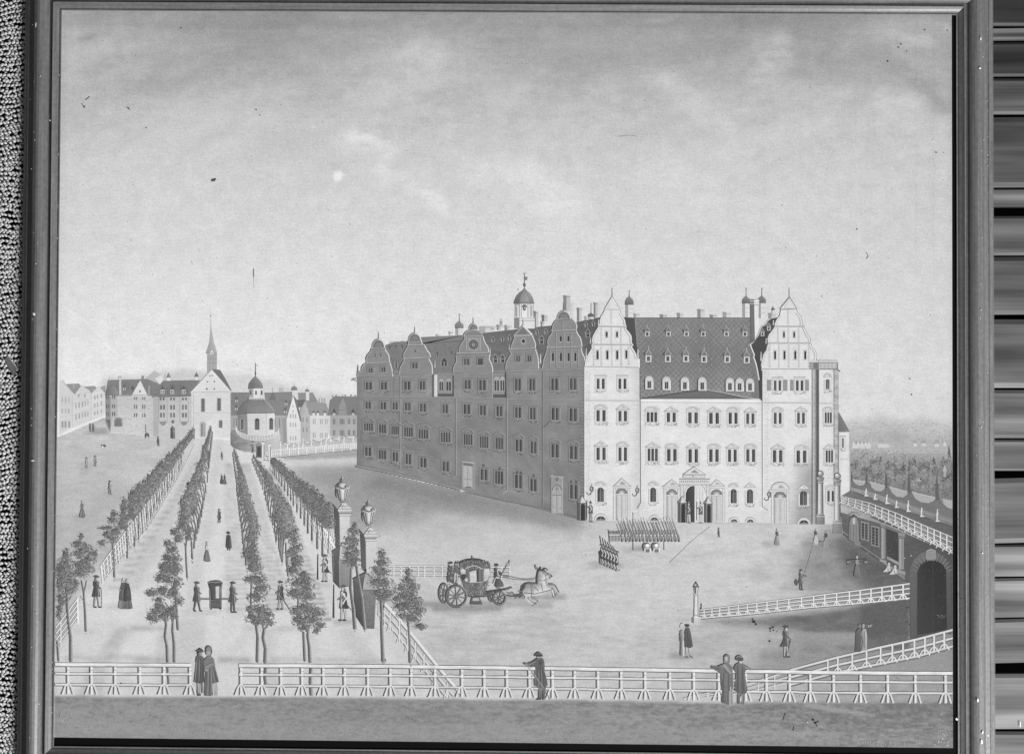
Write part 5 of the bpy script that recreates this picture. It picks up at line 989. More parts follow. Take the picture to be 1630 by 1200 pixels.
for x, y, h in ((740, 560, 90), (640, 590, 70), (905, 540, 60), (450, 520, 50), (695, 600, 90), (1040, 500, 120)):
    for _ in range(50): t = random.random(); m.ell(x+J(18)*t, y-h+h*t, 4, 6, 96+J(14), 6, 5)
m.poly([(985, 600), (1002, 540), (1022, 600)], 176, 7).rect(990, 600, 1016, 650, 160, 7).poly([(750, 690), (780, 652), (800, 690)], 160, 7).build()
m = M('clipped_hedge', 2, painting, 'dark scalloped hedge with clipped cypresses in the garden').v('C3')
top = [(186, 680), (210, 690), (225, 712), (262, 726), (300, 718), (316, 696), (345, 702), (365, 742), (405, 772), (450, 776), (482, 752), (490, 730), (515, 738), (540, 785), (580, 820), (640, 828), (672, 808), (688, 780), (712, 790), (745, 840), (800, 872), (860, 878), (905, 860), (930, 835), (962, 830), (985, 880), (1025, 918), (1076, 935)]
m.poly(top+[(1076, 1010), (900, 960), (600, 860), (400, 790), (186, 735)], 116, 0)
for _ in range(500):
    i = random.randrange(len(top)-1); t = random.random(); x = top[i][0]*(1-t)+top[i+1][0]*t; y = top[i][1]*(1-t)+top[i+1][1]*t+random.uniform(4, 60)
    if y < 735+(x-186)*.305: m.ell(x, y, 5, 3, 112+J(14), 1, 5)
for pts in ([(196, 668), (318, 690), (300, 718), (262, 724), (226, 708)], [(350, 690), (490, 728), (478, 752), (450, 774), (405, 768), (366, 736)], [(520, 732), (690, 780), (670, 806), (640, 826), (582, 816), (545, 782)], [(715, 778), (930, 830), (904, 858), (860, 876), (800, 868), (748, 836)], [(985, 840), (1072, 858), (1072, 930), (1025, 912), (992, 880)]):
    m.poly(pts, 164, 2).line(pts[:2], 1, 190, 3).line([(x, y-18) for x, y in pts[:2]], .8, 128, 3); (xa, ya), (xb, yb) = pts[:2]
    for i in range(5): t = i/4; m.line([(xa+(xb-xa)*t, ya+(yb-ya)*t-22), (xa+(xb-xa)*t, ya+(yb-ya)*t)], .9, 110, 4)
for x, y0, y1, w_ in ((324, 565, 712, 11), (494, 585, 748, 12), (692, 598, 790, 14), (936, 620, 850, 16), (196, 600, 690, 8)):
    m.poly([(x-w_, y1), (x-w_*.8, (y0+y1)/2), (x, y0), (x+w_*.8, (y0+y1)/2), (x+w_, y1)], 98, 5)
    for _ in range(40): t = random.random(); m.ell(x+J(w_)*t, y0+(y1-y0)*t, 3.5, 4, random.choice((90, 108, 122)), 6, 5)
m.build()
m = M('terrace_walk', 3, painting, 'narrow terrace walk lined by small white statues').v('C3')
m.poly([(186, 735), (400, 790), (600, 860), (900, 960), (1076, 1010), (1076, 1075), (800, 985), (500, 880), (250, 790), (186, 770)], [146, 140, 140, 134, 128, 124, 128, 132, 140, 146], 0)
m.poly([(105, 812), (186, 765), (250, 790), (500, 880), (800, 985), (1076, 1075), (1076, 1168), (700, 1035), (400, 910)], [116, 112, 104, 104, 100, 96, 100, 106, 110], 1)
m.line([(210, 775), (500, 882), (800, 990), (1076, 1080)], 1, 84, 2).line([(200, 750), (500, 850), (800, 950), (1076, 1040)], .8, 156, 2)
for _ in range(180): x = random.uniform(190, 1070); y = 790+(x-250)*.345+random.uniform(-30, 70); m.line([(x, y), (x+18, y+6)], .6, 112+J(16), 3)
m.build()
for x, y, h in ((320, 812, 68), (398, 842, 52), (500, 878, 84), (584, 912, 62), (685, 946, 102), (802, 990, 84), (938, 1032, 118)):
    s_ = M('statue', 4, painting, group='white statues along the terrace walk').v('C3')
    s_.rect(x-15, y-5, x+22, y+4, 214, 0).line([(x+3, y-5), (x+1, y-h*.35), (x+3, y-h*.7)], (2.2, 1.7), 150, 1).line([(x-2, y-5), (x-3, y-h*.35), (x, y-h*.75)], (1.9, 1.6), 220, 2).ell(x+1, y-h*.84, 5, 8, 226, 3, 8).line([(x-3, y-h*.6), (x-10, y-h*.45)], .9, 210, 3).line([(x+4, y-h*.65), (x+12, y-h*.5)], .9, 180, 3).build()
def rails(m, A, B, n, w, g, l=1, sh=None):
    """fence rails between the top line A and the bottom line B (polylines with equally many points)"""
    for i in range(n):
        t = i/(n-1); pts = [(a[0]*(1-t)+b[0]*t, a[1]*(1-t)+b[1]*t) for a, b in zip(A, B)]
        if sh: m.line([(x, y+sh[0]) for x, y in pts], w if not hasattr(w, '__len__') else w, sh[1], l)
        m.line(pts, w, g, l+1)
def along(P_, t):
    n = len(P_)-1; s_ = t*n; i = min(int(s_), n-1); u = s_-i
    return (P_[i][0]*(1-u)+P_[i+1][0]*u, P_[i][1]*(1-u)+P_[i+1][1]*u)
def posts(m, A, B, ts, w, g, l=4, feet=True, fs=1.0):
    for t in ts:
        a = along(A, t); b = along(B, t); h = b[1]-a[1]; ww = w if not hasattr(w, '__len__') else w[0]+(w[1]-w[0])*t
        m.line([(a[0]+ww*.45, a[1]), (b[0]+ww*.45, b[1])], ww*.7, g-80, l).line([(a[0], a[1]-h*.04), (b[0], b[1]+h*.04)], ww, g, l+1)
        if feet:
            q = b[1]-h*.3*fs
            for s_ in (-1, 1): m.line([(b[0], q), (b[0]+s_*h*.16, q+h*.12), (b[0]+s_*h*.3, b[1]+h*.06)], ww*.8, g-(0 if s_ > 0 else 8), l+2)
wl = M('retaining_wall', 3, painting, 'dark garden wall with pilasters, windows and a great arched gateway').v('C5')
wl.poly([(190, -22), (500, 66), (700, 145), (850, 210), (1085, 297), (1085, 905), (745, 990), (745, 540), (700, 528), (520, 378), (340, 250), (215, 152)], [104, 100, 94, 88, 84, 78, 86, 92, 98, 104, 100, 98], 0)
for _ in range(420):
    x = random.uniform(200, 1080); y0 = 60+(x-430)*.36; y1 = 150+(x-215)*.78 if x < 700 else 940
    y = random.uniform(y0, y1); wl.line([(x, y), (x+random.uniform(8, 34), y+(6 if x < 700 else J(2)))], .8, 92+random.choice((-14, -7, 9, 15)), 1)
wl.line([(430, 10), (700, 122), (1085, 300)], 1.6, 78, 2).line([(200, 120), (340, 232), (520, 355), (700, 500)], .9, 146, 2).line([(210, 150), (340, 250), (520, 378), (700, 528)], 1.4, 84, 2)
for x0, x1, y0, y1 in ((508, 552, 56, 345), (648, 700, 140, 430)):
    wl.rect(x0+4, y0+40, x1-4, y1, 136, 3).rect(x0+10, y0+40, x0+22, y1, 156, 4).poly([(x0-4, y0-6), (x1+2, y0+6), (x1+2, y0+40), (x0, y0+34)], 140, 4).line([(x0-2, y0+22), (x1+2, y0+32)], .9, 84, 5).line([(x0, y0+38), (x1, y0+46)], .9, 88, 5).line([(x1-2, y0+44), (x1-2, y1)], 1, 78, 5).poly([(x0-8, y1), (x1+4, y1+16), (x1+4, y1+44), (x0-8, y1+20)], 146, 4)
wl.poly([(555, 105), (648, 140), (652, 372), (560, 322)], [74, 70, 66, 70], 4).line([(556, 98), (648, 132)], 1.2, 132, 5).poly([(560, 325), (652, 372), (652, 395), (560, 345)], 150, 5).poly([(510, 365), (700, 450), (700, 528), (520, 385)], [128, 124, 112, 118], 2)
for _ in range(60): x = random.uniform(560, 645); y = random.uniform(150, 345); wl.line([(x, y), (x+J(12), y+J(12))], .7, random.choice((58, 88, 96)), 5)
wl.build(); wlo = bpy.data.objects[bpy.data.objects.keys().index('retaining_wall')] if False else [o for o in sc.objects if o.name.startswith('retaining_wall')][0]
for x0, x1, y0, y1 in ((358, 405, 58, 186), (440, 488, 92, 236)):
    m = M('window', 4, wlo).v('C5'); m.poly([(x0-8, y0-10), (x1+14, y0+6), (x1+14, y1+22), (x0-8, y1+2)], 134, 0).poly([(x0, y0), (x1, y0+12), (x1, y1+8), (x0, y1-8)], 70, 1).line([((x0+x1)/2, y0+6), ((x0+x1)/2, y1)], 1, 150, 2)
    for i in range(1, 6): y = y0+(y1-y0)*i/6; m.line([(x0, y), (x1, y+10)], .6, 130, 2)
    m.line([(x0-8, y0-10), (x1+14, y0+6)], .8, 156, 2).line([(x1+14, y0+6), (x1+14, y1+20)], .7, 84, 2).build()
m = M('door', 4, wlo, 'arched pale door set in the garden wall').v('C5'); m.poly([(248, 196), (250, 60), (262, 20), (290, -2), (322, 8), (342, 50), (348, 250)], 96, 0).poly([(258, 190), (262, 62), (272, 28), (292, 10), (316, 20), (332, 60), (336, 232)], 134, 1).poly([(285, 60), (288, 22), (300, 14), (306, 30), (304, 66), (294, 76)], 176, 2)
for x in (270, 292, 314): m.line([(x, 70), (x, 200)], .7, 96, 3)
m.ring(296, 20, 52, 40, 1.2, 140, 3, 20, 165).poly([(285, -5), (304, -6), (300, 16), (288, 16)], 88, 4).poly([(296, 190), (348, 210), (348, 256), (300, 226)], 128, 4).build()
m = M('gateway', 4, wlo, 'tall dark arched gateway with a carved keystone').v('C5')
m.poly([(745, 970), (742, 420), (770, 355), (830, 300), (900, 280), (970, 300), (1030, 350), (1062, 430), (1075, 905), (1035, 905), (1030, 440), (1000, 385), (950, 362), (870, 360), (825, 390), (800, 450), (798, 950)], [92, 104, 110, 112, 108, 104, 98, 92, 82, 80, 92, 92, 92, 94, 96, 98, 88], 0)
m.poly([(798, 952), (800, 450), (825, 390), (870, 360), (950, 362), (1000, 385), (1030, 440), (1036, 908)], [66, 60, 54, 50, 48, 48, 50, 52], 1)
for t in range(14):
    a = math.radians(15+t*11.5); m.line([(915+122*math.cos(a), 470-110*math.sin(a)), (915+178*math.cos(a), 475-180*math.sin(a))], .9, 92, 2).line([(919+122*math.cos(a), 472-110*math.sin(a)), (919+172*math.cos(a), 475-174*math.sin(a))], .6, 146, 3)
for k in range(14): y = 500+k*34; m.line([(748, y), (796, y)], .7, 94, 2).line([(1036, y), (1072, y)], .7, 86, 2)
m.poly([(872, 285), (905, 268), (948, 282), (952, 345), (930, 360), (885, 358), (866, 345)], 138, 4).line([(872, 285), (905, 268), (948, 282)], 1, 168, 5).line([(866, 345), (885, 360), (952, 350)], .8, 88, 5)
for _ in range(200): x = random.uniform(802, 1028); y = random.uniform(380, 930); m.line([(x, y), (x+J(3), y+random.uniform(6, 30))], .7, random.choice((44, 60, 70)), 5)
m.line([(925, 370), (922, 930)], 1.4, 66, 6)
for _ in range(26): x = 985+random.gauss(0, 22); y = 808+random.gauss(0, 14); m.ell(x, y, 4, 3, random.choice((90, 110, 140)), 7, 6)
m.build()
m = M('fence', 5, painting, 'white railing climbing along the garden wall').v('0')
A = [(1340, 789.5), (1386, 801), (1430, 818), (1474, 837.5), (1517, 855)]; B = [(1339, 800.5), (1384, 817), (1430, 838), (1474, 859), (1517, 880)]
rails(m, A, B, 4, (1.0, 1.9), 206, 0, (1, 80)); posts(m, A, B, [i/17 for i in range(18)], (1.2, 2.4), 210, 3, True, .8); m.build()
def column(cx, yb, ybase, ytop, w_, label):
    m = M('stone_column', 5, painting, label).v('P8')
    for i in range(8):
        t0, t1 = i/8, (i+1)/8; sh = [128, 190, 208, 200, 178, 152, 128, 108, 96]
        m.poly([(cx-w_+2*w_*t0, ytop), (cx-w_+2*w_*t1, ytop), (cx-w_*1.15+2.3*w_*t1, yb), (cx-w_*1.15+2.3*w_*t0, yb)], [sh[i], sh[i+1], sh[i+1], sh[i]], 0); m.k -= 1
    for y, e, h in ((ytop-50, 9, 12), (ytop-38, 5, 10), (ytop-27, 2, 8), (ytop-10, 4, 8), (yb-2, 6, 12), (yb+10, 12, 12)):
        m.poly([(cx-w_-e, y), (cx+w_+e, y), (cx+w_+e, y+h), (cx-w_-e, y+h)], [196, 128, 120, 176], 1).line([(cx-w_-e, y+h), (cx+w_+e, y+h)], .8, 96, 2)
    m.rect(cx-w_, ytop-20, cx+w_, ytop-10, 160, 0)
    m.poly([(cx-w_*1.5, yb+22), (cx+w_*1.6, yb+22), (cx+w_*1.6, ybase), (cx-w_*1.5, ybase)], [150, 120, 112, 140], 1).line([(cx-w_*1.5, yb+22), (cx+w_*1.6, yb+22)], .8, 176, 3)
    m.ell(cx, ytop-76, w_*1.15, w_*1.15, 136, 3, 16).ell(cx-4, ytop-82, w_*.78, w_*.72, 176, 4, 12).ell(cx-6, ytop-86, w_*.4, w_*.36, 212, 5, 10).ring(cx, ytop-76, w_*1.15, w_*1.15, .8, 88, 5).line([(cx-6, ytop-50), (cx+6, ytop-50)], 2, 110, 4); m.build()
column(930, 1088, 1172, 846, 21, 'stone column with a ball top at the palace corner'); column(1065, 1140, 1245, 865, 23, 'stone column with a ball top beside the garden wall')
m = M('lamp_post', 6, painting, 'stone lamp post with a glazed lantern at the head of the ramp').v('C4')
m.poly([(130, 612), (138, 612), (134, 790), (126, 790)], 130, 1).poly([(136, 612), (158, 612), (160, 790), (132, 790)], [208, 214, 206, 200], 1).poly([(156, 612), (164, 612), (166, 790), (158, 790)], 150, 2).rect(126, 600, 166, 612, 190, 3).line([(126, 612), (166, 612)], .8, 120, 4).line([(128, 776), (166, 776)], .8, 130, 4)
m.rect(112, 796, 130, 840, 128, 2).poly([(130, 794), (186, 794), (186, 844), (130, 844)], [206, 190, 176, 196], 2).line([(126, 792), (186, 792)], 1, 220, 4).poly([(122, 545), (170, 545), (158, 600), (134, 600)], 150, 3).poly([(130, 545), (144, 545), (144, 598), (138, 598)], 96, 4).poly([(150, 545), (160, 545), (152, 598), (148, 598)], 214, 4).poly([(118, 545), (132, 515), (146, 504), (160, 515), (172, 545)], 104, 5).poly([(128, 532), (142, 512), (150, 530)], 176, 6).ell(145, 504, 7, 5, 80, 6).build()
# ---------------------------------------------------------------- pillars with urns, sentry boxes of the avenue gate
def pillar(dx, dy, x0, x1, ybot, label):
    m = M('gate_pillar', 5, painting, label).v('C8')
    m.poly([(220+dx, 455+dy), (285+dx, 530+dy), (300+dx, 610+dy), (308+dx, ybot), (258+dx, ybot-60), (240+dx, 520+dy)], [84, 96, 100, 108, 104, 92], 0)
    m.poly([(300+dx, 608+dy), (425+dx, 608+dy), (420+dx, ybot), (310+dx, ybot)], [208, 204, 190, 196], 1)
    for i in range(14): y = 630+dy+i*24+J(3); m.line([(312+dx, y), (418+dx, y)], .5, 176, 2) if y < ybot else None
    for i in range(10): y = 540+dy+i*44; m.line([(244+dx, y), (300+dx, y+34)], .6, 82, 2) if y+34 < ybot else None
    m.line([(304+dx, 610+dy), (311+dx, ybot)], .9, 146, 3)
    for y0, y1, e, g in ((528, 556, 28, 216), (556, 572, 20, 196), (572, 586, 8, 150), (586, 608, 14, 216)): m.poly([(312-e+dx, y0+dy), (424+e+dx, y0+dy), (424+e*.8+dx, y1+dy), (312-e*.8+dx, y1+dy)], [g, g-8, g-24, g-12], 4)
    for y, e in ((528, 28), (556, 26), (572, 12), (608, 14)): m.line([(312-e+dx, y+dy), (424+e+dx, y+dy)], .8, 120, 5)
    m.poly([(284+dx, 528+dy), (316+dx, 490+dy), (345+dx, 448+dy), (375+dx, 448+dy), (408+dx, 485+dy), (452+dx, 528+dy)], [200, 196, 206, 206, 200, 196], 4).line([(316+dx, 490+dy), (408+dx, 486+dy)], .9, 130, 5).line([(330+dx, 520+dy), (352+dx, 470+dy)], .9, 130, 5); return m.build()
def urn(dx, dy, label):
    m = M('urn', 6, painting, label).v('C8'); c = 340+dx
    B_ = [(c-80, 255), (c-78, 285), (c-68, 330), (c-50, 390), (c-34, 428), (c-20, 444), (c+25, 444), (c+38, 425), (c+55, 385), (c+70, 320), (c+78, 280), (c+76, 250), (c+60, 222), (c+25, 204), (c-25, 204), (c-60, 222)]
    m.poly([(x, y+dy) for x, y in B_], [96, 100, 104, 112, 120, 130, 170, 160, 168, 176, 176, 170, 160, 150, 120, 100], 0)
    m.poly([(c-46, 226+dy), (c+10, 216+dy), (c+40, 228+dy), (c+30, 262+dy), (c-34, 262+dy)], [150, 200, 214, 190, 170], 1).ell(c+4, 248+dy, 22, 22, 206, 2, 10).poly([(c-30, 288+dy), (c+30, 288+dy), (c+18, 420+dy), (c-14, 420+dy)], [176, 200, 196, 170], 1).poly([(c-12, 296+dy), (c+18, 296+dy), (c+10, 400+dy), (c-4, 400+dy)], 224, 2)
    for a, b, g in ((-66, -26, 80), (-40, -14, 104), (34, 20, 92), (58, 34, 104)): m.line([(c+a, 290+dy), (c+(a+b)/2-4*(a < 0), 360+dy), (c+b, 424+dy)], 1.0, g, 3)
    m.line([(c+46, 292+dy), (c+28, 400+dy)], 1, 216, 3).line([(c-54, 292+dy), (c-30, 400+dy)], .8, 180, 3)
    m.line([(c-78, 262+dy), (c-50, 230+dy), (c-36, 270+dy), (c, 284+dy), (c+36, 270+dy), (c+46, 232+dy), (c+74, 262+dy)], 1.4, 86, 4).line([(c-74, 270+dy), (c-40, 282+dy), (c, 292+dy), (c+40, 282+dy), (c+76, 268+dy)], 1.0, 214, 5).ell(c+30, 252+dy, 9, 9, 76, 5)
    m.ring(c-2, 325+dy, 80, 118, 1.1, 74, 4, 120, 215).poly([(c-26, 170+dy), (c+16, 168+dy), (c+24, 196+dy), (c-14, 206+dy), (c-30, 196+dy)], [80, 150, 180, 110, 84], 4).poly([(c-8, 170+dy), (c-6, 146+dy), (c+2, 134+dy), (c+10, 148+dy), (c+10, 170+dy)], [150, 170, 200, 206, 180], 5).line([(c-12, 200+dy), (c-14, 206+dy)], 1.6, 66, 5)
    for s_ in (-1, 1): m.line([(c+s_*70, 240+dy), (c+s_*84, 262+dy), (c+s_*72, 290+dy), (c+s_*56, 268+dy)], 1.2, 196 if s_ > 0 else 120, 5)
    m.poly([(c-18, 444+dy), (c+30, 444+dy), (c+36, 456+dy), (c-26, 456+dy)], 176, 5).line([(c-24, 444+dy), (c+28, 444+dy)], 1, 84, 6).build()
pillar(0, 0, 0, 0, 1080, 'rear stone gate pillar carrying an urn'); urn(0, 0, 'carved stone urn on the rear gate pillar')
pillar(312, 300, 0, 0, 1290, 'front stone gate pillar carrying an urn'); urn(312, 276, 'carved stone urn on the front gate pillar')
m = M('sentry_box', 6, painting, 'rear sentry box beside the avenue gate, half hidden by a sapling').v('T6')
m.poly([(855, -8), (905, 32), (912, 258), (864, 208)], [104, 96, 84, 80], 0).poly([(905, 30), (1000, 34), (1000, 236), (912, 250)], [146, 150, 136, 124], 0).v('C8')
m.poly([(205, 1030), (312, 955), (300, 1000), (295, 1125)], [110, 118, 104, 92], 2).poly([(298, 1125), (302, 1010), (322, 960), (352, 968), (392, 1015), (400, 1128)], [180, 190, 176, 170, 186, 180], 3).line([(296, 1130), (402, 1130)], 1, 108, 4).line([(210, 1028), (322, 956), (360, 970), (392, 1012)], 1.5, 92, 4).ell(326, 936, 9, 14, 76, 5).line([(298, 1125), (308, 985)], .9, 96, 4)
m.v('T6').line([(862, 0), (868, 205)], .8, 130, 3).line([(905, 36), (912, 255)], 1, 160, 3).build()
m = M('sentry_box', 6, painting, 'front sentry box with a pointed roof and ball knob').v('T6')
m.poly([(1008, 190), (1076, 266), (1082, 542), (1020, 448)], [100, 92, 80, 76], 0).poly([(1075, 264), (1172, 266), (1160, 520), (1158, 545), (1082, 542)], [130, 134, 122, 112, 108], 0)
for _ in range(60): x = random.uniform(1082, 1160); y = random.uniform(280, 530); m.line([(x, y), (x+J(3), y+16)], .7, random.choice((112, 140, 104)), 1)
m.poly([(1003, 186), (1092, 140), (1082, 180), (1074, 262)], [112, 120, 104, 96], 2).poly([(1076, 264), (1080, 200), (1092, 146), (1110, 152), (1150, 186), (1170, 266)], [164, 176, 160, 156, 168, 160], 2).line([(1003, 187), (1092, 141), (1112, 150), (1152, 188)], 1.5, 88, 4).line([(1074, 262), (1082, 190), (1093, 145)], 1, 92, 4).line([(1074, 268), (1170, 268)], 1.1, 92, 4).ell(1095, 124, 8, 14, 74, 5).line([(1076, 268), (1082, 540)], .9, 156, 4).build()
def smallbox(x0, x1, ya, y1, label):
    m = M('sentry_box', 6, painting, label).v('P7'); c = (x0+x1)/2+2; ye = ya+42
    m.rect(x0+4, ye, x0+26, y1, 96, 0).rect(x0+26, ye, x1-2, y1+4, 134, 0).poly([(x0+30, y1), (x0+30, ye+30), (x0+40, ye+16), (x1-22, ye+16), (x1-12, ye+30), (x1-12, y1)], 60, 2).poly([(x0-2, ye+6), (c, ya-4), (x0+28, ye+10)], 128, 3).poly([(x0+24, ye+10), (c, ya-4), (x1+2, ye+8)], 202, 3).line([(x0-2, ye+8), (x0+26, ye+13), (x1+2, ye+10)], 1, 84, 4).line([(x0-2, ye+6), (c, ya-6), (x1+2, ye+8)], .8, 92, 5).line([(x0+26, ye+12), (x0+26, y1)], .7, 150, 4).line([(x1-1, ye+12), (x1-1, y1)], .8, 88, 4).build()
smallbox(42, 118, 950, 1140, 'sentry box at the corner of the lit palace front'); smallbox(842, 916, 950, 1156, 'sentry box on the left of the palace portal'); smallbox(1048, 1118, 955, 1156, 'sentry box on the right of the palace portal')
# ---------------------------------------------------------------- fences
m = M('fence', 4, painting, 'white fence running back along the left row of saplings')
A = [(161, 900), (184, 868), (206, 838), (231, 804), (252, 777), (275, 745), (293, 718), (308, 697)]; B = [(164, 923), (186, 893), (209, 866), (235, 836), (256, 803), (277, 768), (294, 737), (309, 706)]
rails(m, A, B, 4, (1.8, .8), 212, 0, (1.6, 120)); posts(m, A, B, [0], 2.8, 218, 4, False)
posts(m, A, B, [((i+.5)/52)**.8 for i in range(52)], (2.2, 1.1), 216, 3, False); m.line([(162, 900), (164, 929)], 2.6, 220, 6)
for x, y in ((172, 908), (181, 898), (190, 888), (199, 878), (210, 866)): m.line([(x, y-12), (x, y+10)], 1.6, 206, 5)
m.build()
m = M('fence', 4, painting, 'short piece of white fence at the left edge of the picture')
A = [(123.5, 953), (107, 975), (89, 999)]; B = [(123.5, 980), (108, 1003), (90, 1027)]
rails(m, A, B, 4, 2.2, 210, 0, (1.8, 128)); m.line([(123.5, 951), (124.5, 993)], 2.6, 222, 5).line([(97, 986), (97, 1030)], 2.2, 206, 5).line([(110, 970), (111, 1006)], 1.8, 204, 5).build()
m = M('fence', 3, painting, 'white fence running back along the right row of saplings')
A = [(430, 737), (452, 760), (474, 784), (495, 808), (516, 832), (535, 858)]; B = [(431, 746), (452, 773), (473, 802), (493, 832), (512, 858), (530, 886)]
rails(m, A, B, 4, (.9, 1.8), 208, 0, (1.2, 128)); posts(m, A, B, [((i+.5)/40)**1.15 for i in range(40)], (1.1, 2.0), 214, 3, False)
for x0, y0, x1, y1 in ((506, 820, 520, 838), (512, 836, 528, 858), (520, 852, 534, 872), (500, 816, 512, 836)): m.line([(x0, y0), (x1, y1)], 2.6, 232, 6)
m.build()
m = M('fence', 5, painting, 'white fence with splayed feet slanting towards the front fence')
A = [(612, 960), (630, 979), (650, 1002), (672, 1029), (693, 1055), (712, 1078), (734, 1103)]; B = [(598, 982), (615, 1000), (634, 1024), (655, 1051), (674, 1077), (690, 1098), (700, 1110)]
for t, w_, g in ((0, 4.2, 216), (.36, 2.8, 206), (.68, 2.6, 200)):
    pts = [(a[0]*(1-t)+b[0]*t, a[1]*(1-t)+b[1]*t) for a, b in zip(A, B)]; m.line([(x-1, y+2) for x, y in pts], w_*.8, 128, 0).line(pts, w_, g, 1)
for x, y0, y1 in ((621, 974, 1003), (636, 988, 1022), (649, 1004, 1036), (661, 1022, 1050), (675, 1040, 1068), (692, 1060, 1090), (712, 1086, 1110)):
    m.line([(x+1, y0), (x+1, y1)], 2.2, 150, 3).line([(x, y0), (x, y1)], 2.2, 212, 4)
    for s_ in (-1, 1): m.line([(x, y1-14), (x+s_*5, y1+2)], 1.6, 206, 5)
for x, y in ((606, 972), (612, 980), (603, 966)): m.line([(x, y-6), (x, y+16)], 1.6, 208, 4)
m.build()
m = M('fence', 4, painting, 'low white fence across the court behind the coach')
for y0, w_ in ((901, 1.7), (907.6, 1.3), (914.6, 1.5)): m.line([(616, y0-.5), (812, y0+1.5)], w_, 218, 1).line([(616, y0+1.2), (812, y0+3.2)], .8, 140, 0)
for x in (627, 638.5, 652, 666, 676, 691, 704, 752, 799, 811.5): m.line([(x, 900), (x, 918)], 1.5, 220, 3)
m.build()
m = M('fence', 5, painting, 'white fence along the top of the ramp')
A = [(1114, 970.5), (1200, 960), (1290, 949), (1370, 939), (1448, 928.5)]; B = [(1114, 983.5), (1200, 976), (1290, 966), (1370, 959.5), (1448, 951.5)]
rails(m, A, B, 4, (1.6, 2.2), 214, 0, (1.5, 110))
xs = [1080+v/5.2167 for v in (212, 275, 338, 412, 487, 560, 636, 714, 792, 882, 980, 1076, 1172)]+[1300+v/5 for v in (122, 228, 318, 410, 503, 588, 683)]
posts(m, A, B, [(x-1114)/334 for x in xs], (1.6, 2.4), 220, 3); m.build()
m = M('fence', 5, painting, 'white fence curving up to the dark gateway')
A = [(1258, 1066), (1330, 1046.5), (1400, 1030), (1460, 1017), (1517, 1002)]; B = [(1258, 1089), (1330, 1070), (1400, 1056), (1460, 1044), (1517, 1028)]
rails(m, A, B, 3, (3.2, 3.2), 206, 0, (2.4, 112)); m.line(B, 1.6, 196, 2)
posts(m, A, B, [(1330+v/3-1258)/259 for v in (-55, -12, 52, 115, 178, 238, 293, 352, 408, 458, 513)], (2.4, 2.8), 212, 3)
for t in (0, .5, 1): m.line([(1258, 1067+t*18), (1185, 1090+t*12), (1088, 1111+t*2)], (3, 2), 196-t*10, 1)
for x, y0, y1 in ((1233, 1076, 1096), (1207, 1086, 1102), (1127, 1102, 1112)): m.line([(x, y0), (x, y1)], 2.2, 206, 4)
m.build()
def front_fence(x0, x1, px, label, f):
    root = M('fence', 8, painting, label)
    for o_, th, g in ((0, 5.0, 214), (15.5, 3.0, 202), (33, 3.0, 198)):
        n = max(2, int((x1-x0)/14)); pts = [(x0+(x1-x0)*i/n, f(x0+(x1-x0)*i/n)+o_+th/2+J(.3)) for i in range(n+1)]
        root.line([(x, y+th*.62) for x, y in pts], 1.8, 104, 0).line(pts, th, [g+J(14) for _ in pts], 1).line([(x, y-th*.25) for x, y in pts], th*.3, [222+J(14) for _ in pts], 2)
    r = root.build()
    for x in px:
        p = M('post', 8, r); y = f(x)
        p.line([(x-2.2, y+5.5), (x-2, y+37)], 1.8, 118, 4).line([(x, y+6), (x+.3, y+34)], 3.6, [218, 196], 5).line([(x+.8, y+6), (x+1, y+34)], 1.2, 228, 6).ell(x, y+17, 3.1, 2.4, 216, 6).line([(x-2.6, y+19.4), (x+2.6, y+19.4)], .9, 108, 7).line([(x-2.5, y+11), (x+2.5, y+11.5)], .7, 140, 7)
        p.line([(x+.3, y+32), (x+.3, y+50)], (3, 3.8), 218, 5).line([(x-1.9, y+38), (x-2.4, y+50)], 1, 110, 6)
        for s_, g in ((-1, 212), (1, 206)):
            p.line([(x+s_*1.5, y+33), (x+s_*5, y+38), (x+s_*9.2, y+50.5)], (2.2, 2.8), g, 6).line([(x+s_*1.5-1.4, y+34), (x+s_*5-1.6, y+39), (x+s_*9-2, y+50)], 1, 112, 5)
        p.build()
front_fence(88, 304.5, (108.8, 146, 183.6, 223, 261.5, 303), 'short front stretch of white fence left of the strolling couple', lambda x: 1054.6+(x-88)*.004)
front_fence(380.5, 1516, [384, 416.9, 447.6, 481, 515, 549, 585.8, 621.6, 655, 692.5, 735.6, 771, 807, 843, 879.7, 915, 952, 989, 1027, 1066.4, 1104.5, 1144.3, 1187, 1220, 1257, 1289.7, 1327, 1370, 1413, 1457, 1505],
            'long front stretch of white fence across the picture', lambda x: float(np.interp(x, [381, 620, 900, 1100, 1330, 1515], [1056, 1057.5, 1061.2, 1064, 1067.5, 1068.5])))
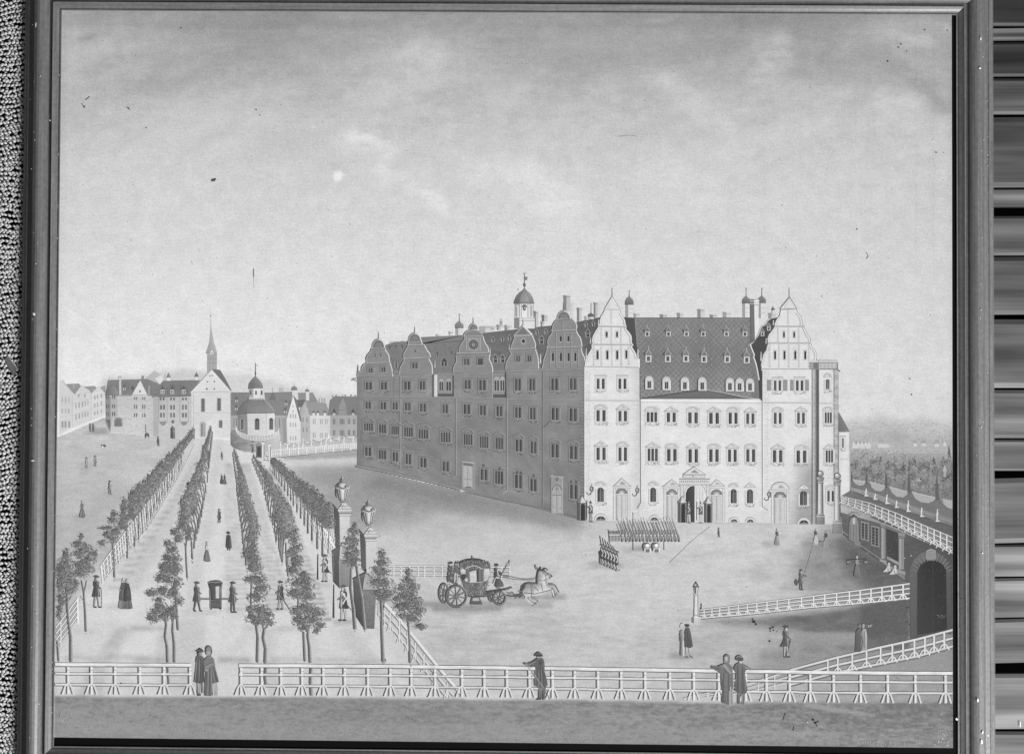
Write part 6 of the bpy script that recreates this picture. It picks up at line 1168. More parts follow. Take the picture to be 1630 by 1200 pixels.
# ---------------------------------------------------------------- trees
def leaves(m, blobs, dens=1.0, size=1.0, g=(82, 98, 118), hi=(142, 166), hs=.23, l0=2):
    for cx, cy, rx, ry in blobs:
        k = m.t[2]
        for _ in range(7):   # thin dark underpaint, torn at the edges
            a = random.random()*6.3; r = random.random()*.45; q = random.uniform(.35, .55); c0 = random.uniform(98, 116)
            m.poly([(cx+rx*r*math.cos(a)+rx*q*math.cos(t)*random.uniform(.65, 1.15), cy+ry*r*math.sin(a)+ry*q*math.sin(t)*random.uniform(.65, 1.15)) for t in np.linspace(0, 6.28, 10)[:-1]], c0, l0-2+random.random())
        k = m.t[2]; n = int(dens*rx*ry/k/k*0.95/size**1.6)+6
        for _ in range(n):
            a = random.random()*2*math.pi; r = random.random()**.55; x = cx+rx*r*math.cos(a)*1.08; y = cy+ry*r*math.sin(a)*1.05
            u = (x-cx)/rx*.6+(y-cy)/ry*.5
            if random.random() < hs*(1+1.3*u): gg = random.choice(hi)+J(8); l = l0+6+random.random()*4
            else: gg = random.choice(g)+J(9)+17*u; l = l0-1+random.random()*8
            s1 = random.uniform(1.4, 3.4)*size*k; ang = random.choice((-.5, -.2, .15, .4, 2.7))+J(.3); w_ = random.uniform(.7, 1.5)*size
            if x < 0 and m.t[0] == 80: continue
            m.poly([(x, y), (x+s1*.5*math.cos(ang)-w_*k*.4*math.sin(ang), y+s1*.5*math.sin(ang)+w_*k*.5*math.cos(ang)), (x+s1*math.cos(ang), y+s1*math.sin(ang)), (x+s1*.5*math.cos(ang)+w_*k*.4*math.sin(ang), y+s1*.5*math.sin(ang)-w_*k*.5*math.cos(ang))], gg, l)
        for _ in range(n//6):   # fringe twigs
            a = random.random()*2*math.pi; x = cx+rx*1.12*math.cos(a); y = cy+ry*1.1*math.sin(a); m.line([(x, y), (x+J(2.5)*k, y+J(2)*k)], .7*size, random.choice(g)+26, l0+1)
def trunk(m, pts, w_, g=(104, 160), l=1):
    w0, w1 = w_; m.line(pts, (w0, w1), g[0], l).line([(x+.28*w0*m.t[2], y) for x, y in pts], (w0*.45, w1*.45), g[1], l+1)
    for (x, y) in pts[:-1]:
        for _ in range(3): yy = y+J(10)*m.t[2]*.6; m.line([(x-w0*.3*m.t[2], yy), (x+w0*.2*m.t[2], yy+1)], .5, g[0]-22, l+2)
TG = 'saplings of the palace avenue'
def tree(key, blobs, trunks, label, layer=7, dens=1.0, size=1.0):
    m = M('tree', layer, painting, label, group=TG).v(key)
    for pts, w_ in trunks: trunk(m, pts, w_, l=0)
    if not trunks: leaves(m, blobs, dens, size); m.build(); return
    o = m.build(); c = M('crown', layer, o).v(key); leaves(c, blobs, dens, size); c.build()
# far saplings of the five rows, as they shrink into the distance
def row(bases, hfun, layer, off=(0, 0), wf=.17, dark=0, keep=99, name='left'):
    far = M('tree_row', layer-1, painting, kind='stuff', label='far end of the %s row of saplings, dwindling to a dark band' % name)
    n = 0
    for i, (x, y) in enumerate(bases):
        h = hfun(x, y)
        if h < 37 or i >= keep:
            far.line([(x, y), (x, y-h*.5)], max(.7, h*.018), 96, 1); far.line([(x+.8, y), (x+.8, y-h*.5)], .5, 150, 2)
            leaves(far, [(x+off[0]*h, y-h*.66+off[1]*h, h*wf*.62, h*.27)], 1.0, .62+h*.006, (100, 114, 126), (140, 154), .12, 3)
        else:
            m = M('tree', layer+i*.025, painting, group=TG, label='one of the slim saplings in the %s row, seen at middle distance' % name)
            trunk(m, [(x+J(.6), y), (x+J(.8), y-h*.25), (x+off[0]*h*.4, y-h*.5)], (max(1.1, h*.024), .8), (98, 156), 0)
            for t in range(3): m.line([(x, y-h*.45), (x+off[0]*h+J(5), y-h*.66)], .7, 110, 1)
            o = m.build(); c = M('crown', layer+i*.025+.1, o)
            leaves(c, [(x+off[0]*h+J(1), y-h*.86+off[1]*h, h*wf*.5, h*.14), (x+off[0]*h+J(2), y-h*.7+off[1]*h, h*wf*.75, h*.13), (x+off[0]*h+J(2), y-h*.56+off[1]*h, h*wf*.85, h*.1)], .9, .85+h*.003, (98, 112, 128), (146, 166), .24); c.build(); n += 1
    far.build()
def seq(pts, n, pw):
    out = []
    for i in range(n):
        t = 1-((i)/(n-1))**pw; xs_ = [p[0] for p in pts]; ys_ = [p[1] for p in pts]; tt = t*(len(pts)-1); j = min(int(tt), len(pts)-2); u = tt-j
        out.append((xs_[j]*(1-u)+xs_[j+1]*u, ys_[j]*(1-u)+ys_[j+1]*u))
    return out
v6 = lambda ox, oy, s_, L: [(ox+x/s_, oy+y/s_) for x, y in L]
R1 = v6(90, 740, 6, [(680, 890), (750, 780), (790, 710), (823, 650), (868, 583), (905, 520), (935, 470), (960, 430), (985, 380), (1008, 335), (1038, 288), (1063, 248), (1085, 215), (1105, 178), (1130, 135), (1150, 95), (1172, 60), (1190, 25)])+seq([(309, 699), (301, 716), (289, 740)], 10, 1.1)
row(R1[::-1], lambda x, y: 22+(y-700)*.40, 5, (-.06, 0), .125, name='leftmost')
R2 = v6(90, 740, 6, [(1300, 895), (1318, 800), (1335, 720), (1350, 660), (1362, 610), (1375, 560), (1385, 500), (1400, 420), (1412, 340), (1428, 270), (1440, 170), (1450, 80)])+seq([(338, 697), (336, 715), (333, 745)], 13, 1.0)
row(R2[::-1], lambda x, y: 20+(y-697)*.40, 5, (-.15, -.02), .125, name='second')
R3 = seq([(371, 728), (377, 775), (383, 830), (392, 900)], 21, .8)
row(R3[::-1], lambda x, y: 16+(y-728)*.40, 6, (.15, 0), .135, name='third')
R4 = seq([(402, 738), (416, 772), (430, 820), (446, 880), (450, 895)], 21, .8)
row(R4[::-1], lambda x, y: 16+(y-738)*.48, 6, (.1, 0), .135, name='fourth')
for bx, by, ty in reversed([(630, 320, 175), (645, 345, 178), (662, 370, 180), (688, 405, 195), (712, 445, 215), (740, 490, 235), (772, 540, 280), (800, 585, 295), (825, 632, 310), (860, 690, 350), (895, 752, 375), (930, 815, 405), (963, 895, 425), (1003, 965, 450), (1053, 1040, 490), (1103, 1112, 535)]):
    m = M('tree', 5, painting, 'one of the slim dark saplings standing against the right avenue fence', group=TG).v('T4'); h = by-ty
    trunk(m, [(bx, by), (bx-2, by-h*.3), (bx-8, by-h*.6)], (h*.0045+.6, .9), (88, 150), 0); o = m.build(); c = M('crown', 5, o).v('T4'); cx = bx-8
    leaves(c, [(cx, ty+h*.1, h*.045+5, h*.12), (cx, ty+h*.25, h*.075+7, h*.13), (cx+2, ty+h*.38, h*.09+6, h*.12)], 1.5, .85, (84, 104, 122), (138, 158), .14); c.build()
tree('T4', [(1155, 630, 34, 44), (1150, 700, 56, 56), (1150, 780, 66, 56), (1160, 830, 50, 26)], [([(1156, 1080), (1160, 930), (1168, 790)], (1.8, 1.2))], 'dark bushy sapling just left of the rear gate pillar', 5)
tree('T3', [(548, 470, 34, 40), (530, 530, 50, 40), (470, 600, 66, 22), (560, 630, 58, 46), (530, 700, 60, 40), (440, 745, 40, 32), (480, 660, 40, 30)], [([(556, 1075), (552, 930), (535, 740)], (3.2, 1.8)), ([(540, 780), (560, 700)], (1.2, .8))], 'round headed sapling at the near end of the left fence', 6)
tree('T3', [(92, 870, 44, 70), (100, 960, 66, 66), (60, 1040, 60, 66), (130, 1040, 60, 60), (70, 1130, 66, 60), (150, 1140, 60, 50)], [], 'leafy left edge tree, its crown filling the corner of the picture', 7)
tree('T5', [(95, 40, 48, 90), (150, 110, 60, 70), (90, 160, 36, 70), (170, 210, 56, 44), (100, 300, 40, 60), (80, 380, 26, 34), (75, 440, 20, 40), (220, 160, 34, 34)], [([(182, 835), (180, 620), (158, 480), (148, 330), (150, 240)], (5.2, 2.6)), ([(150, 270), (136, 205)], (1.6, 1)), ([(156, 310), (186, 268)], (1.5, .8)), ([(76, 830), (70, 740), (62, 660)], (3.4, 2))], 'bent sapling in front of the short left fence', 7)
tree('T3', [(235, 690, 22, 36), (215, 760, 60, 40), (270, 800, 70, 46), (350, 850, 50, 40), (220, 850, 66, 46), (290, 920, 80, 44), (215, 960, 50, 50), (240, 1030, 60, 50), (300, 1000, 60, 44)], [], 'feathery tree crown above the man with a cane', 6)
tree('T5', [(300, 20, 60, 44), (250, 60, 50, 34)], [([(312, 572), (306, 420), (298, 300), (292, 230), (272, 130)], (3.6, 1.6)), ([(296, 240), (318, 130)], (1.5, 1)), ([(296, 310), (262, 262)], (1.2, .6))], 'forked thin sapling beside the man with a cane', 6)
tree('T3', [(1240, 430, 40, 50), (1300, 440, 40, 46), (1225, 520, 50, 50), (1210, 600, 56, 40), (1260, 640, 54, 50), (1255, 700, 40, 26)], [([(1252, 1080), (1242, 920), (1236, 800), (1246, 710)], (2.6, 1.6)), ([(1238, 800), (1222, 740)], (1, .7))], 'tall sapling of the second row with a bent trunk', 6)
tree('T3', [(1130, 640, 44, 40), (1160, 700, 50, 50), (1070, 750, 44, 40), (1110, 810, 56, 50), (1060, 890, 50, 50), (1130, 900, 60, 50), (1110, 960, 66, 40), (1060, 1010, 60, 40)], [([(1303, 900), (1290, 740)], (2.2, 1.4))], 'dark leaning crown halfway down the second row', 6)
tree('T5', [(1000, 20, 60, 60), (1080, 40, 66, 60), (950, 100, 44, 50), (1010, 120, 60, 44), (1100, 150, 54, 50), (890, 235, 66, 34), (980, 220, 60, 50), (1060, 240, 60, 50), (1110, 310, 50, 40)], [([(1112, 560), (1100, 400), (1095, 250), (1085, 120)], (3.6, 2))], 'tall double crowned tree left of the sedan chair', 7)
tree('T5', [(900, 400, 56, 40), (960, 360, 60, 40), (890, 460, 56, 40), (980, 440, 60, 44), (1040, 400, 50, 44), (940, 300, 50, 30), (1075, 440, 34, 30)], [([(1022, 840), (1016, 700), (998, 620), (1008, 520), (1000, 440)], (4.2, 2.4)), ([(1008, 520), (1030, 400)], (1.8, 1)), ([(1020, 870), (1032, 1030)], (3.4, 3))], 'near tree of the second row with a pale sinuous trunk', 7)
tree('T5', [(1070, 380, 40, 40)], [([(1080, 840), (1078, 680), (1064, 560), (1068, 470)], (4.4, 2.4)), ([(1066, 520), (1082, 370)], (1.6, 1)), ([(1064, 500), (1052, 440)], (1.2, .8))], 'second of the two close trunks behind the front fence', 7)
tree('T4', [(430, 900, 46, 60), (400, 960, 56, 60), (440, 1010, 44, 60), (400, 1070, 56, 50), (430, 1130, 50, 60), (370, 1100, 40, 40)], [([(352, 1060), (350, 960)], (2, 1.4)), ([(378, 1150), (372, 1040)], (2, 1.4))], 'bushy crown in the middle of the third row', 6)
tree('T6', [(290, 40, 48, 60), (300, 110, 54, 50), (262, 190, 44, 26), (320, 190, 60, 44), (345, 260, 60, 40), (310, 320, 66, 40)], [([(275, 440), (272, 330), (275, 200)], (2, 1.4))], 'tall tree of the third row right of the sedan chair', 7)
tree('T6', [(270, 410, 36, 30), (330, 410, 70, 40), (290, 470, 56, 40), (370, 460, 64, 44), (400, 500, 44, 24), (330, 500, 60, 24)], [([(318, 785), (318, 700), (320, 610), (308, 515)], (5, 3)), ([(374, 790), (376, 690), (358, 610), (368, 540)], (5.4, 3)), ([(366, 560), (350, 500)], (2, 1.2)), ([(368, 555), (400, 512)], (1.8, 1)), ([(378, 830), (372, 900), (380, 950)], (5, 4))], 'twin trunked near tree of the third row behind the front fence', 7)
tree('T4', [(705, 690, 56, 40), (730, 740, 50, 40), (690, 790, 60, 44), (740, 830, 46, 40), (700, 880, 60, 50), (730, 930, 40, 24), (650, 740, 50, 44)], [([(718, 1165), (716, 1040), (712, 950)], (2.4, 1.6)), ([(690, 1050), (684, 930)], (2, 1.4)), ([(660, 980), (655, 880)], (1.6, 1.2))], 'full crowned tree halfway along the fourth row', 6)
tree('T4', [(840, 870, 26, 44), (790, 920, 46, 34), (830, 960, 44, 40), (850, 1030, 60, 44), (800, 1080, 60, 40), (860, 1160, 54, 50), (830, 1110, 40, 40)], [([(764, 1210), (756, 1100), (752, 980)], (2.6, 1.6))], 'tall feathery tree of the fourth row', 6)
tree('T6', [(600, 60, 44, 44), (580, 120, 50, 40), (655, 160, 40, 30), (610, 210, 80, 40), (670, 230, 56, 50), (590, 290, 66, 40), (660, 310, 66, 40)], [([(612, 520), (608, 420), (612, 330)], (2.4, 1.6)), ([(540, 170), (532, 90), (540, 20)], (2.2, 1.4))], 'broad tree of the fourth row beside the man with a sabre', 7)
tree('T6', [(600, 420, 50, 36), (670, 400, 66, 44), (740, 430, 56, 40), (620, 490, 56, 40), (700, 480, 80, 44), (770, 520, 40, 26), (660, 540, 44, 26), (740, 560, 30, 20)], [([(660, 780), (655, 680), (650, 570)], (4, 3)), ([(698, 790), (692, 680), (680, 600), (686, 520)], (4.6, 2.6)), ([(682, 580), (664, 480)], (2, 1)), ([(704, 830), (700, 920), (706, 1025)], (4.6, 5))], 'broad near tree of the fourth row behind the front fence', 7)
tree('C8', [(480, 730, 26, 44), (440, 790, 50, 30), (490, 810, 44, 40), (430, 880, 70, 44), (480, 910, 56, 44), (380, 930, 40, 26), (440, 980, 84, 50), (400, 1050, 80, 40), (500, 1040, 50, 44), (460, 1110, 70, 50), (520, 1130, 36, 26)], [([(610, 1965), (575, 1600), (520, 1300), (490, 1120)], (4.6, 2))], 'slender tree standing in front of the rear gate pillar', 7)
tree('T6', [(990, 20, 50, 34), (1010, 70, 40, 34), (960, 60, 30, 20)], [([(1022, 550), (1010, 400), (988, 250), (990, 110)], (5.2, 2.6))], 'pale trunk leaning past the front sentry box', 8)
tree('T6', [(1208, 10, 30, 40), (1215, 70, 56, 36), (1165, 110, 36, 22), (1200, 140, 66, 36), (1180, 210, 66, 36), (1240, 220, 60, 44), (1200, 280, 66, 36), (1260, 300, 56, 40), (1220, 330, 44, 26)], [([(1224, 785), (1216, 600), (1212, 450), (1208, 330), (1202, 260)], (5, 2.4)), ([(1214, 460), (1232, 370)], (1.6, .8)), ([(1234, 785), (1244, 768)], (2.6, 1.4))], 'slim near tree right of the front sentry box', 8)
tree('T6', [(1405, 140, 22, 36), (1400, 200, 50, 36), (1440, 250, 44, 34), (1360, 260, 56, 34), (1400, 310, 76, 40), (1330, 330, 40, 26), (1450, 350, 56, 40), (1380, 390, 80, 44), (1470, 420, 56, 40), (1430, 470, 60, 36), (1490, 530, 44, 26), (1360, 450, 44, 22)], [([(1418, 790), (1414, 650), (1406, 540), (1406, 470)], (4.2, 2.6)), ([(1406, 500), (1376, 448)], (1.8, 1)), ([(1406, 510), (1440, 430)], (1.8, 1)), ([(1424, 830), (1428, 900), (1430, 985)], (4.4, 5))], 'near tree at the right end of the avenue, in front of the court', 8)
# ---------------------------------------------------------------- people
def man(x, y, h, face=1, label=None, coat=92, leg=168, cane=0, layer=7, hat=True, group=None, stride=.07, skin=176, arm=1, name='person', build=True, key='0', coat2=None, tails=.14, m=None):
    """small painted figure in coat, breeches and hat; face = 1 looks to the right"""
    m = m or M(name, layer, painting, label, group=group).v(key); f = face; c2 = coat2 or coat+34; s = h
    P_ = lambda a, b: (x+a*f*s, y-b*s)
    for a, b in ((-.03, -stride), (.03, stride)):
        m.line([P_(a, .40), P_((a+b)/2*1.1, .2), P_(b, .04)], (s*.07, s*.035), leg-40, 1).line([P_(a+.012, .40), P_((a+b)/2*1.1+.012, .2), P_(b+.012, .05)], (s*.035, s*.02), leg, 2).line([P_(b-.02, .025), P_(b+.075, .015)], s*.034, 56, 3)
    m.poly([P_(-.085, .80), P_(-.03, .835), P_(.035, .835), P_(.085, .79), P_(.075, .62), P_(.10, .46), P_(.115, .34), P_(.02, .345), P_(-tails, .33), P_(-.105, .48), P_(-.075, .62), P_(-.10, .72)], [coat-6, coat, coat+16, c2, c2, coat+12, coat+8, coat, coat-10, coat-8, coat-6, coat-10], 4)
    m.line([P_(.035, .82), P_(.055, .6), P_(.06, .36)], s*.022, c2+34, 5).line([P_(-.05, .78), P_(-.04, .6), P_(-.07, .36)], s*.02, coat-26, 5).line([P_(.0, .6), P_(.02, .36)], s*.015, coat-22, 5)
    m.line([P_(-.02, .775), P_(.055, .64), P_(.135 if arm else .05, .585 if arm else .5)], (s*.062, s*.04), coat-12, 6).line([P_(-.005, .77), P_(.065, .645), P_(.135 if arm else .06, .595 if arm else .5)], (s*.02, s*.014), c2+14, 7).ell(*P_(.15 if arm else .06, .58 if arm else .48), s*.02, s*.02, skin, 7, 6)
    m.ell(*P_(.012, .885), s*.042, s*.05, skin-14, 5, 10).ell(*P_(.026, .885), s*.024, s*.036, skin+18, 6, 8).line([P_(-.02, .91), P_(-.045, .86), P_(-.04, .81)], s*.03, 120, 6).line([P_(.0, .838), P_(.04, .835)], s*.022, 214, 6)
    if hat: m.poly([P_(-.105, .945), P_(-.05, .93), P_(.05, .93), P_(.105, .95), P_(.07, .975), P_(.035, .975), P_(.01, 1.0), P_(-.03, .98), P_(-.07, .972)], [48, 60, 66, 60, 84, 70, 60, 56, 50], 7).line([P_(-.1, .95), P_(-.03, .975), P_(.09, .955)], s*.01, 130, 8)
    if cane: m.line([P_(.15, .6), P_(.15+.1*cane, .0)], max(.6, s*.014), 84, 6)
    if build: return m.build()
    return m
def lady(x, y, h, face=1, label=None, skirt=128, top=110, layer=7, bonnet=True, cloak=False, group=None, key='0', m=None, build=True):
    m = m or M('person', layer, painting, label, group=group).v(key); f = face; s = h; P_ = lambda a, b: (x+a*f*s, y-b*s)
    m.poly([P_(-.04, .62), P_(.05, .62), P_(.09, .45), P_(.15, .22), P_(.175, .03), P_(.08, .0), P_(-.05, .0), P_(-.155, .03), P_(-.15, .22), P_(-.09, .45)], [skirt-10, skirt+20, skirt+24, skirt+14, skirt+8, skirt-6, skirt-14, skirt-24, skirt-18, skirt-10], 3)
    for a in (-.1, -.05, 0, .05, .1): m.line([P_(a*.4, .56), P_(a+J(.01), .04)], s*.014, skirt+random.choice((-28, -20, 22)), 4)
    m.poly([P_(-.07, .82), P_(.06, .83), P_(.075, .72), P_(.05, .6), P_(-.045, .6), P_(-.08, .7)], [top-8, top+14, top+18, top+6, top-8, top-12], 5)
    if cloak: m.poly([P_(-.06, .86), P_(.05, .86), P_(.11, .6), P_(.14, .3), P_(.05, .26), P_(.02, .55), P_(-.03, .24), P_(-.15, .28), P_(-.12, .6)], [top-20, top-6, top-10, top-14, top-18, top+6, top-24, top-26, top-24], 6)
    m.line([P_(-.02, .77), P_(.05, .66), P_(.10, .62)], (s*.05, s*.035), top-14, 6).ell(*P_(.115, .62), s*.02, s*.02, 186, 7, 6)
    m.ell(*P_(.008, .89), s*.043, s*.052, 150, 6, 10).ell(*P_(.024, .885), s*.024, s*.034, 200, 7, 8)
    if bonnet: m.poly([P_(-.055, .9), P_(-.045, .96), P_(.0, .995), P_(.04, .98), P_(.045, .93), P_(-.01, .93), P_(-.03, .86)], [170, 190, 214, 206, 190, 160, 140], 8)
    if build: return m.build()
    return m
man(154, 967, 52, 1, 'man with a cane and tricorne hat walking beside the forked sapling', 80, 170, .12)
m = lady(197, 969, 49, -1, 'two cloaked women standing close together on the left path', 122, 100, cloak=True, build=False); lady(203, 969, 48, 1, skirt=96, top=88, cloak=True, m=m)
man(314, 973, 48, 1, 'front porter in a long coat carrying the sedan chair poles', 88, 116, stride=.1); man(371, 975, 50, 1, 'rear porter in a tricorne carrying the sedan chair poles', 90, 116, stride=.05)
m = M('sedan_chair', 7, painting, 'dark sedan chair carried by two porters').v('T5')
m.line([(1295, 290), (1630, 292)], 1.5, 92, 0).line([(1295, 284), (1630, 286)], .8, 176, 1).poly([(1370, 148), (1392, 134), (1440, 128), (1480, 132), (1498, 146), (1488, 200), (1490, 372), (1388, 368), (1390, 220)], [70, 84, 92, 86, 66, 72, 70, 64, 66], 2).poly([(1408, 180), (1480, 176), (1474, 292), (1412, 290)], 112, 3).poly([(1436, 180), (1468, 178), (1466, 282), (1440, 282)], 198, 4).poly([(1408, 182), (1434, 180), (1430, 288), (1412, 290)], 84, 4)
m.line([(1370, 150), (1400, 140), (1440, 146), (1480, 138), (1500, 148)], 1.2, 146, 5).line([(1392, 296), (1490, 298)], 1.3, 52, 5).line([(1392, 302), (1486, 304)], .8, 150, 6).rect(1398, 312, 1480, 360, 96, 4).line([(1398, 312), (1480, 314)], .8, 60, 5).line([(1386, 220), (1394, 368)], 1, 146, 5).line([(1496, 150), (1480, 200), (1486, 366)], .9, 150, 5)
for x in (1398, 1478): m.rect(x-5, 366, x+5, 382, 64, 4)
m.build()
m = man(447, 970, 46, -1, 'gentleman seen from behind with a long drawn sabre', 82, 176, build=False); m.line([(439, 944), (452, 955), (462, 971)], 1.1, 70, 8).line([(440, 943), (452, 954)], .6, 190, 9).build()
for x, y, h, lab in ((518, 926, 44, 'guard presenting his musket by the rear sentry box'), (547, 988, 58, 'guard presenting his musket by the front sentry box')):
    m = man(x, y, h, -1, lab, 74, 196, build=False, coat2=160, stride=.06); m.line([(x-h*.05, y-h*.8), (x+h*.07, y-h*.62), (x-h*.03, y-h*.46)], h*.035, 222, 8).line([(x-h*.26, y-h*1.0), (x-h*.27, y-h*.08)], (.9, h*.04), 66, 7).line([(x-h*.25, y-h*.95), (x-h*.255, y-h*.5)], .5, 170, 8).ell(x+h*.02, y-h*.72, h*.035, h*.05, 196, 8, 8).line([(x+h*.05, y-h*.5), (x+h*.22, y-h*.3)], 1.1, 90, 8).build()
lady(330, 894, 32, 1, 'woman in a white kerchief standing beside the second row of trees', 124, 200)
man(349.5, 832, 22, -1, 'boy standing alone in the middle of the avenue', 84, 110, arm=0)
m = M('person', 7, painting, 'man in a long dark cloak and flat hat on the avenue').v('T4'); m.poly([(190, 912), (222, 910), (230, 960), (236, 1030), (212, 1040), (180, 1030), (184, 960)], [76, 88, 96, 92, 66, 70, 66], 2).ell(203, 888, 19, 8, 58, 4, 10).ell(204, 882, 10, 7, 70, 5, 8).ell(206, 902, 7, 7, 160, 3, 8).line([(206, 920), (206, 1030)], .9, 56, 4).line([(222, 930), (228, 1020)], .8, 120, 4).line([(198, 1036), (198, 1056)], 1.1, 64, 3).line([(216, 1036), (218, 1058)], 1.1, 64, 3).build()
m = lady(353.6, 770.5, 16, 1, 'pair of women walking far down the avenue', 92, 86, build=False); lady(358.3, 770.8, 16, -1, skirt=100, top=84, m=m)
man(354, 732, 13, 1, 'tiny lone figure near the church end of the avenue', 116, 130, arm=0, hat=False); man(402.5, 721, 13, -1, 'tiny figure beside the distant sentry box', 92, 96, arm=0)
lady(131.5, 824, 27, -1, 'woman with a pale cap on the meadow near the left edge', 118, 120); man(175.5, 787, 22, 1, 'pale man gesturing on the left meadow', 136, 150, hat=True); man(138.5, 745, 17, -1, 'left one of two distant men on the meadow', 160, 176, arm=0); man(152, 742, 17, -1, 'distant man in a white shirt on the meadow', 110, 150, arm=0, coat2=220)
m = man(144.5, 687, 13, 1, 'two strollers before the corner tower house', 118, 110, arm=0, build=False); man(149, 687, 13, -1, coat=100, leg=100, arm=0, m=m)
man(252.5, 710, 15, 1, 'dark figure standing before the town houses', 96, 90, arm=0)
m = M('street_well', 6, painting, 'small dark well or cart before the town houses').v('T1'); m.poly([(998, 655), (1010, 635), (1030, 640), (1036, 662), (1034, 684), (998, 684)], 104, 1).line([(1004, 560), (1006, 650)], .8, 150, 1).rect(1004, 664, 1028, 684, 176, 2).line([(996, 656), (1036, 662)], .9, 70, 3).build()
m = M('dog', 6, painting, 'small light and dark dog on the left meadow').v('T1'); m.ell(612, 762, 20, 12, 210, 1).ell(622, 756, 14, 10, 96, 2).line([(592, 750), (606, 745)], .9, 104, 3).line([(604, 772), (626, 774)], 1, 150, 3).build()
# the large couple in the gap of the fence
m = M('person', 9, painting, 'man in a tricorne at the fence gap, arm in arm with a tall capped woman').v('T5')
m.poly([(1268, 795), (1290, 778), (1320, 782), (1338, 800), (1345, 860), (1352, 905), (1338, 925), (1338, 1010), (1300, 1022), (1250, 1010), (1258, 930), (1272, 870), (1264, 830)], [92, 100, 108, 104, 100, 96, 84, 88, 90, 86, 84, 88, 90], 1)
for a, b in (((1288, 800), (1276, 1005)), ((1305, 800), (1300, 1015)), ((1325, 810), (1328, 1000))): m.line([a, b], 1, 70, 2)
m.line([(1298, 820), (1292, 1000)], 1.2, 132, 2).line([(1272, 830), (1264, 920), (1256, 1000)], 1.1, 140, 3).line([(1335, 830), (1348, 880), (1342, 915)], 2, 122, 3).line([(1330, 830), (1330, 910)], .9, 66, 3)
m.poly([(1275, 1015), (1302, 1018), (1302, 1100), (1312, 1118), (1275, 1118), (1278, 1060)], [150, 160, 150, 80, 70, 130], 1).poly([(1312, 1018), (1330, 1015), (1332, 1100), (1316, 1110)], 132, 1).line([(1288, 1020), (1290, 1100)], 1.2, 176, 2).line([(1272, 1122), (1308, 1122)], 1.8, 66, 3)
m.poly([(1262, 742), (1280, 730), (1300, 714), (1320, 722), (1335, 745), (1322, 752), (1296, 745), (1275, 752)], [60, 66, 74, 70, 60, 56, 52, 56], 5).line([(1262, 742), (1290, 734), (1332, 748)], .9, 120, 6).ell(1302, 764, 16, 18, 122, 4).ell(1308, 766, 9, 12, 150, 5).line([(1284, 756), (1286, 785)], 2.2, 92, 5).build()
m = M('person', 9, painting, 'woman in a high cap and wide mantle over a striped white skirt').v('T5')
m.poly([(1352, 800), (1372, 788), (1400, 785), (1418, 800), (1428, 850), (1440, 920), (1465, 1005), (1420, 1028), (1400, 1130), (1340, 1128), (1345, 1000), (1352, 910), (1338, 870), (1340, 820)], [120, 124, 124, 118, 110, 104, 92, 96, 110, 104, 112, 116, 110, 116], 0)
m.poly([(1408, 1022), (1448, 1012), (1464, 1060), (1450, 1132), (1412, 1130)], [200, 206, 190, 180, 190], 1)
for x in (1420, 1432, 1444): m.line([(x, 1020), (x+6, 1125)], .9, 118, 2)
for a, b, g in (((1360, 900), (1352, 1120), 84), ((1375, 900), (1368, 1125), 142), ((1385, 890), (1385, 1125), 88), ((1400, 900), (1400, 1100), 140), ((1415, 880), (1452, 1005), 76), ((1405, 860), (1430, 1010), 130)): m.line([a, b], 1.1, g, 3)
m.poly([(1345, 870), (1380, 850), (1420, 838), (1425, 862), (1385, 885), (1360, 915), (1348, 905)], [140, 150, 146, 120, 124, 130, 126], 4).line([(1345, 872), (1382, 850), (1420, 838)], 1, 78, 5).line([(1422, 810), (1432, 880), (1462, 990)], 1.2, 152, 5).ell(1358, 908, 10, 7, 170, 5)
m.poly([(1352, 770), (1348, 715), (1362, 695), (1385, 694), (1402, 708), (1406, 760), (1395, 782), (1368, 784)], [110, 118, 130, 136, 130, 112, 116, 112], 6).poly([(1356, 750), (1370, 735), (1394, 745), (1394, 768), (1380, 784), (1362, 776)], [150, 168, 164, 150, 140, 150], 7).line([(1350, 752), (1352, 715), (1368, 698), (1392, 700), (1404, 730), (1404, 758)], 1.2, 76, 8).line([(1356, 722), (1400, 724)], .9, 150, 8).line([(1365, 790), (1402, 792)], 1.2, 150, 8).build()
m = M('person', 10, painting, 'man seen from behind leaning on the front fence with a cane').v('C6')
m.poly([(1395, 452), (1430, 456), (1428, 545), (1418, 560), (1370, 562), (1398, 545)], [120, 128, 122, 76, 70, 80], 1).poly([(1432, 456), (1462, 450), (1452, 548), (1456, 558), (1426, 560), (1436, 540)], [112, 118, 112, 66, 70, 74], 1)
m.poly([(1378, 205), (1410, 195), (1438, 206), (1450, 240), (1452, 320), (1468, 380), (1478, 430), (1455, 458), (1400, 456), (1362, 440), (1360, 400), (1372, 330), (1368, 270), (1330, 282), (1290, 262), (1300, 246), (1345, 230)], [92, 96, 92, 84, 84, 92, 96, 92, 96, 104, 104, 96, 88, 100, 104, 110, 96], 3)
for a, b, g in (((1412, 215), (1412, 440), 60), ((1392, 290), (1384, 440), 74), ((1432, 290), (1442, 440), 70), ((1402, 300), (1400, 445), 124), ((1422, 300), (1430, 440), 122), ((1445, 240), (1448, 320), 126), ((1372, 300), (1364, 400), 126)): m.line([a, b], 1.1, g, 4)
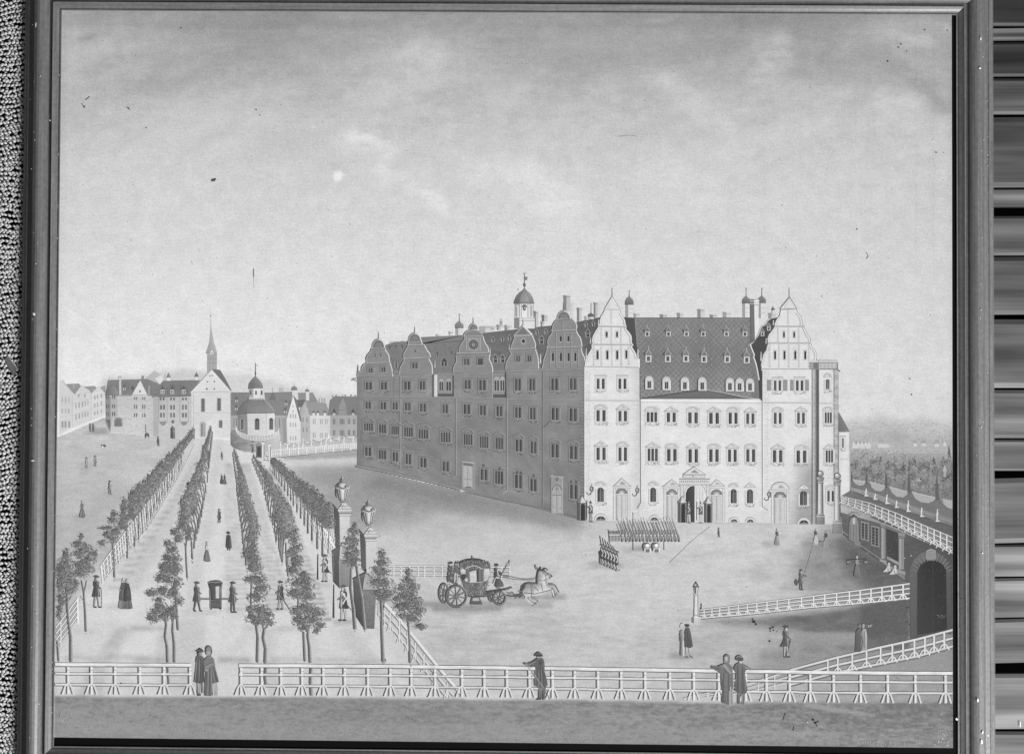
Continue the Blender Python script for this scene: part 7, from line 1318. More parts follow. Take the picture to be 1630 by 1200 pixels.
m.ell(1412, 240, 16, 20, 72, 5).line([(1370, 232), (1340, 246), (1310, 262)], 1.3, 136, 5).ell(1286, 252, 20, 10, 140, 5, 8).line([(1266, 244), (1290, 250)], 1, 70, 6).poly([(1355, 182), (1370, 165), (1392, 146), (1412, 152), (1432, 168), (1438, 184), (1405, 188)], [56, 66, 76, 80, 70, 58, 62], 6).line([(1366, 170), (1400, 158), (1430, 172)], .9, 118, 7).ell(1400, 192, 17, 10, 156, 5).line([(1295, 262), (1360, 345), (1440, 460), (1498, 556)], 1.2, 110, 7).line([(1297, 260), (1362, 343), (1442, 458)], .5, 190, 8).build()
m = M('person', 10, painting, 'shawled woman leaning an arm on the front fence').v('C7')
m.poly([(480, 310), (510, 300), (545, 305), (575, 330), (580, 400), (582, 520), (578, 640), (590, 668), (482, 640), (484, 520), (468, 440), (466, 390), (440, 368), (388, 340), (392, 322), (440, 328)], [112, 116, 120, 112, 104, 100, 110, 112, 86, 84, 90, 92, 96, 100, 104, 104], 1)
for a, b, g in (((500, 380), (496, 630), 76), ((520, 390), (522, 640), 116), ((540, 400), (540, 650), 78), ((560, 500), (562, 665), 186), ((575, 520), (580, 668), 180), ((548, 540), (548, 668), 176), ((508, 420), (506, 620), 112)): m.line([a, b], 1.3, g, 2)
m.poly([(478, 330), (505, 305), (540, 330), (560, 375), (548, 400), (515, 360)], [140, 150, 140, 126, 104, 110], 3).line([(490, 325), (520, 375), (550, 402)], 1, 70, 4).line([(500, 315), (535, 360), (560, 380)], 1, 172, 4).line([(575, 335), (570, 378), (540, 396)], 2, 130, 4).line([(395, 330), (440, 340), (465, 350)], 1.3, 74, 4).line([(400, 326), (445, 330)], 1, 150, 5)
m.poly([(498, 290), (500, 240), (518, 222), (540, 225), (552, 250), (552, 290), (535, 312), (510, 306)], [116, 124, 138, 140, 128, 118, 112, 112], 6).poly([(506, 262), (520, 240), (534, 250), (534, 280), (518, 290)], [176, 190, 186, 170, 166], 7).line([(500, 250), (515, 228), (545, 232), (552, 262)], 1.2, 88, 8).build()
m = M('person', 10, painting, 'man in a broad hat and long coat beside the shawled woman').v('C7')
m.poly([(598, 312), (625, 295), (655, 296), (685, 315), (740, 352), (735, 362), (695, 352), (682, 380), (692, 450), (706, 530), (690, 560), (640, 560), (592, 538), (598, 470), (604, 390), (580, 352)], [100, 108, 110, 112, 124, 116, 104, 100, 104, 100, 92, 96, 86, 90, 92, 100], 1)
for a, b, g in (((622, 320), (615, 535), 72), ((640, 330), (640, 550), 122), ((662, 330), (668, 545), 74), ((680, 400), (690, 540), 124), ((608, 400), (602, 520), 118)): m.line([a, b], 1.2, g, 2)
m.poly([(618, 555), (642, 560), (640, 650), (618, 650)], [112, 124, 100, 84], 0).poly([(652, 560), (680, 556), (676, 655), (652, 652)], [116, 120, 94, 84], 0).line([(656, 570), (658, 645)], 1.1, 170, 1).ell(648, 284, 17, 20, 128, 4).poly([(632, 282), (664, 282), (656, 300), (640, 300)], 190, 5).poly([(598, 268), (604, 245), (625, 230), (650, 234), (668, 252), (670, 270), (635, 276)], [74, 84, 94, 98, 92, 76, 80], 6).line([(600, 268), (635, 277), (670, 270)], 1, 56, 7).line([(606, 250), (630, 236), (660, 248)], .9, 150, 7).line([(680, 330), (720, 350)], 1.1, 160, 3).build()
# court and yard figures
m = M('person', 7, painting, 'woman in a pale cap and man in a dark coat standing below the lamp post').v('C4')
m.poly([(12, 905), (40, 895), (48, 940), (40, 1020), (44, 1115), (12, 1110), (18, 1020), (6, 980)], [110, 170, 180, 176, 170, 84, 92, 96], 1).poly([(36, 985), (46, 985), (52, 1115), (38, 1115)], 206, 2).poly([(12, 880), (16, 848), (38, 840), (50, 858), (46, 890), (26, 900)], [200, 210, 214, 196, 160, 170], 3).line([(8, 930), (20, 980), (16, 1100)], 2, 90, 2)
m.poly([(62, 885), (92, 885), (104, 930), (112, 990), (122, 1028), (100, 1048), (60, 1040), (46, 1040), (50, 980), (44, 960), (54, 905)], [88, 96, 90, 84, 80, 74, 76, 76, 80, 84, 84], 4).line([(64, 1045), (60, 1118)], 1.6, 176, 3).line([(86, 1045), (94, 1085), (108, 1112)], 1.8, 184, 3).line([(56, 1122), (78, 1124)], 1.3, 60, 4).line([(98, 1114), (120, 1132)], 1.3, 60, 4).ell(72, 872, 12, 12, 120, 5).poly([(48, 862), (60, 852), (90, 854), (94, 864), (70, 872)], 66, 6).line([(76, 900), (80, 1030)], .9, 62, 5).line([(104, 940), (118, 1024)], .9, 116, 5).build()
m = man(1251, 1046, 51, 1, 'gentleman in profile leaning on a cane in the sunken yard', 86, 186, build=False, stride=.05, tails=.19); m.line([(1259, 1016), (1255, 1034), (1249, 1047)], 1.3, 110, 8).build()
m = man(1275, 939, 33, 1, 'man in a full coat pointing, a basket on his arm', 100, 112, build=False, stride=.05); m.ell(1267.5, 927, 2.8, 5, 88, 7).line([(1277, 915), (1284, 917.5)], 1.6, 104, 8).build()
man(1144.5, 855, 15, 1, 'small distant figure in a white skirted coat before the portal', 88, 120, arm=0, coat2=190); lady(1237, 868, 26, 1, 'woman in a white apron carrying something across the court', 150, 96)
m = lady(1298.5, 867, 26, 1, 'left one of two people carrying a basket between them', 190, 88, build=False, bonnet=False); m.ell(1307, 865, 5, 4, 130, 8).build()
lady(1315, 872, 28, -1, 'right one of two people carrying a basket between them', 150, 80, bonnet=False)
m = lady(1364, 918, 34, 1, 'woman carrying two buckets on a shoulder yoke', 104, 150, build=False, group=None); m.line([(1349, 891.5), (1362, 890.5), (1380, 890)], .9, 92, 8)
for x in (1350, 1378): m.line([(x-1.5, 891), (x-2, 895)], .6, 80, 8).line([(x+1.5, 891), (x+2, 895)], .6, 80, 8).poly([(x-2.8, 894), (x+2.8, 894), (x+2.2, 899), (x-2.2, 899)], 92, 8).ell(x, 894, 2.8, 1, 160, 9)
m.build()
m = M('person', 7, painting, 'two washerwomen in white seated against the foot of the wall').v('C5')
for x, y in ((575, 400), (625, 420)): m.ell(x, y-12, 10, 12, 214, 3).poly([(x-12, y), (x+8, y), (x+16, y+40), (x-10, y+50), (x-52, y+50), (x-30, y+30)], [200, 206, 180, 190, 196, 206], 2).line([(x-10, y+10), (x-6, y+46)], 1, 110, 4).ell(x+2, y-10, 4, 5, 130, 5)
m.build()
m = M('person', 6, painting, 'dim couple standing before the ramp wall, one dark and one pale').v('C5'); m.poly([(330, 900), (348, 895), (356, 940), (352, 1020), (352, 1084), (304, 1088), (306, 1000), (312, 920)], [92, 100, 96, 90, 84, 78, 80, 86], 1).ell(343, 880, 12, 18, 118, 2).poly([(362, 905), (392, 900), (402, 960), (398, 1074), (358, 1078), (364, 1000), (352, 940)], [150, 176, 170, 160, 150, 112, 130], 3).ell(372, 880, 11, 20, 156, 4).line([(380, 920), (384, 1060)], 1, 110, 4).line([(390, 930), (392, 1060)], 1, 200, 4).build()
m = M('paint_patch', 3, painting, 'lighter roughened dab of paint beside the dim couple').v('C5')
for _ in range(14): m.ell(418+random.gauss(0, 10), 880+random.gauss(0, 8), 6, 4, random.choice((136, 150, 164)), 1, 6)
m.build()
# palace guards
for x, y, lab in ((152, 1150, 'guard standing by the corner sentry box'), (932, 1158, 'left grenadier guarding the portal'), (1026, 1158, 'right grenadier guarding the portal')):
    m = M('person', 7, painting, lab).v('P7'); g = 196 if x > 900 else 150
    m.line([(x-8, y), (x-6, y-75)], 2, g-10, 1).line([(x+10, y), (x+6, y-75)], 2.2, g+10, 1).poly([(x-16, y-62), (x-14, y-120), (x-6, y-132), (x+8, y-132), (x+17, y-118), (x+16, y-60), (x+4, y-68)], [78, 84, 96, 130, 90, 76, 90], 3).line([(x-8, y-128), (x+8, y-100), (x-6, y-82)], 1, 226, 5).ell(x, y-142, 7, 9, 190, 4).poly([(x-8, y-148), (x, y-178), (x+9, y-148)] if x > 900 else [(x-14, y-146), (x, y-166), (x+14, y-146)], 130 if x > 900 else 80, 5).line([(x-14, y-118), (x-32, y-112)], 1.2, 70, 5).line([(x-30, y-165), (x-31, y-20)], 1.0, 72, 4).line([(x-12, y+1), (x+16, y+1)], 1.3, 60, 4).build()
# drill: the ranked company, a marching squad and two kettle drums
for r_, (yt, yb, x0, x1, n, g) in enumerate(((352, 410, 490, 1200, 20, 122), (424, 505, 490, 1225, 17, 104))):
    for i in range(n):
        x = x0+(x1-x0)*i/(n-1)+J(4); p = M('person', 6+r_, painting, 'soldier with a shouldered pike in the %s rank drawn up before the palace' % ('rear', 'front')[r_], group='soldiers in the %s rank' % ('rear', 'front')[r_]).v('C2')
        hgt = yb-yt
        p.poly([(x-10, yb), (x-14, yb-hgt*.55), (x-8, yt+6), (x+6, yt+4), (x+14, yb-hgt*.5), (x+12, yb)], [g-24, g-14, g-10, g+6, g+10, g-10], 2).line([(x-9, yb-hgt*.3), (x+6, yb-2)], 1.3, g-36, 3).line([(x-14, yt+14), (x-18, yb-4)], 1.1, 186, 3).ell(x-2, yt, 5, 6, g-20, 3)
        L_ = random.uniform(225, 275) if r_ else random.uniform(180, 235); p.line([(x+16, yb-4), (x+16-L_*.36, yb-L_*1.0)], (1.0, .6), 100+J(12), 5).line([(x+18, yb-8), (x+18-L_*.34, yb-L_*.95)], .4, 176, 6).build()
for i in range(8):
    x = 332+i*19; p = M('person', 6, painting, 'pale soldier at the thin left end of the company', group='pale soldiers at the left end').v('C2'); p.line([(x, 410), (x-2, 368)], 1.3, 130, 2).line([(x+4, 500), (x+3, 432)], 1.3, 136, 2).line([(x+6, 438), (x+6, 490)], .8, 196, 3).build()
M('flag_pole', 7, painting, 'tallest thin pole planted before the company').v('C2').line([(635, 612), (633, 140)], (.9, .6), 92, 3).ell(634, 138, 6, 8, 80, 4).line([(632, 610), (642, 604)], 1.6, 90, 5).build()
M('flag_pole', 7, painting, 'short thin pole right of the kettle drums').v('C2').line([(1036, 610), (1036, 440)], .8, 92, 3).ell(1036, 610, 5, 5, 80, 4).build()
M('flag_pole', 7, painting, 'short slanting pole with a pennant at the left of the company').v('C2').line([(330, 528), (314, 358)], 1.0, 100, 3).poly([(310, 352), (322, 356), (320, 378), (312, 376)], 84, 4).build()
for x, lab in ((815, 'left one of two kettle drums before the company'), (932, 'right one of two kettle drums before the company')):
    m = M('drum', 7, painting, lab).v('C2'); m.ell(x-28, 575, 36, 56, 104, 1, 14).ell(x-8, 560, 46, 38, 120, 2, 14).ell(x+2, 556, 42, 34, 150, 3, 14).ell(x+6, 553, 26, 23, 236, 4, 12).rect(x-30, 588, x+44, 642, 118, 3).line([(x-28, 590), (x-28, 640)], 1.4, 232, 5).line([(x+40, 588), (x+40, 642)], 1.4, 232, 5).line([(x-30, 594), (x+42, 592)], 1.1, 226, 5).line([(x-34, 545), (x+2, 520), (x+38, 542)], .8, 80, 5).line([(x-58, 560), (x-46, 625)], 1, 72, 3).build()
for i in range(6):
    x = 230+i*38; y = 790+i*17; m = M('person', 8, painting, 'soldier of the small squad marching with shouldered muskets', group='marching squad').v('C2')
    m.line([(x-10, y+2), (x-4, y-80)], (1.6, 2.2), 106, 1).line([(x+26, y+4), (x+10, y-40), (x+2, y-90)], (1.4, 2.4), 176 if i < 4 else 196, 2).line([(x-16, y+4), (x+4, y+6)], 1.3, 54, 3).line([(x+22, y+6), (x+40, y-4)], 1.3, 54, 3)
    m.poly([(x-26, y-70), (x-22, y-160), (x-8, y-215), (x+14, y-215), (x+24, y-160), (x+26, y-70), (x, y-60)], [64, 70, 76, 96, 84, 66, 60], 4).line([(x-12, y-200), (x+16, y-140), (x-2, y-100)], 1.3, 222, 5).line([(x+14, y-180), (x+10, y-80)], .9, 150, 5).ell(x+10, y-226, 12, 13, 150, 5).poly([(x-26, y-238), (x-8, y-252), (x+34, y-240), (x+30, y-228), (x-10, y-230)], 54, 6).line([(x-26, y-240), (x+34, y-236)], .8, 150, 7)
    if i < 6: m.line([(x-6, y-236), (x-26-i*5, y-360+i*10)], 1.0, 84, 3)
    m.build()
m = M('person', 8, painting, 'drummer at the rear of the marching squad').v('C2'); m.ell(203, 652, 14, 22, 66, 4).line([(205, 672), (208, 790)], 2.6, 90, 3).line([(212, 690), (214, 780)], 1.2, 150, 4).build()
# ---------------------------------------------------------------- coach and pair
co = M('coach', 8, painting, 'ornate gilt state coach with high arched roof and glazed sides').v('C1')
co.poly([(325, 215), (330, 185), (400, 160), (500, 148), (580, 160), (650, 185), (695, 212), (705, 250), (692, 330), (680, 400), (650, 560), (600, 600), (440, 600), (400, 560), (370, 470), (330, 380), (318, 300)], [96, 84, 74, 78, 74, 76, 84, 100, 104, 104, 100, 92, 96, 100, 104, 100, 100], 1)
co.line([(322, 205), (340, 185), (400, 162), (500, 150), (580, 160), (650, 185), (700, 215)], 1.6, 54, 3).poly([(445, 310), (530, 285), (535, 430), (450, 440)], [196, 206, 206, 200], 3).poly([(530, 285), (556, 295), (552, 430), (528, 480), (515, 460), (535, 420)], 62, 4).poly([(332, 290), (365, 268), (398, 290), (398, 335), (345, 340)], [190, 224, 210, 180, 176], 3).poly([(630, 275), (690, 268), (694, 330), (665, 420), (625, 425), (612, 380)], [214, 226, 206, 190, 196, 176], 3)
co.poly([(455, 335), (528, 330), (528, 345), (455, 350)], 226, 4).poly([(340, 345), (375, 335), (402, 345), (385, 400), (360, 420), (345, 390)], 58, 4).poly([(385, 400), (415, 380), (430, 430), (395, 425)], 206, 4)
for x, y0, y1 in ((430, 240, 580), (575, 240, 590), (612, 250, 440)): co.line([(x, y0), (x+3, y1)], 1.4, 140, 5).line([(x+6, y0), (x+8, y1)], .8, 64, 5)
for _ in range(520):
    x = random.uniform(335, 690); y = random.choice((random.uniform(170, 275), random.uniform(430, 600)))
    if y > 430 and x > 690-(y-430)*.3: continue
    co.line([(x, y), (x+J(9), y+J(9))], random.uniform(.6, 1.3), random.choice((64, 84, 120, 160, 196, 176)), 5+int(random.random()*2))
co.line([(395, 270), (450, 245), (500, 232), (560, 250), (600, 275)], 1.3, 190, 7).line([(440, 440), (600, 440)], 1.5, 190, 7).line([(440, 448), (600, 448)], .9, 66, 7)
for x, y in ((310, 200), (392, 200), (550, 200), (682, 205), (480, 135)): co.line([(x, y+14), (x, y-22)], 1.6, 92, 6).ell(x, y-8, 7, 9, 128, 7)
co.poly([(400, 598), (660, 578), (730, 560), (730, 600), (620, 622), (410, 618)], 92, 2).line([(390, 606), (600, 614), (735, 590)], 1.4, 70, 4).line([(640, 560), (750, 545), (900, 520), (970, 500)], 2.2, 70, 4).poly([(860, 545), (905, 510), (975, 495), (930, 530)], 108, 5)
co.poly([(470, 622), (570, 620), (605, 706), (450, 706)], [92, 96, 88, 84], 2).poly([(488, 632), (560, 630), (568, 668), (482, 668)], 176, 3).line([(452, 704), (604, 704)], 1.4, 60, 4).line([(478, 676), (574, 676)], 1.1, 64, 4); coo = co.build()
def wheel(cx, cy, r, rx, back=False, ns=10):
    m = M('wheel', 7 if back else 8, coo).v('C1'); k = rx/r
    m.ring(cx, cy, rx, r, 2.0 if not back else 1.6, 74, 6, n=30).ring(cx+2, cy, rx-9, r-9, 1.0, 128, 7, n=30).ring(cx+2, cy, rx-16, r-16, .8, 66, 6, n=26).ring(cx+4, cy, rx+1, r+1, .7, 176, 8, -70, 70, n=14)
    for i in range(ns):
        a = i*2*math.pi/ns+.2; m.line([(cx+10*math.cos(a), cy+10*math.sin(a)), (cx+(rx-12)*math.cos(a), cy+(r-12)*math.sin(a))], 1.3, 78, 5).line([(cx+12*math.cos(a), cy+10*math.sin(a)-3), (cx+(rx-14)*math.cos(a), cy+(r-14)*math.sin(a)-3)], .5, 150, 6)
    m.ell(cx, cy, 15, 15, 84, 7).ell(cx+2, cy-1, 7, 7, 180, 8); m.build()
wheel(130, 572, 122, 66, True, 8); wheel(715, 610, 66, 38, True, 6); wheel(284, 612, 136, 130); wheel(815, 632, 84, 82, ns=8)
m = M('person', 9, painting, 'two footmen in tricornes standing behind the coach body').v('C1'); m.poly([(182, 230), (235, 225), (248, 300), (238, 450), (172, 430), (166, 380), (180, 300)], [84, 96, 100, 92, 84, 80, 78], 1).poly([(262, 225), (305, 215), (318, 300), (305, 460), (240, 460), (250, 330)], [100, 110, 100, 92, 90, 92], 2)
for _ in range(90): x = random.uniform(180, 310); y = random.uniform(235, 480); m.line([(x, y), (x+J(6), y+random.uniform(4, 18))], 1, random.choice((66, 120, 150, 176)), 3)
m.ell(212, 218, 18, 18, 176, 4).ell(280, 215, 14, 16, 150, 4).poly([(172, 210), (195, 192), (238, 188), (248, 202), (210, 208)], 54, 5).poly([(262, 208), (282, 180), (304, 200)], 66, 5).line([(272, 320), (262, 440)], 1.6, 200, 5).line([(295, 330), (300, 450)], 1.6, 190, 5).build()
m = M('person', 9, painting, 'coachman on the box holding a whip and the reins').v('C1'); m.poly([(752, 265), (790, 260), (800, 320), (830, 340), (815, 380), (780, 400), (745, 380), (756, 320)], [70, 92, 88, 96, 90, 84, 66, 66], 2).ell(778, 245, 16, 18, 160, 3).poly([(752, 232), (762, 214), (806, 214), (802, 232), (778, 238)], 56, 4).line([(790, 280), (800, 350), (825, 362)], 1.8, 190, 4).poly([(805, 300), (832, 310), (838, 345), (812, 350)], 84, 4).line([(762, 400), (740, 460)], 1.8, 196, 3).line([(830, 385), (862, 430), (892, 490)], 1.9, 206, 3).poly([(775, 405), (840, 400), (870, 490), (800, 500), (755, 490)], [84, 96, 104, 92, 70], 2).line([(820, 375), (945, 165)], (1.1, .7), 72, 5).line([(945, 165), (935, 210), (940, 225)], .5, 88, 5).ell(800, 505, 26, 16, 128, 3).ell(790, 380, 24, 9, 206, 4)
m.line([(835, 355), (920, 360), (1050, 390), (1140, 400), (1300, 388)], .7, 92, 4).line([(850, 375), (950, 395), (1070, 412), (1250, 412)], .6, 96, 4).build()
def horse(dx, dy, g, layer, lab, near):
    m = M('horse', layer, painting, lab).v('C1'); q = lambda L: [(x+dx, y+dy) for x, y in L]
    m.poly(q([(1085, 530), (1080, 490), (1105, 462), (1160, 452), (1240, 458), (1275, 440), (1282, 380), (1290, 300), (1312, 290), (1345, 300), (1385, 335), (1440, 360), (1450, 378), (1430, 392), (1395, 385), (1370, 392), (1390, 470), (1410, 500), (1440, 520), (1400, 555), (1300, 590), (1210, 600), (1140, 610), (1110, 580)]), [g-60, g-70, g-60, g-50, g-40, g-60, g-90, g-80, g-40, g, g+14, g-20, g-70, g-20, g+14, g+26, g+26, g+22, g+10, g+4, g+14, g+20, g+10, g-40], 2)
    m.line(q([(1390, 500), (1440, 512), (1470, 540), (1482, 580), (1490, 620)]), (3.2, 1.5), g+10, 4).line(q([(1400, 480), (1450, 478), (1490, 500), (1510, 540), (1528, 575)]), (3.0, 1.4), g-26, 3).line(q([(1150, 590), (1140, 630), (1180, 670), (1215, 700), (1238, 720)]), (4.6, 1.4), g, 4).line(q([(1190, 600), (1190, 635), (1240, 660), (1268, 690)]), (3.4, 1.3), g-10, 3)
    for p in ((1487, 612), (1524, 568), (1228, 716), (1266, 686)): m.ell(p[0]+dx, p[1]+dy, 9, 7, 60, 5)
    m.line(q([(1278, 455), (1276, 380), (1290, 300), (1300, 262)]), (2.4, 1.4), 76, 4).line(q([(1300, 300), (1300, 262)]), 1.6, 70, 5).line(q([(1330, 290), (1360, 282), (1390, 300)]), 1.8, 76, 5).ell(1392+dx, 346+dy, 7, 5, 48, 6).ell(1436+dx, 376+dy, 8, 8, 52, 6).line(q([(1390, 385), (1380, 340), (1345, 305)]), .9, 84, 6)
    m.line(q([(1120, 560), (1250, 575), (1400, 540), (1470, 520)]), 1.2, 84, 5).line(q([(1205, 462), (1210, 600)]), 1.2, 92, 5).line(q([(1225, 462), (1232, 590)]), .8, 96, 5).line(q([(1240, 480), (1300, 540)]), 1.1, 96, 5).line(q([(1330, 440), (1350, 540)]), 1.0, 96, 5).line(q([(1280, 410), (1385, 410)]), .9, 96, 5)
    m.poly(q([(1080, 520), (1095, 470), (1140, 456), (1130, 500), (1100, 540), (1105, 600)]), [66, 70, 84, 100, 90, 72], 4)
    for _ in range(26): x = 1075+random.uniform(-18, 22)+dx; y = 540+random.uniform(-10, 80)+dy; m.line([(x, y), (x-6, y+18)], .9, random.choice((84, 104, 130)), 3)
    return m
m = horse(24, -14, 150, 8, 'far dark maned horse of the galloping pair', False); m.line([(1272, 280), (1256, 245), (1262, 225)], 1.7, 96, 5).line([(1280, 270), (1290, 255)], 1.2, 130, 5).build()
m = horse(0, 6, 196, 9, 'near white horse of the galloping pair', True); m.line([(905, 560), (940, 580), (980, 560), (1000, 600), (1040, 590), (1120, 600)], 1.2, 92, 3).line([(900, 600), (960, 610), (1100, 610)], 1.2, 84, 3).line([(1010, 640), (1060, 600), (1110, 640)], 1, 104, 3).build()
# ---------------------------------------------------------------- age of the canvas: losses, dust, scratches and the signature
m = M('paint_losses', 3.4, painting, 'dark specks, flakes and scratches scattered over the paint', kind='stuff')
for _ in range(330):
    x = random.uniform(104, 1510); y = random.uniform(30, 1170); m.ell(x, y, random.uniform(.4, .9), random.uniform(.4, .7), random.choice((130, 150, 110, 165)) if y < 700 else random.choice((80, 110, 220)), int(random.random()*4), 5)
for x, y, r, g in ((340, 287, 3, 80), (1413, 98, 1.6, 60), (1434, 71, 1.4, 60), (1472, 48, 1.3, 76), (1430, 76, 1.3, 60), (1443, 82, 1, 60), (1508, 49, 1.2, 80), (1490, 243, 1.4, 90), (1364, 365, 1.2, 50), (135, 170, 1.3, 90), (205, 173, 1.6, 90), (233, 204, 1.2, 70), (288, 45, 1.2, 70), (408, 175, 1.2, 70), (414, 184, 1, 70), (837, 18, 1.5, 60), (300, 770, 3, 60), (1225, 1020, 1.8, 50), (1451, 628, 1.3, 60), (1448, 603, 1.2, 70), (1258, 1096, 1.3, 40), (680, 1108, 1, 50), (193, 1087, 1.2, 50), (825, 461, 1, 90), (1308, 472, 1, 70)):
    m.ell(x, y, r, r*.8, g, 5, 7)
m.line([(336, 288), (344, 285)], 2.2, 84, 6).line([(404, 428), (404, 441)], 1.3, 125, 6).line([(404, 441), (405, 460)], .5, 196, 6).line([(130, 165), (135, 173)], 1, 90, 6).line([(136, 160), (143, 154)], 1, 90, 6).line([(202, 171), (207, 175)], 1, 80, 6).line([(1379, 402), (1382, 408), (1379, 412)], .8, 80, 6)
for x, y, r in ((1200, 989, 3), (1203, 993, 2), (1198, 985, 1.6), (1226, 1000, 2), (1230, 998, 2), (1226, 1004, 1.4), (1231, 1003, 1.4), (1237, 1005, 1), (1294, 1145, 2.4), (1298, 1150, 2.6), (1302, 1148, 1.6), (1300, 1154, 1.4), (1115, 972, 1.6), (1116, 962, 1.2), (1115.5, 968, 1.4)): m.ell(x, y, r, r*.7, 44, 7, 6)
m.line([(1116.5, 960), (1115.5, 973)], 1.3, 44, 7).line([(1250, 1134), (1246, 1146)], .9, 70, 7).line([(1264, 1156), (1262, 1162)], 1, 60, 7)
m.line([(1065, 896), (1080, 882), (1100, 862), (1130, 838)], .45, 140, 7).line([(1293, 869), (1286, 896), (1280, 912)], .45, 130, 7).line([(98, 486), (140, 515), (165, 545), (190, 565)], (1.1, .5), 244, 7).line([(1333, 816), (1342, 822)], .8, 100, 7).line([(985, 218), (1000, 216), (1016, 218)], .5, 160, 7)
for x, y, r in ((1285, 1149, 2.2), (1268, 1122, 1.3), (1158, 1166, 1.6), (870, 1163, 1.8), (690, 1126, 1.4), (1498, 1136, 1.6), (1505, 1158, 1.5), (1500, 1175, 2.2), (1494, 1180, 1.6), (1508, 1186, 2), (1488, 1184, 1.6), (1509, 1180, 1.4), (1503, 1170, 1.4), (1512, 1165, 1.4), (1440, 888, 1.6), (1450, 884, 1.8)): m.ell(x, y, r*.62, r*.5, 206, 8, 6)
for _ in range(34): x = 1500+random.gauss(0, 9); y = 1176+random.gauss(0, 8); (m.ell(min(x, 1514), min(y, 1187), .8, .6, random.choice((160, 180, 206)), 8, 5))
m.ring(105, 1138, 9, 11, .7, 176, 7, 0, 330).line([(98, 1146), (106, 1140), (112, 1146), (106, 1150)], .7, 176, 8)
for k in range(26): m.ell(235+random.gauss(0, 2.4)+k*.15, 1108+k*1.4, .6, .7, 184, 8, 5)
m.build()
m = M('signature', 2, painting, 'faint pale painted signature at the lower right corner').v('0')
def glyph(s, x, y): [m.line([(x+a*1.15, y+b*1.15) for a, b in st], 1.0, 162, 4) for st in s]
glyph([[(7, -9), (3, -10), (0, -6), (1, -2), (5, -2)]], 1364, 1185); glyph([[(0, -4), (3, 0), (6, -5)], [(8, -5), (9, 0)], [(9, -8), (9.5, -7)]], 1372, 1184); glyph([[(0, -5), (0, 0), (3, 0), (4, -5), (5, 0)]], 1385, 1184)
glyph([[(3, -10), (0, 0), (2, 1)], [(-1, -6), (5, -6)]], 1396, 1186); glyph([[(0, 0), (1, -4), (4, -3), (3, 0)], [(6, -4), (7, 0)]], 1402, 1186); glyph([[(3, -8), (0, 2)], [(2, -3), (6, -5)], [(2, -2), (6, 1)], [(9, -3), (9, 1), (11, 1)]], 1414, 1186)
glyph([[(0, 1), (5, 1)], [(8, -6), (8, 1), (12, 0)], [(15, -3), (13, 0), (16, 1), (17, -3)], [(20, 1), (20, -3), (22, -4)]], 1430, 1187); glyph([[(4, -9), (4, 1)], [(4, -3), (0, -2), (1, 1), (4, 1)], [(8, -8), (7, 1), (9, 1)], [(5, -4), (11, -4)]], 1454, 1187)
for st in (((1420, 1174), (1440, 1171), (1456, 1176)), ((1366, 1181), (1386, 1178))): m.line(st, .8, 158, 4)
m.build()
# ---------------------------------------------------------------- coarse cloth on the left
cm, n, l, b = nmat('coarse_yarn'); tc = N(n, 'ShaderNodeTexCoord'); n1 = N(n, 'ShaderNodeTexNoise'); n1.inputs['Scale'].default_value = 700; n1.inputs['Detail'].default_value = 2
mp = N(n, 'ShaderNodeMapRange'); mp.inputs[1].default_value = .3; mp.inputs[2].default_value = .7; mp.inputs[3].default_value = .34; mp.inputs[4].default_value = .85
l.new(tc.outputs['Object'], n1.inputs['Vector']); l.new(n1.outputs[0], mp.inputs[0]); l.new(mp.outputs[0], b.inputs['Base Color']); b.inputs['Roughness'].default_value = .95; b.inputs['Specular IOR Level'].default_value = .05
V = []; F = []
def tuft(cx, cy, dx, dy, r, hgt, base):
    """short twisted stitch of yarn lying along (dx, dy), in mm about (cx, cy)"""
    L_ = math.hypot(dx, dy); ux, uy = dx/L_, dy/L_; n0 = len(V); S_, K = 5, 6
    for i in range(S_+1):
        t = i/S_*2-1; rr = r*math.sqrt(max(0, 1-t**4))+.05; z = base+hgt*(1-t*t)
        for k in range(K):
            a = k*2*math.pi/K; o = rr*math.cos(a); h = rr*.8*math.sin(a)
            V.append(((cx+ux*t*L_/2-uy*o)/1000, -(z+h)/1000, (cy+uy*t*L_/2+ux*o)/1000))
    for i in range(S_):
        for k in range(K): a = n0+i*K+k; c_ = n0+i*K+(k+1) % K; F.append((a, c_, c_+K, a+K))
ctl = P(np.array([-14.0]), np.array([-14.0]), -0.006)[0]; cbr = P(np.array([50.0]), np.array([1214.0]), -0.006)[0]
X0, Y0 = ctl[0]*1000, ctl[2]*1000; Y1 = cbr[2]*1000
y = Y0; row_i = 0
while y > Y1:
    u = (Y0-y)/1228; amp = math.sin(u*23)*1.5; x = X0-60+(row_i % 2)*2.2+amp
    lean = .5+.5*math.sin(u*11+1.3)
    while x < X0+72:
        s_ = 1 if lean > .55 else -1
        yy = y+1.6*math.sin(x*.11+u*30)+lean*(x-X0)*.18
        tuft(x+random.gauss(0, .5), yy+random.gauss(0, .5), 6.2, s_*(3.6+random.gauss(0, .9)), 2.15+random.gauss(0, .2), .9, -7+random.gauss(0, .6))
        if random.random() < .75: tuft(x+3+random.gauss(0, .5), yy-3.9+random.gauss(0, .5), 5.4, -s_*3.2+random.gauss(0, .8), 1.5, .8, -8.2+random.gauss(0, .5))
        x += 6.2+random.gauss(0, .25)
    y -= 8.2; row_i += 1
cl = bpy.data.objects.new('wall_cloth', None)
me = bpy.data.meshes.new('wall_cloth'); me.from_pydata(V, [], F); me.materials.append(cm); me.polygons.foreach_set('use_smooth', [True]*len(F)); me.update()
cl = bpy.data.objects.new('wall_cloth', me); sc.collection.objects.link(cl)
tag(cl, 'coarse knitted cloth hanging behind the left edge of the painting frame', 'cloth')
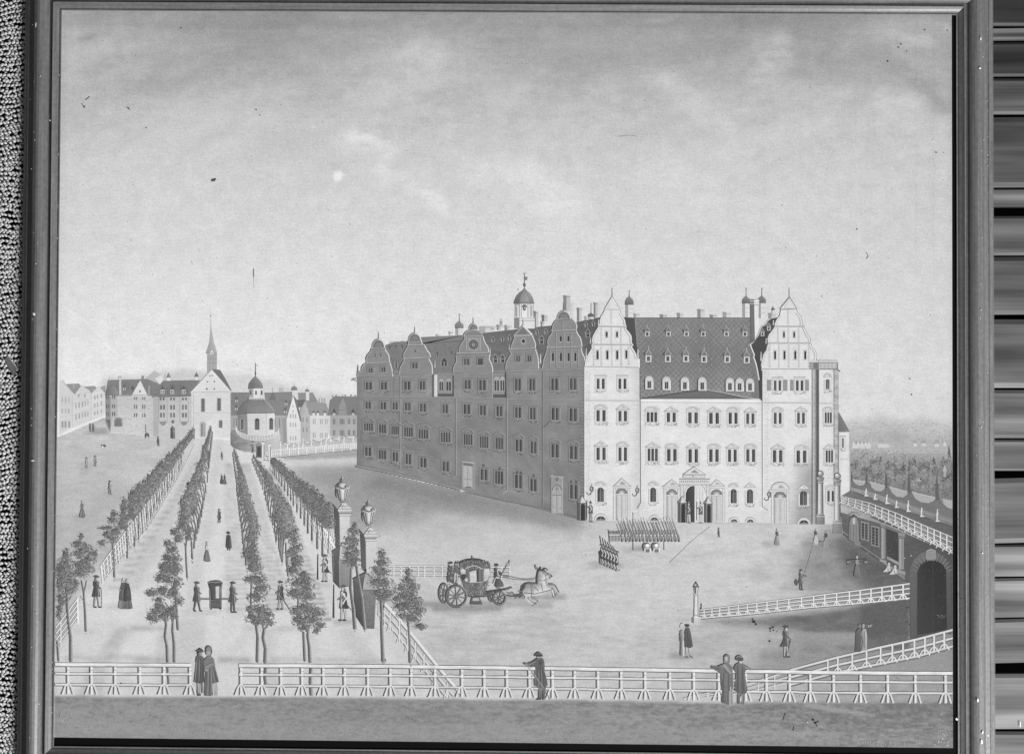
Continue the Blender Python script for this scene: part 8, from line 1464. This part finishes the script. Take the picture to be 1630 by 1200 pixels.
dk, n, l, b = nmat('dark_gap'); b.inputs['Base Color'].default_value = (.03, .03, .03, 1); b.inputs['Roughness'].default_value = .95; b.inputs['Specular IOR Level'].default_value = .02
def slab(name, x0, x1, z0, z1, y0, y1, mat, parent=None):
    v = [(x, y, z) for x in (x0, x1) for y in (y0, y1) for z in (z0, z1)]
    f = [(0, 1, 3, 2), (4, 6, 7, 5), (0, 4, 5, 1), (2, 3, 7, 6), (0, 2, 6, 4), (1, 5, 7, 3)]
    return add_mesh(name, v, f, mat, parent)
tag(slab('wall', -1.4, 1.6, -1.1, 1.1, .045, .07, dk), kind='structure')
tp, n, l, b = nmat('pale_scrap'); b.inputs['Base Color'].default_value = (.42, .42, .42, 1); b.inputs['Roughness'].default_value = .5
tpd, n, l, b = nmat('grey_scrap'); b.inputs['Base Color'].default_value = (.13, .13, .13, 1); b.inputs['Roughness'].default_value = .6
def chip(name, pts, h0, h1, mat, label, cat):
    a = [tuple(P(x, y, h1)) for x, y in pts]; c_ = [tuple(P(x, y, h0)) for x, y in pts]; k = len(pts)
    f = [tuple(range(k)), tuple(range(2*k-1, k-1, -1))]+[(i, (i+1) % k+0, (i+1) % k+k, i+k) for i in range(k)]
    return tag(add_mesh(name, a+c_, f, mat), label, cat)
chip('paper_scrap', [(7, 572), (13, 566), (27, 587), (22, 599)], -.0045, -.0036, tpd, 'narrow grey scrap caught in the coarse cloth halfway down', 'scrap')
chip('straw', [(12, 566.5), (13.5, 566.5), (28, 586.5), (27, 587.5)], -.0034, -.0026, tp, 'thin pale straw along the edge of the grey scrap', 'straw')
chip('thread_scrap', [(18, 773), (20, 773), (26, 783), (24.5, 784)], -.0042, -.0032, tp, 'short pale thread stuck on the cloth beside the lower frame', 'thread')
# ---------------------------------------------------------------- weathered boards on the right
def board_mat(i, base):
    m, n, l, b = nmat('board_wood')
    tc = N(n, 'ShaderNodeTexCoord'); mp = N(n, 'ShaderNodeMapping'); mp.inputs['Scale'].default_value = (2.2, 2.2, 75); mp.inputs['Location'].default_value = (i*3.1, 0, i*1.7); mp.inputs['Rotation'].default_value = (0, math.radians(random.uniform(-3.5, 2)), 0)
    n1 = N(n, 'ShaderNodeTexNoise'); n1.inputs['Scale'].default_value = 1; n1.inputs['Detail'].default_value = 6; n1.inputs['Roughness'].default_value = .6
    mp2 = N(n, 'ShaderNodeMapping'); mp2.inputs['Scale'].default_value = (3, 3, 22); mp2.inputs['Location'].default_value = (i*1.3, 0, i*.7)
    n2 = N(n, 'ShaderNodeTexNoise'); n2.inputs['Scale'].default_value = 1; n2.inputs['Detail'].default_value = 2
    l.new(tc.outputs['Object'], mp.inputs[0]); l.new(mp.outputs[0], n1.inputs['Vector']); l.new(tc.outputs['Object'], mp2.inputs[0]); l.new(mp2.outputs[0], n2.inputs['Vector'])
    a = N(n, 'ShaderNodeMapRange'); a.inputs[1].default_value = .3; a.inputs[2].default_value = .7; a.inputs[3].default_value = base*.55; a.inputs[4].default_value = base*1.25; l.new(n1.outputs[0], a.inputs[0])
    c_ = N(n, 'ShaderNodeMapRange'); c_.inputs[1].default_value = .3; c_.inputs[2].default_value = .7; c_.inputs[3].default_value = .55; c_.inputs[4].default_value = 1.4; l.new(n2.outputs[0], c_.inputs[0])
    mu = N(n, 'ShaderNodeMath', operation='MULTIPLY'); l.new(a.outputs[0], mu.inputs[0]); l.new(c_.outputs[0], mu.inputs[1]); l.new(mu.outputs[0], b.inputs['Base Color'])
    b.inputs['Roughness'].default_value = .5; b.inputs['Specular IOR Level'].default_value = .3
    bp = N(n, 'ShaderNodeBump'); bp.inputs['Strength'].default_value = .3; bp.inputs['Distance'].default_value = .001; l.new(n1.outputs[0], bp.inputs['Height']); l.new(bp.outputs[0], b.inputs['Normal'])
    return m
bw = bpy.data.objects.new('board_partition', None); sc.collection.objects.link(bw); tag(bw, 'partition of dark horizontal wooden boards beside the right of the painting', 'partition')
BD = [(-30, 41, .055, 1), (44, 63, .12, -1), (66, 121, .05, 2), (124, 180.5, .11, 0), (185.5, 298, .105, 1), (300, 328, .13, -1), (343.5, 406, .125, 0), (409, 500, .10, -1), (508, 617, .12, 1), (620.5, 697, .13, -1), (699.5, 749, .14, 0), (762, 865, .115, 1), (867, 918, .17, -1), (921, 983.5, .16, 0), (986.5, 1056, .12, 1), (1073, 1161, .15, 0), (1165, 1230, .14, 1)]
for i, (ya, yb, base, tilt) in enumerate(BD):
    V = []; F = []; ns, nx = 14, 6; sl = random.uniform(-2.2, .6) if ya > 700 else random.uniform(-.6, .4)
    for j in range(nx+1):
        xx = 1560+j*40
        for k in range(ns+1):
            t = k/ns; edge = min(t, 1-t)
            prof = -.010+.0035*(1-max(0, 1-edge/.07)**2)+tilt*.0045*(t-.5)+.0011*math.sin(t*9+i)
            q = P(xx, ya+(yb-ya)*t-sl*(xx-1577)/60*(-1), 0.0); V.append((q[0], -prof, q[2]))
    for j in range(nx):
        for k in range(ns): a = j*(ns+1)+k; F.append((a, a+ns+1, a+ns+2, a+1))
    nb = len(V); V2 = [(x, .032, z) for (x, y_, z) in V]; V += V2
    for j in range(nx):
        for k in (0, ns):
            a = j*(ns+1)+k; c_ = a+ns+1; F.append((a, c_, c_+nb, a+nb) if k else (c_, a, a+nb, c_+nb))
    o = add_mesh('board', V, F, board_mat(i, base*.82), bw)
    if i in (2, 15): o['label'] = 'nearly black board near the top' if i == 2 else 'palest board near the bottom'
# chips and nicks on the frame moulding
ch_, n, l, b = nmat('bare_chip'); b.inputs['Base Color'].default_value = (.78, .78, .78, 1); b.inputs['Roughness'].default_value = .6
V = []; F = []
def nick(px, py, h, r, e=1.0):
    q = P(px, py, h); n0 = len(V); k = 7
    for s_ in range(3):
        for i in range(k):
            a = i*2*math.pi/k; rr = r/1000*(1.0, .9, .5)[s_]*(1+.3*math.sin(a*2+px)); V.append((q[0]+rr*math.cos(a), q[1]-(0, .0004, .0008)[s_], q[2]+rr*e*math.sin(a)))
    for s_ in range(2):
        for i in range(k): F.append((n0+s_*k+i, n0+s_*k+(i+1) % k, n0+(s_+1)*k+(i+1) % k, n0+(s_+1)*k+i))
    F.append(tuple(n0+2*k+i for i in range(k)))
for a in ((54, 500, .0212, 2.6, .8), (52, 733, .0212, 2.4, .6), (57, 420, .0212, .9), (79.5, 192, .0212, 1.2), (96.5, 233, .008, .9), (57, 40, .0212, .6, 8), (64, 122, .0212, .6, 2), (43, 1170, .0, .6, 9), (1560, 109, .0212, 1.7), (1561, 62, .0212, 1.2, 2.5), (1556.5, 1114, .0212, 1.6, 1.6), (1522.8, 1144, .004, 1.5, 1.6), (1562, 680, .0212, .9), (1561.5, 493, .0212, 1), (1564, 880, .0212, 1.2), (1562.5, 1180, .0212, 2, 1.6), (1564, 1165, .0212, 1.6, 1.5), (1573, 1170, .006, .9, 2.2), (46, 1015, .006, .7), (58, 975, .0212, .9), (62, 1120, .0212, 1), (60, 870, .0212, .8), (1624, 1152, -.004, .9, 6)): nick(*a)
random.seed(99)
for _ in range(110):
    y = random.uniform(5, 1195); x = random.choice((57+random.gauss(0, 4)-y*.008, 96-y*.012, 1562+random.gauss(0, 3), 1572)); nick(x, y, .0195 if abs(x-96) > 6 and x < 1570 else .008, random.uniform(.25, .55), random.uniform(.7, 2.5))
o = add_mesh('chipped_paint', V, F, ch_, painting); tag(o, 'pale chips and flecks along the frame moulding', kind='stuff')
dn, n, l, b = nmat('dark_nick'); b.inputs['Base Color'].default_value = (.01, .01, .01, 1); V = []; F = []
for a in ((1561, 493.5, .0195, 1.5, .5), (1524, 826, .005, 1.8, .5), (1528, 844, .007, .9), (1530, 952, .008, 1.3), (1528.5, 1152, .007, 1.3, .7), (54, 1100, .018, 1), (1547, 1178, .012, 1)): nick(*a)
tag(add_mesh('dark_nicks', V, F, dn, painting), 'small dark nicks in the frame moulding', kind='stuff')
# staple of wire at the foot of the left upright
V = []; F = []; pts = [P(x, y, h) for x, y, h in ((29, 1193, .001), (30.5, 1196.5, .004), (35, 1198.5, .005), (39, 1196.5, .004), (40, 1193.5, .001))]
for i, q in enumerate(pts):
    for k in range(6): a = k*math.pi/3; V.append((q[0]+(.0008*math.cos(a) if i in (0, 4) else 0), q[1]+.0008*math.sin(a), q[2]+.0008*math.cos(a)*(0 if i in (0, 4) else 1)))
for i in range(4):
    for k in range(6): a = i*6+k; c_ = i*6+(k+1) % 6; F.append((a, c_, c_+6, a+6))
add_mesh('wire_loop', V, F, tp, painting, smooth=True)['label'] = 'bent pale wire loop at the foot of the left upright'
